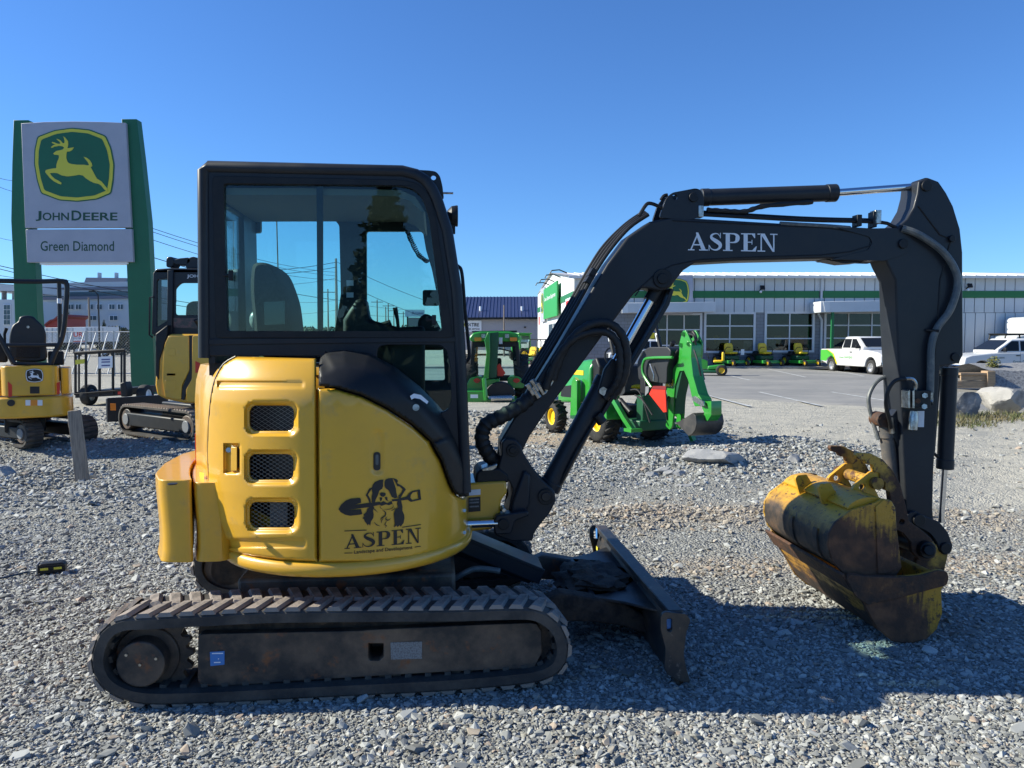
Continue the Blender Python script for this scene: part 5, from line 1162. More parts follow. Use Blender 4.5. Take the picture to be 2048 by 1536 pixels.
def wheel(parent, c, ax, Ro, w, rim, tm=TYRE, rm=WHT, lugs=0, name='wheel', mtx=None):
    """tyre and rim on axis ax through c"""
    c = Vector(c); ax = Vector(ax).normalized(); h = w / 2
    tb_ = MB().lathe([(-h * .8, rim * 1.0), (-h, rim * 1.12), (-h, Ro * .86), (-h * .82, Ro * .96), (-h * .5, Ro), (h * .5, Ro), (h * .82, Ro * .96), (h, Ro * .86), (h, rim * 1.12), (h * .8, rim * 1.0)], c, ax, 28)
    u = ax.orthogonal().normalized(); wv = ax.cross(u)
    for k in range(lugs):
        for s in (-1, 1):
            a_ = 2 * math.pi * (k + (.5 if s > 0 else 0)) / lugs; rad = u * math.cos(a_) + wv * math.sin(a_); tg = ax.cross(rad)
            Mx = Matrix((tg, ax, rad)).transposed() @ Matrix.Rotation(s * R(30), 3, 'Z')
            tb_.box(c + rad * (Ro + .006) + ax * s * h * .48, (Ro * .09, w * .55, .035), Mx)
    t = obj(name, tb_, tm, parent, smooth=40, mtx=mtx)
    obj('rim', MB().lathe([(-h * .82, rim * 1.03), (-h * .74, rim * .9), (-h * .35, rim * .82), (-h * .3, rim * .3), (-h * .42, rim * .28), (-h * .42, .001)], c, ax, 24).lathe([(h * .82, rim * 1.03), (h * .74, rim * .9), (h * .35, rim * .82), (h * .3, rim * .3), (h * .42, rim * .28), (h * .42, .001)], c, ax, 24), rm, t, smooth=40)
    return t
p_ = V3(178, 800, .2); wheel(ut, (p_.x, .2, .24), (1, 0, 0), .24, .2, .13); wheel(ut, (p_.x + 1.35, .2, .24), (1, 0, 0), .24, .2, .13)
# ---- chain-link fence, lorry trailer, far buildings
def flat(name, label, cat, Y, polys, parent=None, z0=0): pass
FC = Fr((at(215, 700, 36).x, 36, .0)); fc = thing('chain_link_fence', 'galvanised chain-link fence behind the utility trailer', 'fence', FC)
GALV = M('galvanised', (.42, .43, .44), .5, .6)
for k in range(7): obj('post', MB().cyl((-3.6 + k * 1.3, 0, 0), (-3.6 + k * 1.3, 0, 2.1), .035, n=8), GALV, fc)
for z in (.1, 2.05): obj('rail', MB().cyl((-3.6, 0, z), (4.2, 0, z), .022, n=8), GALV, fc)
wm = MB()
for k in range(-14, 56):
    for s in (-1, 1):
        x0 = -3.6 + k * .14; pts = [(x0, 0, .1), (x0 + s * 1.95, 0, 2.05)]
        a, b = Vector(pts[0]), Vector(pts[1])
        lo_t = max(0, min(1, ((-3.6 if s > 0 else 4.2) - a.x) / (b.x - a.x))); hi_t = max(0, min(1, ((4.2 if s > 0 else -3.6) - a.x) / (b.x - a.x)))
        if hi_t > lo_t: wm.cyl(a.lerp(b, lo_t), a.lerp(b, hi_t), .005, n=3, cap=False)
struct(obj('wire_mesh', wm, GALV, fc), 'stuff')
for k in range(5):
    x_ = -1.9 + k * .55; obj('brace', MB().cyl((x_, -.6, .1), (x_ + .35, -.1, 2.0), .03, n=8), GALV, fc)
HT = Fr((at(150, 690, 78).x, 78, 0)); ht = thing('semi_trailer', 'white box semi trailer with red UR lettering parked beyond the fence', 'trailer', HT)
WBOX = M('trailer_white', (.62, .63, .65), .5)
Q = HT.P
obj('box_body', MB().prism(Q([(60,656),(213,653),(213,683),(60,687)], 0), 0, 2.5), WBOX, ht, bev=.03)
for x_ in (92, 103, 113, 122, 133, 145, 173, 181, 188, 195, 204): obj('panel_rib', MB().prism(Q([(x_, 656), (x_ + 2, 656), (x_ + 2, 684), (x_, 684)], -.04), -.05, .02), GALV, ht)
obj('logo_panel', MB().prism(Q([(146,655),(171,655),(171,681),(146,682)], -.03), -.04, .01), WHT, ht)
px_text('UR', HT, 147, 664, 166, 674, -.05, REDV, ht, .03); px_text('SYSTEMS', HT, 147, 675, 167, 678, -.05, M('print_blue', (.08, .1, .25), .6), ht, .02)
for yy, m_ in ((682, REDV), (685, M('print_blue', (.08, .1, .25), .6))): obj('stripe', MB().prism(Q([(146, yy), (173, yy - .6), (173, yy + 1), (146, yy + 1.6)], -.045), -.05, -.03), m_, ht)
for x_ in (152, 206): 
    p_ = HT.pl(x_, 693, 0); wheel(ht, (p_[0], .4, .5), (0, 1, 0), .5, .3, .27)
obj('chassis', MB().prism(Q([(60,686),(213,683),(213,688),(60,691)], .3), .3, 2.2), BLK2, ht)
HB = Fr((at(120, 680, 150).x, 150, 0)); hb = thing('office_block', 'long pale office building with dark window band behind the pylon sign', 'building', HB)
OFW = M('office_wall', (.48, .53, .58), .7); OFG = M('office_glass', (.05, .09, .12), .15); OFD = M('office_band', (.16, .17, .22), .6)
Q = HB.P
obj('wall', MB().prism(Q([(84,599),(262,594),(262,690),(84,690)], 0), 0, 20), OFW, hb); obj('roof_band', MB().prism(Q([(80,566),(262,563),(262,595),(80,600)], -.3), -.3, 20), OFW, hb)
obj('window_band', MB().prism(Q([(86,585),(260,582),(260,591),(86,594)], -.35), -.4, -.2), OFG, hb); obj('shade_band', MB().prism(Q([(86,576),(260,573),(260,579),(86,582)], -.36), -.45, -.2), OFD, hb); obj('lower_band', MB().prism(Q([(86,594),(260,591),(260,597),(86,600)], -.36), -.45, -.2), OFD, hb)
obj('plant_room', MB().prism(Q([(168,566),(172,555),(252,556),(252,565)], 3), 3, 12), OFD, hb)
for x_ in (195, 229): obj('flue', MB().prism(Q([(x_, 545), (x_ + 3, 545), (x_ + 3, 560), (x_, 560)], 4), 4, 5), OFW, hb)
for (xs, y0, y1, w) in (((92, 110, 136, 151, 175, 193, 218, 235), 608, 619, 11), ((95, 146, 177, 219), 631, 641, 16), ((233,), 655, 665, 15)):
    for x_ in xs:
        wf = obj('window', MB().prism(Q([(x_, y0), (x_ + w, y0 - .3), (x_ + w, y1 - .3), (x_, y1)], 0), -.25, .02), WHT, hb)
        for k in (0, 1): obj('pane', MB().prism(Q([(x_ + .8 + k * w / 2, y0 + .8), (x_ + w / 2 - .4 + k * w / 2, y0 + .8), (x_ + w / 2 - .4 + k * w / 2, y1 - .8), (x_ + .8 + k * w / 2, y1 - .8)], -.25), -.28, -.24), OFG, wf)
HB2 = Fr((at(10, 680, 130).x, 130, 0)); h2 = thing('office_wing', 'pale office wing with tall stair window left of the pylon sign', 'building', HB2); Q = HB2.P
obj('wall', MB().prism(Q([(-60,599),(28,599),(28,690),(-60,690)], 0), 0, 15), OFW, h2); obj('canopy', MB().prism(Q([(-60,567),(28,569),(28,582),(-60,580)], 0), 0, 15), OFW, h2)
for x_ in (3, 24): obj('column', MB().prism(Q([(x_, 580), (x_ + 3, 580), (x_ + 3, 600), (x_, 600)], .5), .5, 1.5), CONC, h2)
sw_ = obj('stair_window', MB().prism(Q([(7,609),(21,609),(21,650),(7,650)], -.1), -.2, .1), WHT, h2)
for r_ in range(4):
    for k in (0, 1): obj('pane', MB().prism(Q([(7.8 + k * 6.6, 610 + r_ * 10), (13.4 + k * 6.6, 610 + r_ * 10), (13.4 + k * 6.6, 619 + r_ * 10), (7.8 + k * 6.6, 619 + r_ * 10)], -.2), -.25, -.19), OFG, sw_)
RS = Fr((at(105, 680, 95).x, 95, 0)); rs_ = thing('red_shed', 'small red gabled shed behind the white semi trailer', 'shed', RS); Q = RS.P
obj('wall', MB().prism(Q([(91,690),(91,646),(100,640),(108,638),(117,630),(119,690)], 0), 0, 6), M('red_siding', (.3, .05, .045), .7), rs_); obj('roof', MB().prism(Q([(89,649),(100,640),(108,638),(119,628),(121,632),(108,641),(100,643),(90,652)], -.3), -.4, 6.2), M('red_roof', (.22, .04, .04), .7), rs_)
# ================================================================ dealership
BD = Fr((0, 46.7, 0)); bd_ = thing('dealership', 'long light grey metal-clad dealership with green stripe and showroom windows', 'building', BD); Q = BD.P
SID = M('grey_siding', (.58, .60, .62), .55, c2=(.54, .56, .58), sc=.6); SIDD = M('siding_gap', (.16, .17, .19), .7); SIDW = M('white_siding', (.66, .67, .68), .55)
def cmu():
    m = bpy.data.materials.new('grey_block'); m.use_nodes = True; n = m.node_tree.nodes; l = m.node_tree.links; b = n['Principled BSDF']; b.inputs['Roughness'].default_value = .85
    t = n.new('ShaderNodeTexBrick'); tc = n.new('ShaderNodeTexCoord'); mp = n.new('ShaderNodeMapping'); mp.inputs['Rotation'].default_value = (R(90), 0, 0)
    l.new(tc.outputs['Object'], mp.inputs[0]); l.new(mp.outputs[0], t.inputs[0]); t.inputs['Color1'].default_value = (.25, .26, .28, 1); t.inputs['Color2'].default_value = (.21, .22, .24, 1); t.inputs['Mortar'].default_value = (.15, .15, .16, 1)
    t.inputs['Scale'].default_value = 1; t.inputs['Brick Width'].default_value = .4; t.inputs['Row Height'].default_value = .2; t.inputs['Mortar Size'].default_value = .012
    l.new(t.outputs[0], b.inputs['Base Color']); return m
CMU = cmu(); SGLS = glass('showroom_glass', (.55, .58, .58), 1.1); DARKI = M('showroom_dark', (.012, .012, .014), .8, c2=(.07, .06, .05), sc=.9, lo=.5, hi=.62)
fz = lambda py: BD.pl(1500, py, 0)[1]; fx_ = lambda px: BD.pl(px, 640, 0)[0]
XL, XR = fx_(1148), 46.; EAVE = fz(553); ZW0, ZW1 = fz(626), fz(704); ZG0, ZG1 = fz(596), fz(582)
wins = [(1410, 1509, 626, 704, 2), (1531, 1627, 625, 703, 2), (1650, 1790, 625, 702, 3), (1300, 1402, 628, 722, 3)]
holes = [Q([(a, y0), (b, y0), (b, y1), (a, y1)], 0) for a, b, y0, y1, _ in wins]
obj('front_wall', MB().prism([(XL, 0), (XR, 0), (XR, EAVE), (XL, EAVE)], 0, .3, holes), CMU, bd_)
pm = mesh(MB().box((0, 0, 0), (.55, .06, 1)), SID, 0, 'siding_panel')
def row(x0, x1, z0, z1):
    n = int((x1 - x0) / .6)
    for k in range(n): link('siding_panel', pm, bd_, Matrix.Translation((x0 + (k + .5) * (x1 - x0) / n, -.03, (z0 + z1) / 2)) @ Matrix.Diagonal((1 * (x1 - x0) / n / .6, 1, z1 - z0, 1)))
obj('siding_back', MB().box(((XL + XR) / 2, -.006, (ZW0 + EAVE) / 2 + .02), (XR - XL - .02, .01, EAVE - ZW0 - .04)), SIDD, bd_)
row(XL, XR, ZG1, EAVE - .02); row(XL, XR, ZW0 + .03, ZG0); row(fx_(1830), XR, .5, ZW0 + .0)
ds = fx_(1640)
for a, b in ((XL - .02, ds - .12), (ds + .12, XR)): obj('green_stripe', MB().box(((a + b) / 2, -.05, (ZG0 + ZG1) / 2), (b - a, .10, ZG1 - ZG0)), M('stripe_green', (.012, .15, .045), .5), bd_)
RIDGE = 6.75
rp_ = [(XL - .3, -.5), (XR, -.5), (XR, 12), (XL - .9, 12)]
obj('roof', MB().add([(XL - .3, -.5, EAVE + .02), (XR, -.5, EAVE + .02), (XR, 12, RIDGE), (XL - .9, 12, RIDGE), (XL - 1.4, 25, EAVE + .35), (XR, 25, EAVE + .35)], [(0, 1, 2, 3), (3, 2, 5, 4)]), M('metal_roof', (.48, .46, .46), .4), bd_)
obj('eave_trim', MB().box(((XL + XR) / 2 - .1, -.46, EAVE - .06), (XR - XL + .5, .1, .16)), SIDW, bd_)
rm_ = mesh(MB().box((0, 6, .0), (.06, 12.2, .05)), SIDW, 0, 'roof_rib')
for k in range(48):
    x = XL + .3 + k * .62
    if x < XR: link('roof_rib', rm_, bd_, Matrix.Translation((x, -.5, EAVE + .03)) @ Matrix.Rotation(math.atan2(RIDGE - EAVE - .02, 12.5), 4, 'X'))
obj('downspout', MB().tube([(ds, -.14, EAVE - .15), (ds, -.14, fz(600)), (ds - .18, -.2, fz(604)), (ds - .18, -.2, fz(628)), (ds + .05, -.14, fz(640)), (ds + .05, -.14, .2)], .07, 8), SID, bd_)
# windows
MUL = M('window_frame_white', (.6, .61, .63), .5)
for wi, (a, b, y0, y1, nc) in enumerate(wins):
    x0, x1, z0, z1 = fx_(a), fx_(b), fz(y1), fz(y0); f = .07
    m = MB(); wf = obj('window', MB().prism([(x0 - .06, z0 - .06), (x1 + .06, z0 - .06), (x1 + .06, z1 + .06), (x0 - .06, z1 + .06)], -.07, .05, [[(x0 + f, z0 + f), (x1 - f, z0 + f), (x1 - f, z1 - f), (x0 + f, z1 - f)]]), MUL, bd_)
    nr = 3; cw_ = (x1 - x0) / nc; ch = (z1 - z0) / nr
    for k in range(1, nc): obj('mullion', MB().box((x0 + k * cw_, -.01, (z0 + z1) / 2), (f, .1, z1 - z0 - 2 * f)), MUL, wf)
    for r_ in range(1, nr): obj('transom', MB().box(((x0 + x1) / 2, -.012, z0 + r_ * ch), (x1 - x0 - 2 * f, .09, f)), MUL, wf)
    for k in range(nc):
        for r_ in range(nr): obj('pane', MB().box((x0 + (k + .5) * cw_, .01, z0 + (r_ + .5) * ch), (cw_ - f, .012, ch - f)), SGLS, wf)
obj('showroom_floor', MB().box(((XL + XR) / 2, 5, .1), (XR - XL - .8, 9, .1)), CONC, bd_)
obj('showroom_back', MB().box(((XL + XR) / 2, 8, 2.6), (XR - XL - .8, .2, 5)), DARKI, bd_); obj('showroom_ceiling', MB().box(((XL + XR) / 2, 4.3, 4.2), (XR - XL - .8, 7.5, .1)), DARKI, bd_)
for (a, b, y0, y1, m_) in ((1487, 1508, 682, 703, 'poster'), (1608, 1626, 680, 702, 'poster'), (1651, 1660, 682, 702, 'poster'), (1535, 1552, 680, 700, 'poster')):
    obj('window_poster', MB().prism(Q([(a, y0), (b, y0), (b, y1), (a, y1)], .06), .05, .06), M('poster_pale', (.45, .52, .55), .6, c2=(.12, .25, .2), sc=3), bd_)
# entrance: grey pylon panel with badge, canopy, flag in the door glass
ep = obj('entrance_sign', MB().prism(Q([(1296,552),(1385,550),(1385,628),(1296,630)], -.5), -.6, -.1), SGRY, bd_, bev=.02)
c_ = BD.pl(1350, 583, -.6); logo(ep, (c_[0], -.604, c_[1]), 1.72, JDM, t=.05)
px_text('JOHN DEERE', BD, 1311, 613, 1377, 622, -.604, TXG, ep, .02)
obj('canopy', MB().prism(Q([(1246,606),(1430,604),(1430,624),(1246,626)], -1.2), -1.4, -.62), SID, bd_, bev=.02); obj('canopy_end', MB().prism(Q([(1244,606),(1256,606),(1256,626),(1244,626)], -1.4), -1.45, -1.4), SIDW, bd_)
fl = Q([(1287,653),(1309,653),(1309,665),(1287,665)], -.05)
obj('flag_poster', MB().prism(fl, -.09, -.075), M('flag_blue', (.02, .12, .5), .6), bd_); obj('flag_poster', MB().prism(Q([(1287,665),(1309,665),(1309,677),(1287,677)], -.05), -.09, -.075), M('flag_yellow', (.75, .6, .03), .6), bd_)
obj('canopy', MB().prism(Q([(1639,603),(1790,601),(1790,623),(1639,625)], -1.6), -1.8, -.15), SID, bd_, bev=.02)
obj('canopy_end', MB().prism(Q([(1646,603),(1659,603),(1659,624),(1650,624)], -1.8), -1.84, -1.8), SIDW, bd_)
gp = BD.pl(1662, 700, -1.6); obj('green_post', MB().box((gp[0], -1.7, 1.75), (.14, .14, 3.3)), M('stripe_green', (.012, .15, .045), .5), bd_)
for px_, py_ in ((1524, 577), (1938, 573)):
    a = BD.pl(px_, py_, -.2); fl_ = obj('flood_light', MB().box((a[0], -.3, a[1] + .05), (.28, .1, .26), Matrix.Rotation(R(-25), 3, 'X')), BLK2, bd_, bev=.02)
    obj('lamp_bracket', MB().cyl((a[0] - .08, -.05, a[1] - .12), (a[0] - .02, -.28, a[1] + .02), .04, n=8), BLK2, fl_); obj('sensor', MB().ball((a[0] - .1, -.3, a[1] - .2), .08, 8), WHT, fl_)
# gable end in the sun
A_, B_ = Vector((XL, 0, 0)), Vector((fx_(1148) - 1.35, 25, 0)); wd = (B_ - A_).normalized(); wn_ = Vector((-wd.y, wd.x, 0))
gl_ = lambda t, z, o=0: A_.lerp(B_, t) + wn_ * o + Vector((0, 0, z))
obj('gable_wall', MB().add([gl_(0, 0), gl_(1, 0), gl_(1, EAVE + .3), gl_(.48, RIDGE), gl_(0, EAVE)] + [gl_(0, 0, -.3), gl_(1, 0, -.3), gl_(1, EAVE + .3, -.3), gl_(.48, RIDGE, -.3), gl_(0, EAVE, -.3)], [(0, 1, 2, 3, 4), (9, 8, 7, 6, 5)] + [(i, (i + 1) % 5, (i + 1) % 5 + 5, i + 5) for i in range(5)]), SIDW, bd_)
def gquad(px0, px1, z0, z1, o, mat, nm, par=bd_, th=.1):
    tt = []
    for p in (px0, px1):
        k = (p - 1024) / F; w = B_ - A_  # where the sight line crosses the gable wall
        t = ((46.7) * k - A_.x) / (w.x - k * w.y); tt.append(t)
    a, b = tt; vs = [gl_(a, z0, o), gl_(b, z0, o), gl_(b, z1, o), gl_(a, z1, o)]; vs += [v - wn_ * (o + .0 if o < th else th) for v in vs]
    return obj(nm, MB().add(vs, [(0, 1, 2, 3), (7, 6, 5, 4)] + [(i, (i + 1) % 4, (i + 1) % 4 + 4, i + 4) for i in range(4)]), mat, par), tt
gquad(1147, 1076, ZG0, ZG1, .06, M('stripe_green', (.012, .15, .045), .5), 'green_stripe')
gs, tt = gquad(1122, 1094, 3.35, 5.75, .3, M('green_board', (.02, .28, .06), .5), 'green_board')
def gtext(s, px0, px1, z0, z1, mat, par):
    w = B_ - A_; T = [((46.7) * (p - 1024) / F - A_.x) / (w.x - (p - 1024) / F * w.y) for p in (px0, px1)]
    fit_text(s, lambda u, v: gl_(T[0] + (T[1] - T[0]) * u, z0 + (z1 - z0) * v, .31), mat, 'lettering', par, .01)
gtext('Green Diamond Equipment', 1096, 1119, 4.65, 5.05, WHT, gs)
bo_, _ = gquad(1093.5, 1085, 3.2, 6.0, .2, SGRY, 'badge_board'); tb0 = ((46.7) * (1089 - 1024) / F - A_.x) / ((B_ - A_).x - (1089 - 1024) / F * (B_ - A_).y)
cl = gl_(tb0, 4.75, .21); logo(bo_, cl, 1.9, JDM, right=tuple(-wd), up=(0, 0, 1), t=.04)
for (p0, p1, z0, z1) in ((1126, 1119, .9, 3.0), (1117, 1108, .9, 3.0), (1107, 1098, .5, 3.0)):
    gw, _ = gquad(p0, p1, z0, z1, .05, MUL, 'window'); gquad(p0 - .6, p1 + .6, z0 + .12, z1 - .12, .07, OFG, 'pane', gw, .02)
for (p0, p1, z0, z1) in ((1082, 1078, 2.3, 3.9), (1143, 1133, 3.3, 4.3)):
    gn, _ = gquad(p0, p1, z0, z1, .08, WHT, 'notice'); gquad(p0 - .8, p1 + .8, z0 + (z1 - z0) * .45, z1 - .15, .09, REDV, 'notice_print', gn, .02)
for t_ in (.14, .28, .44, .58): 
    obj('gooseneck_lamp', MB().tube([gl_(t_, 6.0, 0), gl_(t_, 6.2, .5), gl_(t_, 6.15, 1.0), gl_(t_, 5.95, 1.1)], .04, 6), BLK2, bd_)
# ---- blue-roofed tyre shop
TS = Fr((at(998, 680, 82).x, 82, 0)); ts = thing('tyre_shop', 'low grey workshop with dark blue ribbed metal roof beyond the yard', 'building', TS); Q = TS.P
obj('wall', MB().prism(Q([(918,634),(1110,633),(1110,700),(918,700)], 0), 0, 12), M('shop_siding', (.36, .35, .38), .6), ts)
obj('roof', MB().add([Vector((TS.pl(914, 637, -.5)[0], -.5, TS.pl(914, 637, -.5)[1])), Vector((TS.pl(1112, 637, -.5)[0], -.5, TS.pl(1112, 637, -.5)[1])), Vector((TS.pl(1112, 593, 7)[0], 7, TS.pl(1112, 593, 7)[1])), Vector((TS.pl(918, 594, 7)[0], 7, TS.pl(918, 594, 7)[1])), Vector((TS.pl(1112, 637, -.5)[0], 14, 2.8)), Vector((TS.pl(914, 637, -.5)[0], 14, 2.8))], [(0, 1, 2, 3), (3, 2, 4, 5)]), M('blue_metal_roof', (.03, .042, .11), .45), ts)
zr0, zr1 = TS.pl(1000, 637, -.5)[1], TS.pl(1000, 593.5, 7)[1]; xr0, xr1 = TS.pl(916, 637, -.5)[0], TS.pl(1111, 637, -.5)[0]
rbm = mesh(MB().cyl((0, -.5, zr0 + .03), (0, 7, zr1 + .03), .04, n=5), M('blue_metal_roof', (.03, .042, .11), .45), 0, 'roof_rib')
for k in range(27): link('roof_rib', rbm, ts, Matrix.Translation((xr0 + (k + .5) * (xr1 - xr0) / 27, 0, 0)))
obj('eave', MB().prism(Q([(914,635),(1112,634),(1112,638),(914,639)], -.55), -.6, -.4), BLK2, ts)
sg_ = obj('shop_sign', MB().prism(Q([(921,641),(963,641),(963,664),(921,664)], -.05), -.2, 0), WHT, ts)
obj('sign_tab', MB().prism(Q(rrect(923, 646, 932, 653, 1.5, 2), -.21), -.215, -.2), SYEL, ts); px_text('OK', TS, 924.5, 647.5, 930.5, 651.5, -.217, BLKV, ts, .03)
px_text('<<', TS, 935, 646, 942, 653, -.21, BLKV, ts, .03); px_text('TIRE', TS, 943, 646, 958, 653, -.21, BLKV, ts, .03); px_text('auto service', TS, 933, 655, 959, 660, -.21, BLKV, ts, .01)
for px_ in (961, 1044): a = TS.pl(px_, 622, 2); obj('roof_vent', MB().cyl((a[0], 2, a[1] - .6), (a[0], 2, a[1] + .5), .14, n=8), WHT, ts)
obj('small_window', MB().prism(Q([(1048,653),(1052,653),(1052,656),(1048,656)], -.05), -.08, 0), BLKV, ts)
# ================================================================ pickups
CARG = M('car_glass', (.012, .014, .017), .12, spec=.2)
def pickup(name, label, fr, green=False, roof_lights=False):
    t = thing(name, label, 'pickup truck', fr)
    def arch(cx, r, n=9): return [(cx + r * math.cos(R(180 * k / n)), .42 + r * math.sin(R(180 * k / n))) for k in range(n + 1)]
    side = [(-2.85, .62), (-2.9, 1.22), (-2.86, 1.3), (-.8, 1.32), (1.0, 1.30), (1.6, 1.27), (2.5, 1.18), (2.82, 1.08), (2.88, .8), (2.86, .52)] + arch(1.95, .5) + [(1.35, .40), (-1.2, .40)] + arch(-1.75, .5) + [(-2.35, .5)]
    b = obj('body', MB().prism(side, -.97, .97), WPNT, t, bev=.06, seg=3)
    lo_, hi_ = 1.29, 1.99
    ring0 = [(-.80, -.93), (1.20, -.93), (1.28, -.7), (1.28, .7), (1.20, .93), (-.80, .93)]; ring1 = [(-.64, -.80), (.38, -.80), (.5, -.66), (.5, .66), (.38, .80), (-.64, .80)]
    cb_ = obj('cab', MB().loft([[(x, y, lo_) for x, y in ring0], [(x * .99, y * .98, 1.45) for x, y in ring0], [(x, y, hi_ - .05) for x, y in ring1], [(x * .9, y * .9, hi_) for x, y in ring1]]), WPNT, t, bev=.04, seg=3)
    def sp(x, z, s, o=.012):
        u = (z - lo_) / (hi_ - lo_); return Vector((x, s * (.93 + (.80 - .93) * u + o), z))
    for s in (-1, 1):
        for poly in ([(-.70, 1.38), (.04, 1.38), (.02, 1.86), (-.60, 1.86)], [(.12, 1.38), (1.06, 1.38), (.46, 1.86), (.10, 1.86)]):
            pts = [sp(x, z, s) for x, z in poly]; obj('side_window', MB().add(pts, [(0, 1, 2, 3)]), CARG, cb_)
        obj('mirror', MB().box((.92, s * 1.06, 1.45), (.1, .2, .2)), BLK2, t, bev=.02); obj('door_handle', MB().box((.2, s * .985, 1.16), (.2, .03, .04)), BLK2, b)
        obj('door_seam', MB().box((.08, s * .972, .9), (.015, .01, .8)), GREYL, b)
        for x in (-1.75, 1.95):
            wheel(t, (x, s * .84, .39), (0, 1, 0), .39, .27, .24, TYRE, M('alloy_rim', (.6, .6, .62), .3, .8)); obj('wheel_well', MB().cyl((x, s * .4, .45), (x, s * .70, .45), .47, n=20), BLKV, t)
        obj('headlight', MB().box((2.8, s * .76, .98), (.14, .34, .16)), M('lamp_clear', (.6, .62, .65), .15), t, bev=.03); obj('tail_light', MB().box((-2.87, s * .88, 1.05), (.08, .14, .36)), REDV, t, bev=.02)
    obj('windshield', MB().add([(1.29, -.80, 1.45), (1.29, .80, 1.45), (.57, .68, 1.915), (.57, -.68, 1.915)], [(0, 1, 2, 3)]), CARG, cb_); obj('rear_window', MB().add([(-.82, -.7, 1.42), (-.82, .7, 1.42), (-.60, .55, 1.82), (-.60, -.55, 1.82)], [(0, 1, 2, 3)]), OFG, cb_)
    obj('bed_shade_slab', MB().box((-1.85, 0, 1.298), (1.95, 1.62, .05)), BLKV, t)  # black slab on top stands in for the shade inside the open bed
    obj('front_bumper', MB().box((2.9, 0, .58), (.16, 1.9, .26)), CHR, t, bev=.04); obj('grille', MB().box((2.87, 0, .92), (.06, 1.2, .3)), BLK2, t, bev=.02); obj('rear_bumper', MB().box((-2.92, 0, .6), (.14, 1.9, .2)), CHR, t, bev=.03)
    if green:
        for s in (-1, 1):
            obj('green_wrap', MB().prism([(-2.86, .66), (-2.86, 1.24), (-2.2, 1.26), (-1.6, 1.05), (-1.22, .5), (-1.25, .62), (-1.4, .80), (-1.75, .95), (-2.1, .8), (-2.28, .62)], s * .974, s * .982), M('wrap_green', (.07, .38, .05), .35), b)
            obj('yellow_stripe', MB().prism([(-2.2, 1.27), (-2.1, 1.27), (-1.5, 1.05), (-1.1, .48), (-1.2, .48), (-1.58, 1.04)], s * .976, s * .984), DYEL, b)
    for s in (-1, 1): text('Green DIAMOND', TXG if roof_lights else M('wrap_green', (.07, .38, .05), .35), b, (-.3 if not roof_lights else -.2, s * .975, .86), .17, right=(-s, 0, 0) if s > 0 else (1, 0, 0), ext=.002)
    if roof_lights:
        for k in range(5): obj('roof_light', MB().box((.3, -.4 + k * .2, 1.95), (.09, .07, .04)), M('lamp_clear', (.6, .62, .65), .15), t, bev=.01)
        for s in (-1, 1): text('JOHN DEERE', TXG, b, (1.15, s * .975, 1.05), .1, right=(-s, 0, 0) if s > 0 else (1, 0, 0), ext=.002)
    return t
hd = math.atan2(-.99, .13)
pickup('pickup_truck', 'white pickup with green and yellow wrapped tail parked before showroom', Fr((19.1, 41.6, gzf(19.1, 41.6) + .03), hd), green=True)
pickup('pickup_truck', 'white crew truck with roof marker lamps parked behind the timber planter', Fr((24.6, 38.2, gzf(24.6, 38.2) + .2), R(183)), roof_lights=True)
cr = pickup('pickup_truck', 'white vehicle mostly hidden behind the green backhoe tractor', Fr((7.55, 42.5, .02), R(180)))
cr.scale = (.8, .8, .84)
UV = Fr((at(2022, 690, 43).x, 43, .0)); uv = thing('utility_vehicle', 'black utility vehicle roof cage showing above the white crew truck', 'utility vehicle', UV)
for s in (-.7, .7):
    obj('cage_tube', MB().tube([(-1.0, s, .9), (-.75, s, 1.95), (.9, s, 1.98), (1.1, s, .9)], .05, 8), BLK2, uv)
obj('roof', MB().box((.05, 0, 2.0), (1.8, 1.5, .06)), BLK2, uv, bev=.02); obj('body', MB().prism([(-1.5, .35), (-1.5, .9), (1.5, .95), (1.6, .6), (1.5, .35)], -.7, .7), GRN, uv, bev=.06); obj('windscreen', MB().add([(-.98, -.65, 1.0), (-.98, .65, 1.0), (-.76, .65, 1.9), (-.76, -.65, 1.9)], [(0, 1, 2, 3)]), CLEAR, uv)
for x in (-1., 1.):
    for s in (-.6, .6): wheel(uv, (x, s, .33), (0, 1, 0), .33, .25, .17)
BT = Fr((at(2075, 690, 45).x, 45, 0)); bt_ = thing('box_truck', 'white cube truck at the lot edge beside the grey wall', 'truck', BT)
obj('cargo_box', MB().prism(rounded([(-1.25, .9), (-1.25, 3.0), (3.5, 3.0), (3.5, .9)], .35, 4), -1.1, 1.1), WPNT, bt_, bev=.05); obj('cab', MB().prism([(-2.2, .5), (-2.2, 1.2), (-1.9, 1.9), (-1.2, 2.0), (-1.2, .5)], -1.0, 1.0), WPNT, bt_, bev=.08)
for x in (-1.6, 2.4):
    for s in (-.9, .9): wheel(bt_, (x, s, .42), (0, 1, 0), .42, .28, .25)
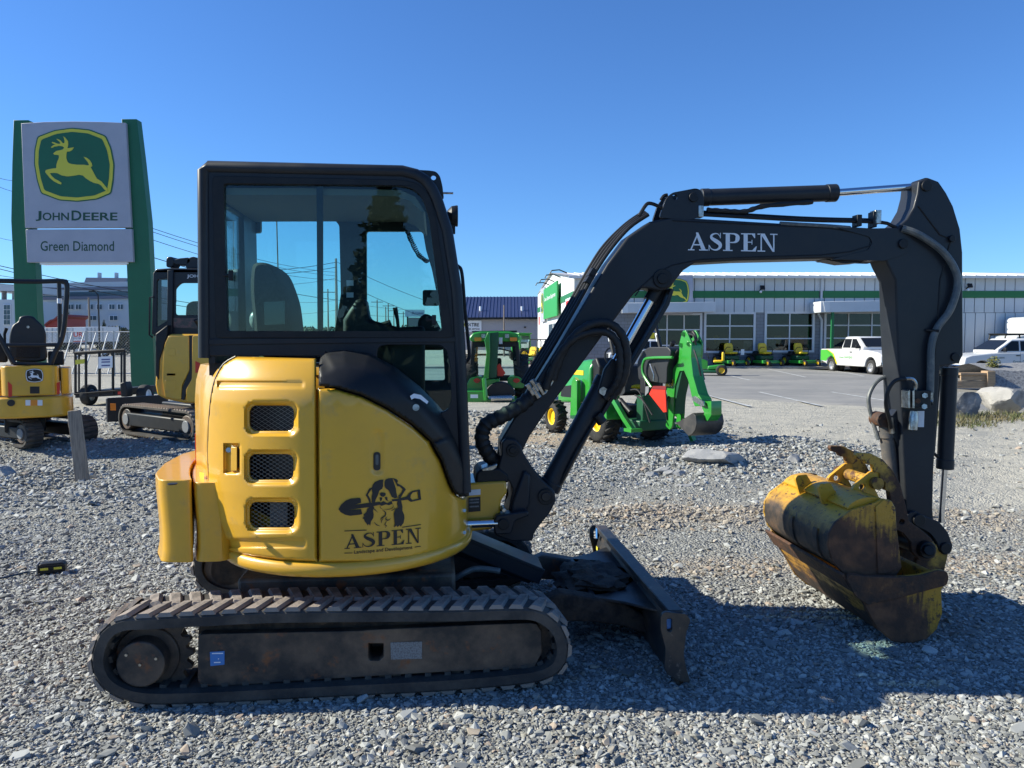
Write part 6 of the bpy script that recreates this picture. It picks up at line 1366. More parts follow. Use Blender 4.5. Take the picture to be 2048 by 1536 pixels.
# ================================================================ mowers
def ztr(name, label, fr, group, rops=False):
    t = thing(name, label, 'mower', fr, group)
    obj('deck', MB().prism(rounded([(-.15, .14), (-.15, .30), (.75, .30), (.8, .14)], .03, 2), -.68, .68), GRN, t, bev=.04); obj('body', MB().box((-.25, 0, .42), (.9, .8, .24)), DGRN, t, bev=.06); obj('engine', MB().box((-.65, 0, .6), (.4, .5, .34)), BLK2, t, bev=.06)
    obj('seat_cushion', MB().box((.02, 0, .68), (.46, .5, .12)), DYEL, t, bev=.05, seg=3); obj('seat_back', MB().loft([[(x - .22 - z * .16, y * k, .72 + z) for x, y in ((-.06, -.25), (.06, -.25), (.06, .25), (-.06, .25))] for z, k in ((0, .95), (.15, 1), (.36, .95), (.46, .72), (.48, .5))]), DYEL, t, bev=.03)
    for s in (-1, 1):
        wheel(t, (-.5, s * .55, .28), (0, 1, 0), .28, .26, .15, TYRE, DYEL); wheel(t, (.85, s * .42, .15), (0, 1, 0), .15, .13, .08, TYRE, DYEL); obj('caster_fork', MB().box((.78, s * .42, .32), (.1, .16, .08)), BLK2, t)
        obj('lever', MB().tube([(-.02, s * .42, .55), (.06, s * .42, .85), (.10, s * .32, .98), (.10, s * .12, .98)], .02, 6), BLK2, t); obj('fender', MB().box((-.45, s * .5, .6), (.6, .3, .05)), BLK2, t, bev=.02)
    if rops: obj('roll_bar', MB().tube([(-.45, -.45, .5), (-.5, -.46, 1.55), (-.5, -.36, 1.68), (-.5, .36, 1.68), (-.5, .46, 1.55), (-.45, .45, .5)], .035, 8), BLK2, t)
    return t
GM = 'mowers lined up under the showroom windows'
z1_ = None
for i, (px_, lab) in enumerate(((1462, 'green zero-turn mower with yellow seat and white price tag by the window'), (1530, 'green zero-turn mower with yellow seat between two other mowers'), (1602, 'green zero-turn mower with yellow seat next to the downspout'))):
    fr = Fr((at(px_, 720, 45.9).x, 45.9, .14), R(-72)); fr.M = fr.M @ Matrix.Scale(1.12, 4)
    if z1_ is None:
        z1_ = ztr('zero_turn_mower', lab, fr, GM)
    else: clone(z1_, fr, lab)
tagm = obj('price_tag', MB().box((.3, .5, .72), (.02, .2, .3)), WHT, z1_)
for i, (px_, Y_, lab) in enumerate(((1555, 48.1, 'mower with yellow seat on display inside the middle showroom window'), (1604, 48.2, 'mower with yellow seat inside the window beside the block pier'), (1690, 48.3, 'mower with yellow seat inside the window behind green post'), (1440, 48.2, 'mower standing inside the showroom window left of the others'))):
    clone(z1_, Fr((at(px_, 700, Y_).x, Y_, .75), R(-110 + 20 * i)), lab)['group'] = 'mowers inside the showroom'
for i, (px_, py_, lab) in enumerate(((1083, 733, 'green mower with yellow seat and roll bar by the sunny gable wall'), (1097, 730, 'green mower with tall yellow seat nearest the gable windows'), (1062, 731, 'green mower with yellow seat beside the green loader'))):
    g_ = gnd(px_, py_); 
    if i == 0: z2_ = ztr('stand_mower', lab, Fr((g_.x, g_.y, .02), R(-110)), 'mowers by the gable wall', True)
    else: clone(z2_, Fr((g_.x, g_.y, .02), R(-100 - 12 * i)), lab)
g_ = gnd(1424, 752); RM = Fr((g_.x, g_.y, .02), R(165)); rm = thing('riding_mower', 'green riding mower with yellow seat parked alone on the asphalt', 'mower', RM)
obj('hood', MB().prism(rounded([(.2, .3), (.2, .68), (.5, .78), (.95, .70), (1.02, .35)], .06, 3), -.26, .26), GRN, rm, bev=.05); obj('body', MB().prism([(-.6, .28), (-.55, .55), (.2, .45), (.2, .28)], -.42, .42), GRN, rm, bev=.05); obj('deck', MB().box((.15, 0, .2), (.8, 1.05, .14)), DGRN, rm, bev=.05)
obj('seat_cushion', MB().box((-.25, 0, .66), (.4, .46, .12)), DYEL, rm, bev=.05, seg=3); obj('seat_back', MB().box((-.48, 0, .88), (.12, .46, .42)), DYEL, rm, bev=.055, seg=3); obj('steering_wheel', MB().tube([(.2 + .05 * math.cos(a), .17 * math.sin(a), .92 + .15 * math.cos(a)) for a in np.linspace(0, 6.28, 17)], .018, 6), BLK2, rm)
for s in (-1, 1): wheel(rm, (-.42, s * .42, .26), (0, 1, 0), .26, .24, .13, TYRE, DYEL); wheel(rm, (.78, s * .40, .2), (0, 1, 0), .2, .16, .1, TYRE, DYEL)
# small loader tractor by the gable
g_ = gnd(1045, 722); LD = Fr((g_.x, g_.y, .02), R(35)); ld = thing('loader_tractor', 'green compact tractor with glazed cab and front loader in the yard beyond', 'tractor', LD)
obj('hood', MB().prism(rounded([(.4, .55), (.4, 1.15), (1.5, 1.0), (1.65, .55)], .06, 3), -.32, .32), GRN, ld, bev=.05)
cf_ = obj('cab_frame', MB().prism([(-.7, .7), (-.75, 2.1), (.35, 2.1), (.45, .7)], -.6, .6, [[(-.58, 1.0), (-.62, 1.98), (.25, 1.98), (.33, 1.0)]]), GRN, ld, bev=.03); obj('cab_glass', MB().box((-.15, 0, 1.45), (.85, 1.1, .95)), CABG, cf_); obj('roof', MB().box((-.18, 0, 2.15), (1.3, 1.35, .12)), GRN, ld, bev=.04)
for s in (-1, 1): wheel(ld, (-.35, s * .6, .5), (0, 1, 0), .5, .32, .28, TYRE, DYEL, 14); wheel(ld, (1.25, s * .55, .33), (0, 1, 0), .33, .24, .18, TYRE, DYEL, 12); obj('loader_arm', MB().tube([(.3, s * .5, 1.1), (1.1, s * .5, 1.05), (2.0, s * .5, .5)], .06, 6), GRN, ld)
obj('loader_bucket', MB().prism([(2.0, .1), (2.0, .55), (2.1, .6), (2.15, .2), (2.6, .12), (2.6, .08)], -.75, .75), GRN, ld)
# ================================================================ tractor with backhoe
fw = Vector((-.42, .91, 0)).normalized(); W_ = gnd(1216, 887); lf = Vector((-fw.y, fw.x, 0)); ctr_ = Vector((W_.x, W_.y, 0)) - lf * .47 + fw * .12
TBF = Fr((ctr_.x, ctr_.y, gzf(ctr_.x, ctr_.y) - .01), math.atan2(fw.y, fw.x)); tb_ = thing('backhoe_tractor', 'green compact tractor with yellow wheels and green backhoe folded at rear', 'tractor', TBF); Q = TBF.P
for s in (-1, 1):
    wheel(tb_, (0, s * .5, .345), (0, 1, 0), .345, .30, .17, TYRE, DYEL, 18, 'rear_wheel'); wheel(tb_, (1.62, s * .5, .27), (0, 1, 0), .27, .21, .15, TYRE, DYEL, 16, 'front_wheel')
obj('chassis', MB().box((.7, 0, .45), (1.9, .34, .3)).box((0, 0, .36), (.3, .8, .2)), BLK2, tb_, bev=.03)
hr = []
for x, w_, z0, z1 in ((.72, .31, .58, 1.32), (1.0, .31, .55, 1.31), (1.5, .30, .52, 1.24), (1.9, .28, .5, 1.10), (2.05, .22, .52, 1.0)): hr.append([(x, -w_, z0), (x, w_, z0), (x, w_ * 1.0, z1 - .16), (x, w_ * .7, z1), (x, -w_ * .7, z1), (x, -w_, z1 - .16)])
hd_ = obj('hood', MB().loft(hr), GRN, tb_, bev=.04, seg=3)
obj('hood_decal', MB().box((1.15, .312, 1.08), (.40, .008, .08)), DYEL, hd_); obj('dash', MB().prism([(.55, .7), (.5, 1.2), (.62, 1.36), (.78, 1.3), (.78, .7)], -.26, .26), BLK2, tb_, bev=.03)
for s in (-1, 1):
    obj('fender', MB().prism(cat2([(-.38, .42), (-.30, .66), (-.05, .76), (.25, .72), (.42, .5), (.34, .5), (.2, .62), (-.05, .66), (-.24, .58), (-.32, .42)], 3), s * .36, s * .66), GRN, tb_, bev=.02); obj('loader_mount', MB().prism([(.95, .3), (.95, .95), (1.08, 1.0), (1.15, .9), (1.2, .3)], s * .36, s * .44), GRN, tb_, bev=.01)
    obj('side_step', MB().box((.6, s * .45, .33), (.6, .3, .05)), DGRN, tb_); obj('rollbar_post', MB().tube([(-.22, s * .46, .6), (-.25, s * .46, 1.35), (-.55, s * .44, 1.55), (-.62, s * .42, 1.62)], .04, 8), BLK2, tb_); obj('warning_lamp', MB().box((-.33, s * .55, 1.22), (.05, .1, .14)), ORG, tb_, bev=.01)
    obj('folded_rollbar', MB().tube([(-.26, s * .46, 1.42), (-.05, s * .46, 1.95), (.05, s * .44, 2.12)], .035, 8), BLK2, tb_); obj('bar_sticker', MB().cyl((-.17, s * .46, 1.63), (-.12, s * .46, 1.76), .037, n=8), WHT, tb_)
obj('steering_wheel', MB().tube([(.46 + .06 * math.cos(a), .18 * math.sin(a), 1.36 + .16 * math.cos(a)) for a in np.linspace(0, 6.28, 21)], .016, 6), BLK2, tb_)
obj('driver_seat', MB().prism(rounded([(-.15, .75), (.28, .75), (.3, .85), (-.05, .88), (-.15, 1.25), (-.25, 1.24), (-.25, .8)], .04, 3), -.24, .24), SEATB, tb_, bev=.03); obj('seat_top', MB().ball((-.1, .0, .9), .2, 10, (1, 1, .3)), DYEL, tb_)
bs = rounded(Q([(1279,760),(1276,725),(1285,703),(1300,694),(1338,694),(1344,702),(1343,712),(1336,735),(1335,768)], .18), .05, 3); obj('backhoe_seat', MB().prism(bs, -.2, .2), SEATB, tb_, bev=.04, seg=3)
V_ = lambda px, py, y: Vector((TBF.pl(px, py, y)[0], y, TBF.pl(px, py, y)[1]))
obj('guard_tube', MB().tube(cat([V_(1345, 715, .24), V_(1300, 716, .26), V_(1288, 722, .26), V_(1286, 746, .26), V_(1303, 775, .26)], 4), .022, 8), GRN, tb_); obj('seat_lever', MB().tube([V_(1300, 728, .26), V_(1308, 750, .26), V_(1307, 762, .26)], .014, 6), ZINC, tb_)
obj('backhoe_frame', MB().box((-.62, 0, .34), (.5, .75, .16)).box((-.75, 0, .55), (.18, .6, .5)), DGRN, tb_, bev=.02); obj('control_tower', MB().box((-.72, .08, .85), (.16, .3, .5)), BLK2, tb_, bev=.03); obj('warning_plate', MB().prism(Q([(1292,773),(1299,772),(1298,784),(1291,792)], .3), .30, .31), GREYL, tb_)
obj('slow_vehicle_triangle', MB().prism(Q([(1299,788),(1306,774),(1331,774),(1334,824),(1328,825)], .30), .29, .31), REDV, tb_, bev=.004); obj('triangle_rim', MB().prism(Q([(1303,778),(1306,772),(1332,772),(1332,779)], .315), .312, .318), M('dark_red', (.2, .01, .01), .5), tb_)
obj('stabiliser', MB().tube([V_(1228, 800, .55), V_(1250, 838, .55), V_(1266, 862, .5)], .05, 4), GRN, tb_); obj('stabiliser_cylinder', MB().cyl(V_(1240, 800, .42), V_(1262, 825, .42), .045, n=14), BLK2, tb_); obj('stabiliser_foot', MB().box(V_(1266, 860, .5), (.2, .2, .05)), GRN, tb_)
bm_ = rounded(Q([(1330,751),(1336,747),(1352,728),(1357,710),(1358,684),(1364,662),(1369,660),(1374,668),(1382,686),(1381,712),(1379,722),(1366,742),(1358,742),(1349,770),(1347,790),(1346,826),(1343,853),(1338,860),(1330,852),(1334,826),(1335,798),(1331,780)], .1), .015, 2)
for y in (.06, -.12): obj('backhoe_boom', MB().prism(bm_, y, y + .03), GRN, tb_, bev=.004)
obj('boom_shade_box', MB().prism(Q([(1349,770),(1360,722),(1370,725),(1366,745),(1356,790),(1352,828),(1346,826)], .05), -.1, .07), DGRN, tb_)  # dark green here paints in the shade between the boom plates
dp_ = rounded(Q([(1361,722),(1364,690),(1372,680),(1382,690),(1381,716),(1385,752),(1395,788),(1403,800),(1400,812),(1388,813),(1383,797),(1375,761),(1366,740)], .11), .015, 2); obj('dipper_arm', MB().prism(dp_, -.08, .1), GRN, tb_, bev=.006)
obj('dipper_cylinder', MB().cyl(V_(1389, 700, -.1), V_(1404, 760, -.1), .045, n=14), BLK2, tb_); obj('cylinder_rod', MB().cyl(V_(1404, 760, -.1), V_(1416, 800, -.1), .02, n=10), CHR, tb_); obj('bucket_link', MB().prism(Q([(1385,794),(1390,792),(1408,803),(1410,812),(1404,812),(1386,801)], .12), .11, .13), ZINC, tb_); obj('bucket_mount', MB().prism(rounded(Q([(1403,803),(1426,802),(1426,830),(1418,842),(1406,840),(1412,826)], .05), .01, 2), -.1, .08), GRN, tb_)
obj('hose_bundle', MB().tube(cat([V_(1340, 740, .1), V_(1336, 725, .12), V_(1343, 712, .1), V_(1350, 700, .06)], 5), .03, 8), HOSE, tb_); obj('hose_bundle', MB().tube(cat([V_(1384, 690, 0), V_(1392, 678, 0), V_(1386, 664, 0), V_(1382, 676, 0)], 5), .022, 8), HOSE, tb_)
for (x, y) in ((1366, 668), (1361, 690), (1377, 688)): obj('pivot_pin', MB().cyl(V_(x, y, .085), V_(x, y, .115), .03, n=12), GRN, tb_)
c_ = V_(1341, 764, .092); logo(tb_, c_, .13, (DYEL, DYEL, BLKV, DYEL), right=(-1, 0, 0), up=(0, 0, 1), t=.006)
DBK = M('bucket_dark', (.035, .033, .033), .5, c2=(.06, .055, .05), sc=6)
bkp = Q([(1352,846),(1368,837),(1385,826),(1391,832),(1393,846),(1390,860),(1384,868),(1377,872),(1368,862)], .24); bkk = obj('backhoe_bucket', MB().prism(bkp, .225, .24), DBK, tb_, bev=.003)
obj('side_plate', MB().prism(bkp, -.24, -.225), DBK, bkk); bi = [Vector(p) for p in bkp[2:8]]; bc2 = Vector(bkp[0]); obj('bucket_back', MB().prism([tuple(p) for p in bi] + [tuple(p + (bc2 - p).normalized() * .014) for p in bi[::-1]], -.225, .225), DBK, bkk, smooth=50)
obj('bucket_lip', MB().prism([bkp[7], tuple(Vector(bkp[7]) + Vector((.01, .015))), tuple(Vector(bkp[0]) + Vector((.01, .015))), bkp[0]], -.225, .225), DBK, bkk)
for k in range(4): obj('tooth', MB().box((bkp[0][0] + .03, -.18 + k * .12, bkp[0][1] - .01), (.1, .04, .025)), ZINC, bkk)
for k in range(5): obj('control_lever', MB().tube([(-.74, -.12 + k * .07, 1.05), (-.76, -.12 + k * .07, 1.28)], [.008, .016], 6), BLK2, tb_)
for k, (a_, b_, c2_) in enumerate((((1338, 792), (1330, 812), (1334, 840)), ((1342, 735), (1347, 715), (1356, 700)), ((1388, 700), (1396, 725), (1402, 752)), ((1378, 668), (1388, 672), (1392, 690)), ((1270, 790), (1285, 800), (1305, 830)), ((1262, 780), (1280, 785), (1300, 845)))): obj('hydraulic_hose', MB().tube(cat([V_(*a_, .1 if k < 4 else .3), V_(*b_, .13 if k < 4 else .33), V_(*c2_, .1 if k < 4 else .3)], 5), .014, 6), HOSE, tb_)
for s in (-1, 1): obj('hood_vent', MB().prism([(1.3, .62), (1.35, .85), (1.75, .8), (1.8, .62)], s * .29, s * .303), BLKV, hd_)
obj('engine_block', MB().box((1.25, 0, .48), (.7, .44, .3)), BLK2, tb_, bev=.03); obj('seat_sticker', MB().prism(Q([(1330,768),(1339,768),(1339,773),(1330,773)], .1), .092, .096), DYEL, tb_); obj('stabiliser', MB().tube([(-.6, -.45, .55), (-.75, -.6, .3), (-.8, -.7, .05)], .05, 4), GRN, tb_)
# ================================================================ cab tractor seen from behind with mower boom
CT = Fr((at(990, 700, 21.5).x, 21.5, 0)); ct = thing('cab_tractor', 'green cab tractor seen from behind with upright mower boom and orange triangle', 'tractor', CT); Q = CT.P
obj('roof', MB().prism(rounded(Q([(938,676),(946,666),(960,663),(1020,663),(1034,667),(1040,677),(1036,683),(942,683)], 0), .05, 3), -.1, 1.5), GRN, ct, bev=.04); obj('roof_rack', MB().prism(Q([(944,662),(1034,661),(1034,664),(944,665)], .0), 0, 1.2), BLK2, ct)
cfr = obj('cab_frame', MB().prism(Q([(944,682),(1036,682),(1042,762),(938,762)], .1), .05, .15, [Q(rounded([(950,694),(1030,692),(1036,752),(948,752)], 4, 2), .1)]), BLK2, ct, bev=.01)
obj('rear_glass', MB().prism(Q([(948,690),(1032,690),(1038,756),(946,756)], .1), .1, .11), CABG, cfr); obj('cab_back_frame', MB().prism(Q([(948,684),(1032,684),(1036,762),(944,762)], 1.4), 1.38, 1.42, [Q([(956,694),(1024,694),(1028,750),(952,750)], 1.4)]), BLK2, ct)
for s in (0, 1): obj('cab_post', MB().tube([V for V in (Vector((CT.pl((946, 1034)[s], 684, .1)[0], .1, CT.pl(946, 684, .1)[1])), Vector((CT.pl((940, 1040)[s], 762, .1)[0], .1, CT.pl(946, 762, .1)[1])))], .05, 8), BLK2, ct)
for x0, x1 in ((949, 963), (1020, 1034)): obj('turn_lamp', MB().prism(rounded(Q([(x0, 675), (x1, 675), (x1, 682), (x0, 682)], -.1), .02, 2), -.16, -.08), ORG, ct)
for x0 in (967, 1014): obj('work_lamp', MB().prism(rounded(Q([(x0 - 4, 668), (x0 + 4, 668), (x0 + 4, 676), (x0 - 4, 676)], -.1), .02, 2), -.16, -.08), ZINC, ct)
obj('number_plate', MB().prism(Q([(998,675),(1005,675),(1005,688),(998,688)], -.1), -.14, -.12), WHT, ct)
for pts_, lx in (([(932,772),(940,756),(962,752),(976,762),(974,784),(932,790)], 954), ([(1014,760),(1020,752),(1040,754),(1048,764),(1048,776),(1018,776)], 1033)):
    o = obj('fender', MB().prism(rounded(Q(pts_, -.2), .06, 3), -.25, .5), GRN, ct, bev=.04); obj('tail_lamp', MB().prism(cat2(Q([(lx - 7, 761), (lx, 756), (lx + 7, 761), (lx, 766)], -.26), 3), -.30, -.24), REDV, o)
bmf = Q([(970,680),(976,665),(980,664),(981,700),(978,756),(968,756),(974,706)], -.5); obj('mower_boom', MB().prism(bmf, -.9, -.3), GRN, ct, bev=.01); obj('boom_shaded_side', MB().prism(Q([(981,666),(997,664),(996,700),(993,754),(978,756)], -.4), -.6, -.2), DGRN, ct); obj('boom_foot', MB().prism(Q([(970,758),(1000,757),(998,772),(972,774)], -.5), -.7, -.2), GRN, ct, bev=.02)  # darker green on the boom's right half puts its shade into the colour
obj('slow_vehicle_triangle', MB().prism(Q([(994,731),(999,727),(1011,746),(1006,752),(995,752)], -.35), -.4, -.35), REDV, ct); obj('wiper', MB().tube([Vector((CT.pl(998, 697, 0)[0], .0, CT.pl(998, 697, 0)[1])), Vector((CT.pl(1022, 703, 0)[0], 0, CT.pl(1022, 703, 0)[1]))], .02, 6), BLK2, ct)
obj('mower_guard', MB().prism(cat2(Q([(971,784),(978,772),(990,765),(1005,764),(1020,770),(1030,784),(1024,792),(978,792)], -.75), 3), -.85, -.4), BLK2, ct, bev=.02); obj('mower_deck', MB().prism(Q([(931,781),(972,781),(976,797),(1034,797),(1030,818),(931,818)], -.7), -.9, .2), GRN, ct, bev=.02); obj('roller', MB().cyl(Vector((CT.pl(982, 797, -.9)[0], -.95, CT.pl(982, 797, -.9)[1])), Vector((CT.pl(1024, 796, -.9)[0], -.95, CT.pl(1024, 796, -.9)[1])), .09, n=14), ZINC, ct)
obj('deck_label', MB().prism(Q([(941,789),(956,789),(956,796),(941,796)], -.9), -.92, -.9), WHT, ct); obj('deck_strut', MB().tube([Vector((CT.pl(968, 756, -.9)[0], -.95, CT.pl(968, 756, -.9)[1])), Vector((CT.pl(972, 800, -.9)[0], -.95, CT.pl(972, 800, -.9)[1]))], .06, 6), GRN, ct)
for x_ in (940, 1043): p_ = CT.pl(x_, 750, .3); wheel(ct, (p_[0], .6, .62), (1, 0, 0), .62, .4, .34, TYRE, DYEL, 16)
obj('seat', MB().prism(rounded(Q([(975,752),(975,716),(1003,716),(1003,752)], .8), .06, 3), .75, .9), SEAT, ct, bev=.03)
# ================================================================ boulders, planter, poles, wires, trees
def rock(name, label, c, r, sq, seed, mat, cat_='boulder', group=None, rough=.3):
    bm = bmesh.new(); bmesh.ops.create_icosphere(bm, subdivisions=4, radius=1); rr = random.Random(seed)
    cuts = [(Vector((rr.gauss(0, 1), rr.gauss(0, 1), rr.gauss(0, .8))).normalized(), rr.uniform(.5, .82)) for _ in range(20)]
    for v in bm.verts:
        p = v.co.copy()
        for n_, d_ in cuts:
            e = p.dot(n_) - d_
            if e > 0: p -= n_ * e * .98
        p *= 1 + .07 * noise.noise(p * 2.5 + Vector((seed, 0, 0))) + .035 * noise.noise(p * 6) + .02 * noise.noise(p * 15)
        v.co = Vector((p.x * r * sq[0], p.y * r * sq[1], p.z * r * sq[2]))
    me = bpy.data.meshes.new(name); bm.to_mesh(me); bm.free(); me.materials.append(mat); me.polygons.foreach_set('use_smooth', [True] * len(me.polygons)); me.set_sharp_from_angle(angle=R(14))
    o = link(name, me); o.location = c; return tag(o, label, cat_, group)
STN = M('dark_boulder', (.13, .13, .13), .85, c2=(.27, .26, .25), sc=3, lo=.45, hi=.62, c3=(.4, .39, .37), sc3=14, lo3=.6, hi3=.68, bump=.6, bsc=18); STL = M('pale_boulder', (.36, .34, .31), .85, c2=(.17, .16, .145), sc=2.4, lo=.5, hi=.65, bump=.6, bsc=14)
g_ = gnd(1945, 838); rock('boulder', 'dark grey speckled boulder under the timber planter', (g_.x, g_.y + .4, .28), .48, (1., .8, .85), 3, STN)
g_ = gnd(2035, 832); rock('boulder', 'pale angular boulder beside the dark boulder', (g_.x + .05, g_.y + .6, .30), .62, (1.15, .8, .72), 8, STL)
g_ = gnd(2120, 836); rock('boulder', 'large pale boulder at the end of the rock row', (g_.x + .3, g_.y + .6, .3), .6, (1.1, .8, .8), 15, STL)
RKM = M('slab_rock', (.27, .27, .27), .85, c2=(.36, .35, .33), sc=4, c3=(.16, .16, .165), sc3=12, bump=.5, bsc=20)
for i, (x, y, r_, sq, lab) in enumerate(((1436, 918, .36, (1.3, .8, .42), 'broad grey slab of rock half buried in the shaded spoil heap'), (1322, 945, .13, (1.2, .8, .6), 'pale grey broken stone, largest of the small pile below the tractor'), (1340, 948, .1, (1, 1, .7), 'small angular stone beside the largest of the pile'), (1357, 950, .11, (1.1, .8, .6), 'dark angular stone at the end of the small pile'), (1302, 952, .09, (1.3, .9, .5), 'flat pale stone at the start of the small pile'), (1335, 960, .09, (1.6, .8, .3), 'thin flat stone lying before the small pile'), (1370, 972, .1, (1.7, .8, .25), 'thin slab lying alone beyond the small pile'), (1588, 922, .12, (1, .6, .9), 'upright pointed stone at the foot of the spoil heap'), (8, 950, .14, (1.2, .9, .7), 'rounded grey stone at the edge of the shade near the stake'))):
    g_ = gndh(x, y); rock('loose_rock', lab, (g_.x, g_.y, gzf(g_.x, g_.y) + r_ * sq[2] * .15), r_, sq, 20 + i, RKM, 'rock', 'loose rocks on the gravel')
g_ = gnd(1950, 785); PB = Fr((g_.x + .3, 22.5, 0)); pb_ = thing('timber_planter', 'low timber planter box on the bank behind the boulders', 'planter', PB); Q = PB.P
for k, (y0, y1) in enumerate(((750, 761), (762, 776))): obj('plank', MB().prism(Q([(1922 - 10 * k, y0), (1973, y0), (1973, y1), (1922 - 10 * k, y1)], 0), 0, .06), TIMBER, pb_, bev=.006)
obj('cap', MB().prism(Q([(1921,746),(1974,746),(1974,750),(1921,750)], -.03), -.05, .25), TIMBER, pb_); obj('corner_post', MB().prism(Q([(1974,742),(1990,742),(1990,780),(1974,780)], -.05), -.08, .25), TIMBER, pb_, bev=.01); obj('cap', MB().prism(Q([(1910,770),(1923,770),(1923,775),(1910,775)], -.03), -.05, .25), TIMBER, pb_)
gp_ = MB(); bxs = []
for i in range(18):
    row_ = []
    for j in range(12):
        x = PB.pl(1985, 745, 0)[0] + i * .22; y = -.2 + j * .35; z = max(.0, .95 - .0 * i - .25 * abs(j - 4) / 4 + .06 * noise.noise(Vector((x, y, 0)) * 2)) * min(1, j / 1.2 + .2); row_.append((x, y, z))
    bxs.append(row_)
gp_.add([p for r_ in bxs for p in r_], [(i * 12 + j, i * 12 + j + 1, (i + 1) * 12 + j + 1, (i + 1) * 12 + j) for i in range(17) for j in range(11)])
ph = obj('gravel_bank', gp_, M('bank_gravel', (.25, .25, .25), .9, c2=(.13, .13, .14), sc=16, bump=.8, bsc=14)); ph.matrix_world = PB.M; struct(ph)
def leafball(mb, c, r, n, size, rr, sq=(1, 1, 1)):
    for _ in range(n):
        d = Vector((rr.gauss(0, 1), rr.gauss(0, 1), rr.gauss(0, 1))).normalized() * (rr.random() ** .5) * r
        p = Vector(c) + Vector((d.x * sq[0], d.y * sq[1], d.z * sq[2])); a = Vector((rr.gauss(0, 1), rr.gauss(0, 1), rr.gauss(0, 1))).normalized(); b = a.orthogonal().normalized(); s = size * rr.uniform(.6, 1.4)
        mb.add([p - a * s, p + b * s * .5, p + a * s, p - b * s * .5], [(0, 1, 2, 3)])
SHR = M('golden_shrub_leaf', (.18, .16, .03), .7, c2=(.09, .12, .03), sc=20); SPR = M('spruce_needles', (.03, .05, .025), .8, c2=(.05, .07, .03), sc=3); GRS = M('dry_grass', (.17, .14, .07), .9, c2=(.09, .12, .04), sc=2.5)
rr = random.Random(3); sb_ = thing('shrub', 'small golden evergreen shrub growing behind the timber planter', 'shrub', Fr((at(1986, 742, 23.2).x, 23.2, .55)))
m = MB(); leafball(m, (0, 0, .32), .2, 700, .035, rr, (1, 1, 1.7)); obj('foliage', m, SHR, sb_, smooth=0); obj('stem', MB().cyl((0, 0, 0), (0, 0, .4), .02, .01, 6), WOOD, sb_)
gr = MB()
for _ in range(9000):
    x = rr.uniform(8.2, 15); y = rr.uniform(13.4, 17.2); 
    if noise.noise(Vector((x * .9, y * .9, 0))) + (y - 14) * .22 < rr.uniform(-.1, .5): continue
    h = rr.uniform(.05, .16); a = rr.uniform(0, 6.28); d = Vector((math.cos(a), math.sin(a), 0)) * .01; t_ = Vector((rr.gauss(0, .05), rr.gauss(0, .05), h)); p = Vector((x, y, gzf(x, y)))
    gr.add([p - d, p + d, p + t_], [(0, 1, 2)])
struct(obj('grass', gr, GRS, smooth=0), 'stuff')['label'] = 'dry grass along the foot of the boulders'
def conifer(label, base, h, w, seed):
    rr = random.Random(seed); t = thing('spruce_tree', label, 'tree', Fr(base)); m = MB()
    for k in range(46):
        z = h * (.1 + .9 * k / 46); ln = w * (1 - k / 46) + .08
        for j in range(7):
            a = rr.uniform(0, 6.28); d = Vector((math.cos(a), math.sin(a), -.25)); L = ln * rr.uniform(.6, 1.1)
            for q in range(5): leafball(m, Vector((0, 0, z)) + d * L * (q + .6) / 5, ln * .13, 5, ln * .16, rr)
    obj('crown', m, SPR, t, smooth=0); obj('trunk', MB().cyl((0, 0, 0), (0, 0, h * .95), h * .018, h * .004, 8), WOOD, t)
conifer('tall spruce behind the photographer, mirrored in the cab side window', (.15, -20, 0), 8.2, 2.4, 11); conifer('spruce behind the photographer standing left of the mirrored one', (-9, -27, 0), 9, 2.6, 12); conifer('spruce behind the photographer standing right of the mirrored one', (10, -25, 0), 7.5, 2.3, 13)
conifer('slim spruce standing before the office block', (at(138, 680, 110).x, 110, 0), 6.3, 1.3, 2); conifer('short spruce by the end of semi trailer', (at(209, 680, 100).x, 100, 0), 4.4, 1.0, 5)
bsh = thing('bush', 'rounded olive bush right of the semi trailer', 'bush', Fr((at(232, 690, 85).x, 85, 0))); m = MB(); leafball(m, (0, 0, 1.5), 1.9, 2600, .16, rr, (1.2, 1, .9)); obj('foliage', m, M('olive_leaf', (.07, .075, .03), .8, c2=(.11, .1, .05), sc=2), bsh, smooth=0); obj('stem', MB().cyl((0, 0, 0), (0, 0, 1.2), .1, n=6), WOOD, bsh)
wd_ = MB(); 
for _ in range(5200):
    x = rr.uniform(-170, 120); hh = 6.5 + 2.2 * noise.noise(Vector((x * .08, 0, 0))) + 1.5 * noise.noise(Vector((x * .4, 3, 0))); leafball(wd_, (x, 330 + rr.uniform(-10, 10), hh * rr.random() ** .6), .9, 3, .9, rr)
struct(obj('far_woodland', wd_, SPR, smooth=0), 'stuff')['label'] = 'distant line of dark trees on the horizon'
POLE = M('pole_wood', (.16, .13, .11), .85, c2=(.22, .18, .15), sc=3, stretch=(6, 6, .5))
def pole(px, pyt, Y, lab, arms=1, group='utility poles along the far road', r_=.16):
    b = at(px, 680, Y); top = at(px, pyt, Y).z; t = thing('utility_pole', lab, 'utility pole', Fr((b.x, Y, 0)), group); obj('mast', MB().cyl((0, 0, 0), (0, 0, top), r_, r_ * .6, 8), POLE, t)
    for k in range(arms): obj('cross_arm', MB().box((0, 0, top - .5 - k * 1.1), (2.3, .12, .12)), POLE, t)
    return Vector((b.x, Y, top - .4))
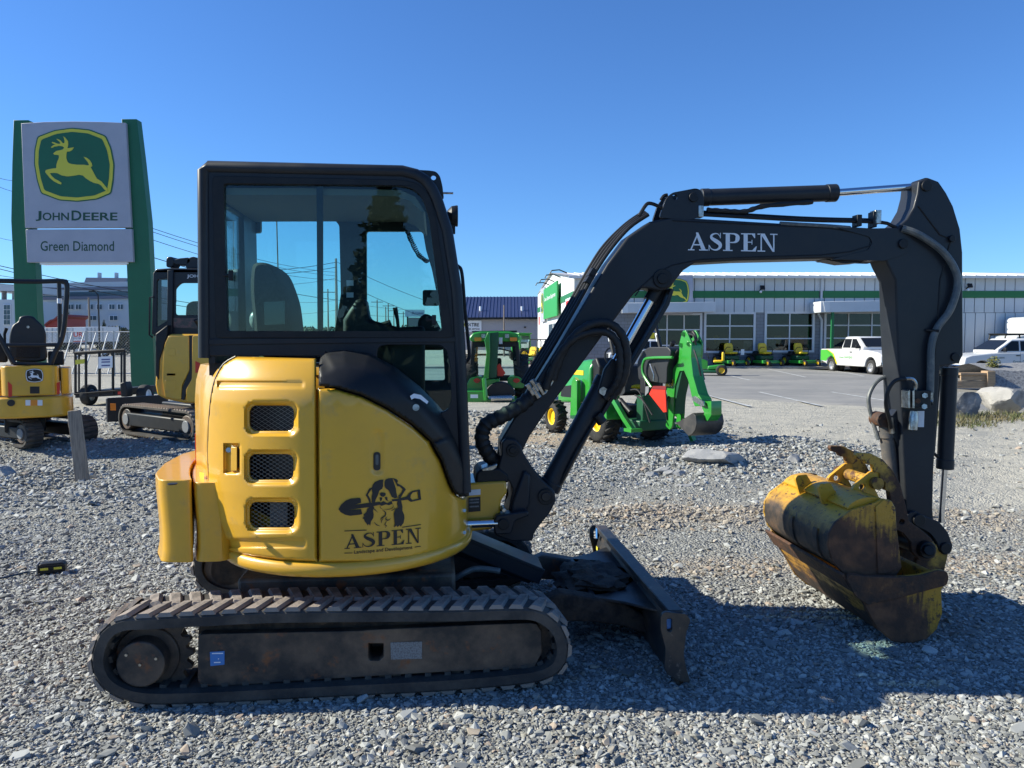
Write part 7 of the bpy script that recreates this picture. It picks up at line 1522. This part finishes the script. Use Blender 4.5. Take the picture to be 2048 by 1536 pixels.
PT = [pole(674, 517, 84, 'tallest utility pole seen through the excavator cab glass', 0, r_=.2), pole(657, 578, 120, 'utility pole with cross arm beside the tallest one', 1), pole(755, 599, 150, 'utility pole with cross arm seen through the cab door glass', 1), pole(772, 614, 160, 'dark bare utility pole beyond the cab door glass', 0), pole(777, 607, 158, 'pale utility pole just right of the dark bare one', 1), pole(788, 617, 170, 'distant utility pole near the far signal', 1), pole(807, 623, 180, 'most distant utility pole near the billboard', 1), pole(180, 595, 90, 'leaning grey pole before the office block', 0), pole(1008, 610, 78, 'service mast with lamp in front of the tyre shop', 0, r_=.1)]
lp2 = thing('street_lamp', 'dark street lamp post with short arm in front of office block', 'street lamp', Fr((at(199, 680, 70).x, 70, 0))); zt_ = at(199, 590, 70).z; obj('mast', MB().cyl((0, 0, 0), (0, 0, zt_), .09, .06, 8), BLK2, lp2); obj('lamp_arm', MB().tube([(0, 0, zt_), (-.3, 0, zt_ + .35), (-.5, 0, zt_ + .35)], .05, 6), BLK2, lp2); obj('lamp_head', MB().box((-.6, 0, zt_ + .33), (.4, .2, .12)), BLK2, lp2)
def wire(x0, y0, Y0, x1, y1, Y1, sag=.3, r_=.018):
    a, b = at(x0, y0, Y0), at(x1, y1, Y1); pts = [a.lerp(b, t) - Vector((0, 0, sag * 4 * t * (1 - t))) for t in np.linspace(0, 1, 13)]
    return obj('overhead_wire', MB().tube(pts, r_, 5, False), HOSE)
wl_ = [(-20, 527, 60, 420, 612, 75, .2, .03), (-20, 533, 60, 420, 620, 75, .3, .03), (-20, 548, 62, 300, 575, 75, .3, .02), (-20, 566, 62, 300, 580, 75, .2, .02), (-20, 470, 58, 30, 482, 60, .05, .015), (-20, 350, 40, 30, 362, 42, .05, .012), (-20, 365, 40, 30, 384, 42, .05, .012),
 (300, 455, 50, 674, 545, 84, .5, .02), (300, 462, 50, 674, 552, 84, .5, .02), (300, 478, 50, 674, 560, 84, .6, .02), (300, 513, 55, 674, 600, 84, .4, .03), (555, 540, 80, 674, 524, 84, .1, .03), (555, 548, 80, 674, 534, 84, .1, .03), (674, 524, 84, 1010, 640, 110, 1, .025), (500, 570, 85, 674, 556, 84, .3, .02), (560, 600, 100, 674, 600, 84, .3, .02), (674, 560, 84, 900, 650, 130, .4, .03), (674, 600, 84, 850, 618, 160, .5, .02), (674, 625, 84, 860, 632, 150, .3, .02), (500, 627, 90, 674, 620, 84, .3, .02)]
for i, w in enumerate(wl_): tag(wire(*w), 'thin black overhead wire strung across the sky between poles', 'wire', 'overhead wires')
AB = Fr((at(830, 660, 125).x, 125, 0)); ab = thing('billboard', 'pale blue billboard on posts seen through the cab door glass', 'billboard', AB); Q = AB.P
obj('panel', MB().prism(Q([(810,620),(849,620),(849,633),(810,633)], 0), 0, .3), M('billboard_pale', (.5, .6, .7), .5), ab); px_text('Access', AB, 823, 623, 847, 629, -.03, M('print_blue', (.08, .1, .25), .6), ab, .02)
obj('lower_panel', MB().prism(Q([(817,635),(845,635),(845,652),(817,652)], .1), .1, .3), GREYL, ab)
for x_ in (815, 845): p_ = AB.pl(x_, 640, .1); obj('leg', MB().cyl((p_[0], .2, 0), (p_[0], .2, AB.pl(x_, 622, .1)[1]), .15, n=6), BLK2, ab)
# ================================================================ loose gravel: real stones, too many to count
def stone_mesh(seed):
    rr = random.Random(seed); bm = bmesh.new()
    for _ in range(13):
        d = Vector((rr.gauss(0, 1), rr.gauss(0, 1), rr.gauss(0, 1))).normalized(); bm.verts.new((d.x, d.y * rr.uniform(.55, .8), d.z * rr.uniform(.3, .5)))
    bmesh.ops.convex_hull(bm, input=bm.verts); loose = [v for v in bm.verts if not v.link_faces]; bmesh.ops.delete(bm, geom=loose, context='VERTS')
    me = bpy.data.meshes.new('stone'); bm.to_mesh(me); bm.free(); return me
def stone_mat(nm='gravel_stone', tanned=False):
    m = bpy.data.materials.new(nm); m.use_nodes = True; n = m.node_tree.nodes; l = m.node_tree.links; b = n['Principled BSDF']; b.inputs['Roughness'].default_value = .82
    oi = n.new('ShaderNodeObjectInfo'); cr = n.new('ShaderNodeValToRGB'); e = cr.color_ramp.elements
    e[0].position = 0; e[0].color = (.16, .162, .155, 1); e[1].position = 1; e[1].color = (.34, .265, .21, 1)
    for p_, c_ in ((.3, (.235, .238, .225)), (.6, (.38, .382, .358)), (.85, (.47, .47, .445)), (.93, (.2, .203, .19)), (.965, (.40, .335, .26))): q = e.new(p_); q.color = (*c_, 1)
    if tanned:
        for q in e: q.color = (q.color[0] * .7 + .11, q.color[1] * .64 + .085, q.color[2] * .58 + .06, 1)
    l.new(oi.outputs['Random'], cr.inputs[0]); tc = n.new('ShaderNodeTexCoord'); nz = n.new('ShaderNodeTexNoise'); nz.inputs['Scale'].default_value = 2.5; nz.inputs['Detail'].default_value = 5; l.new(tc.outputs['Object'], nz.inputs['Vector'])
    mx_ = n.new('ShaderNodeMix'); mx_.data_type = 'RGBA'; mx_.blend_type = 'MULTIPLY'; mx_.inputs[0].default_value = .5; l.new(cr.outputs[0], mx_.inputs[6]); l.new(nz.outputs[0], mx_.inputs[7])
    mr = n.new('ShaderNodeMix'); mr.data_type = 'RGBA'; mr.inputs[0].default_value = .72; l.new(mx_.outputs[2], mr.inputs[6]); l.new(cr.outputs[0], mr.inputs[7]); l.new(mr.outputs[2], b.inputs['Base Color']); return m
def make_protos(m): 
    out = []
    for k in range(9): me = stone_mesh(100 + k); me.materials.append(m); out.append(bpy.data.objects.new('stone', me))
    return out
rs = np.random.RandomState(5); PTS = []; SC = []
def scatter(y0, y1, dens, s0, s1, keep=None):
    hw = lambda y: .72 * y + .9
    A = (hw(y0) + hw(y1)) * (y1 - y0); n = int(A * dens); y = rs.uniform(y0, y1, int(n * 1.6)); x = rs.uniform(-1, 1, len(y)) * hw(y1); ok = np.abs(x) < hw(y); x, y = x[ok][:n], y[ok][:n]
    if keep is not None: k = rs.rand(len(x)) < keep(x, y); x, y = x[k], y[k]
    s = np.clip(np.exp(rs.normal(np.log((s0 * s1) ** .5), .45, len(x))), s0 * .7, s1 * 1.6); PTS.append(np.c_[x, y, gh(x, y) + s * .12]); SC.append(s)
patch = lambda x, y: .55 + .45 * np.clip(np.sin(x * 1.7 + np.sin(y * 1.3) * 2) * .6 + np.sin(y * 2.1 - x * .8) * .5 + .5, 0, 1)
pack = lambda x, y: patch(x, y) * (1 - .93 * ss(3.4, 4.8, x) * ss(6.5, 8, y)) * (1 - .7 * ss(4.8, 5.6, y) * (1 - ss(8.5, 10, y)) * ss(.4, 1.2, x)) * (1 - .35 * ss(5, 7, y)) * (1 - .75 * np.exp(-((x - .9) / 1.2) ** 2 - ((y - 13) / 1.3) ** 2)) * (1 - ss(14, 16.5, y) * ss(-2.5, -1.0, x))
scatter(1.6, 4.2, 6800, .005, .0125, patch); scatter(1.6, 4.2, 800, .012, .02); scatter(1.6, 4.2, 40, .02, .035); scatter(4.2, 7, 3000, .007, .0155, pack); scatter(4.2, 7, 260, .016, .03, pack); scatter(7, 10.5, 900, .012, .026, pack); scatter(7, 10.5, 60, .025, .05, pack); scatter(10.5, 17, 240, .018, .04, pack)
# extra coarse stones on the tan seam and the heaps
def heap(cx, cy, sx, sy, n_, s0, s1, P_, S_):
    x = rs.normal(cx, sx, n_); y = rs.normal(cy, sy, n_); s = np.clip(np.exp(rs.normal(np.log((s0 * s1) ** .5), .4, n_)), s0, s1 * 1.3); P_.append(np.c_[x, y, gh(x, y) + s * .15]); S_.append(s)
for hp in ((3.5, 10.8, 1.0, .55, 6500, .012, .04), (-.2, 10.4, 1.4, .6, 3500, .012, .035), (.8, 9.6, 1.6, .5, 3000, .012, .035), (-5, 8.9, 2.2, .4, 3000, .015, .045), (-1.0, 15.2, 1.6, .8, 1800, .02, .05)): heap(*hp, PTS, SC)
TP, TS_ = [], []
for hp in ((2.3, 7.1, 1.5, .26, 1300, .010, .035), (1.2, 7.2, .6, .3, 600, .012, .04), (4.6, 5.45, .9, .07, 500, .008, .03), (2.3, 5.5, .9, .12, 700, .008, .022)): heap(*hp, TP, TS_)
def lay_gravel(name, label, pts, scs, protos):
    PA = np.vstack(pts); SA = np.concatenate(scs); nP = len(PA)
    me = bpy.data.meshes.new(name); me.vertices.add(nP); me.vertices.foreach_set('co', PA.astype('f4').ravel())
    a = me.attributes.new('size', 'FLOAT', 'POINT'); a.data.foreach_set('value', SA.astype('f4'))
    rot = np.c_[rs.normal(0, .35, nP), rs.normal(0, .35, nP), rs.uniform(0, 6.28, nP)].astype('f4'); a = me.attributes.new('turn', 'FLOAT_VECTOR', 'POINT'); a.data.foreach_set('vector', rot.ravel())
    a = me.attributes.new('pick', 'INT', 'POINT'); a.data.foreach_set('value', rs.randint(0, 9, nP).astype('i4'))
    gv_ = link(name, me); struct(gv_, 'stuff'); gv_['label'] = label
    ng = bpy.data.node_groups.new(name + '_scatter', 'GeometryNodeTree'); ng.interface.new_socket('Geometry', in_out='INPUT', socket_type='NodeSocketGeometry'); ng.interface.new_socket('Geometry', in_out='OUTPUT', socket_type='NodeSocketGeometry')
    N = ng.nodes; Lk = ng.links; gi = N.new('NodeGroupInput'); go = N.new('NodeGroupOutput'); jn = N.new('GeometryNodeJoinGeometry'); ip = N.new('GeometryNodeInstanceOnPoints')
    for p_ in reversed(protos):
        oi = N.new('GeometryNodeObjectInfo'); oi.inputs['Object'].default_value = p_; oi.inputs['As Instance'].default_value = True; Lk.new(oi.outputs['Geometry'], jn.inputs[0])
    def attr(nm, ty):
        q = N.new('GeometryNodeInputNamedAttribute'); q.data_type = ty; q.inputs['Name'].default_value = nm; return [o for o in q.outputs if o.enabled and o.name == 'Attribute'][0]
    e2r = N.new('FunctionNodeEulerToRotation'); Lk.new(attr('turn', 'FLOAT_VECTOR'), e2r.inputs[0])
    Lk.new(gi.outputs[0], ip.inputs['Points']); Lk.new(jn.outputs[0], ip.inputs['Instance']); ip.inputs['Pick Instance'].default_value = True; Lk.new(attr('pick', 'INT'), ip.inputs['Instance Index']); Lk.new(e2r.outputs[0], ip.inputs['Rotation']); Lk.new(attr('size', 'FLOAT'), ip.inputs['Scale']); Lk.new(ip.outputs[0], go.inputs[0])
    gv_.modifiers.new('scatter', 'NODES').node_group = ng
lay_gravel('gravel', 'loose grey crushed-stone gravel covering the yard', PTS, SC, make_protos(stone_mat()))
lay_gravel('tan_rubble', 'tan broken rubble in low seams across the gravel', TP, TS_, make_protos(stone_mat('tan_stone', True)))
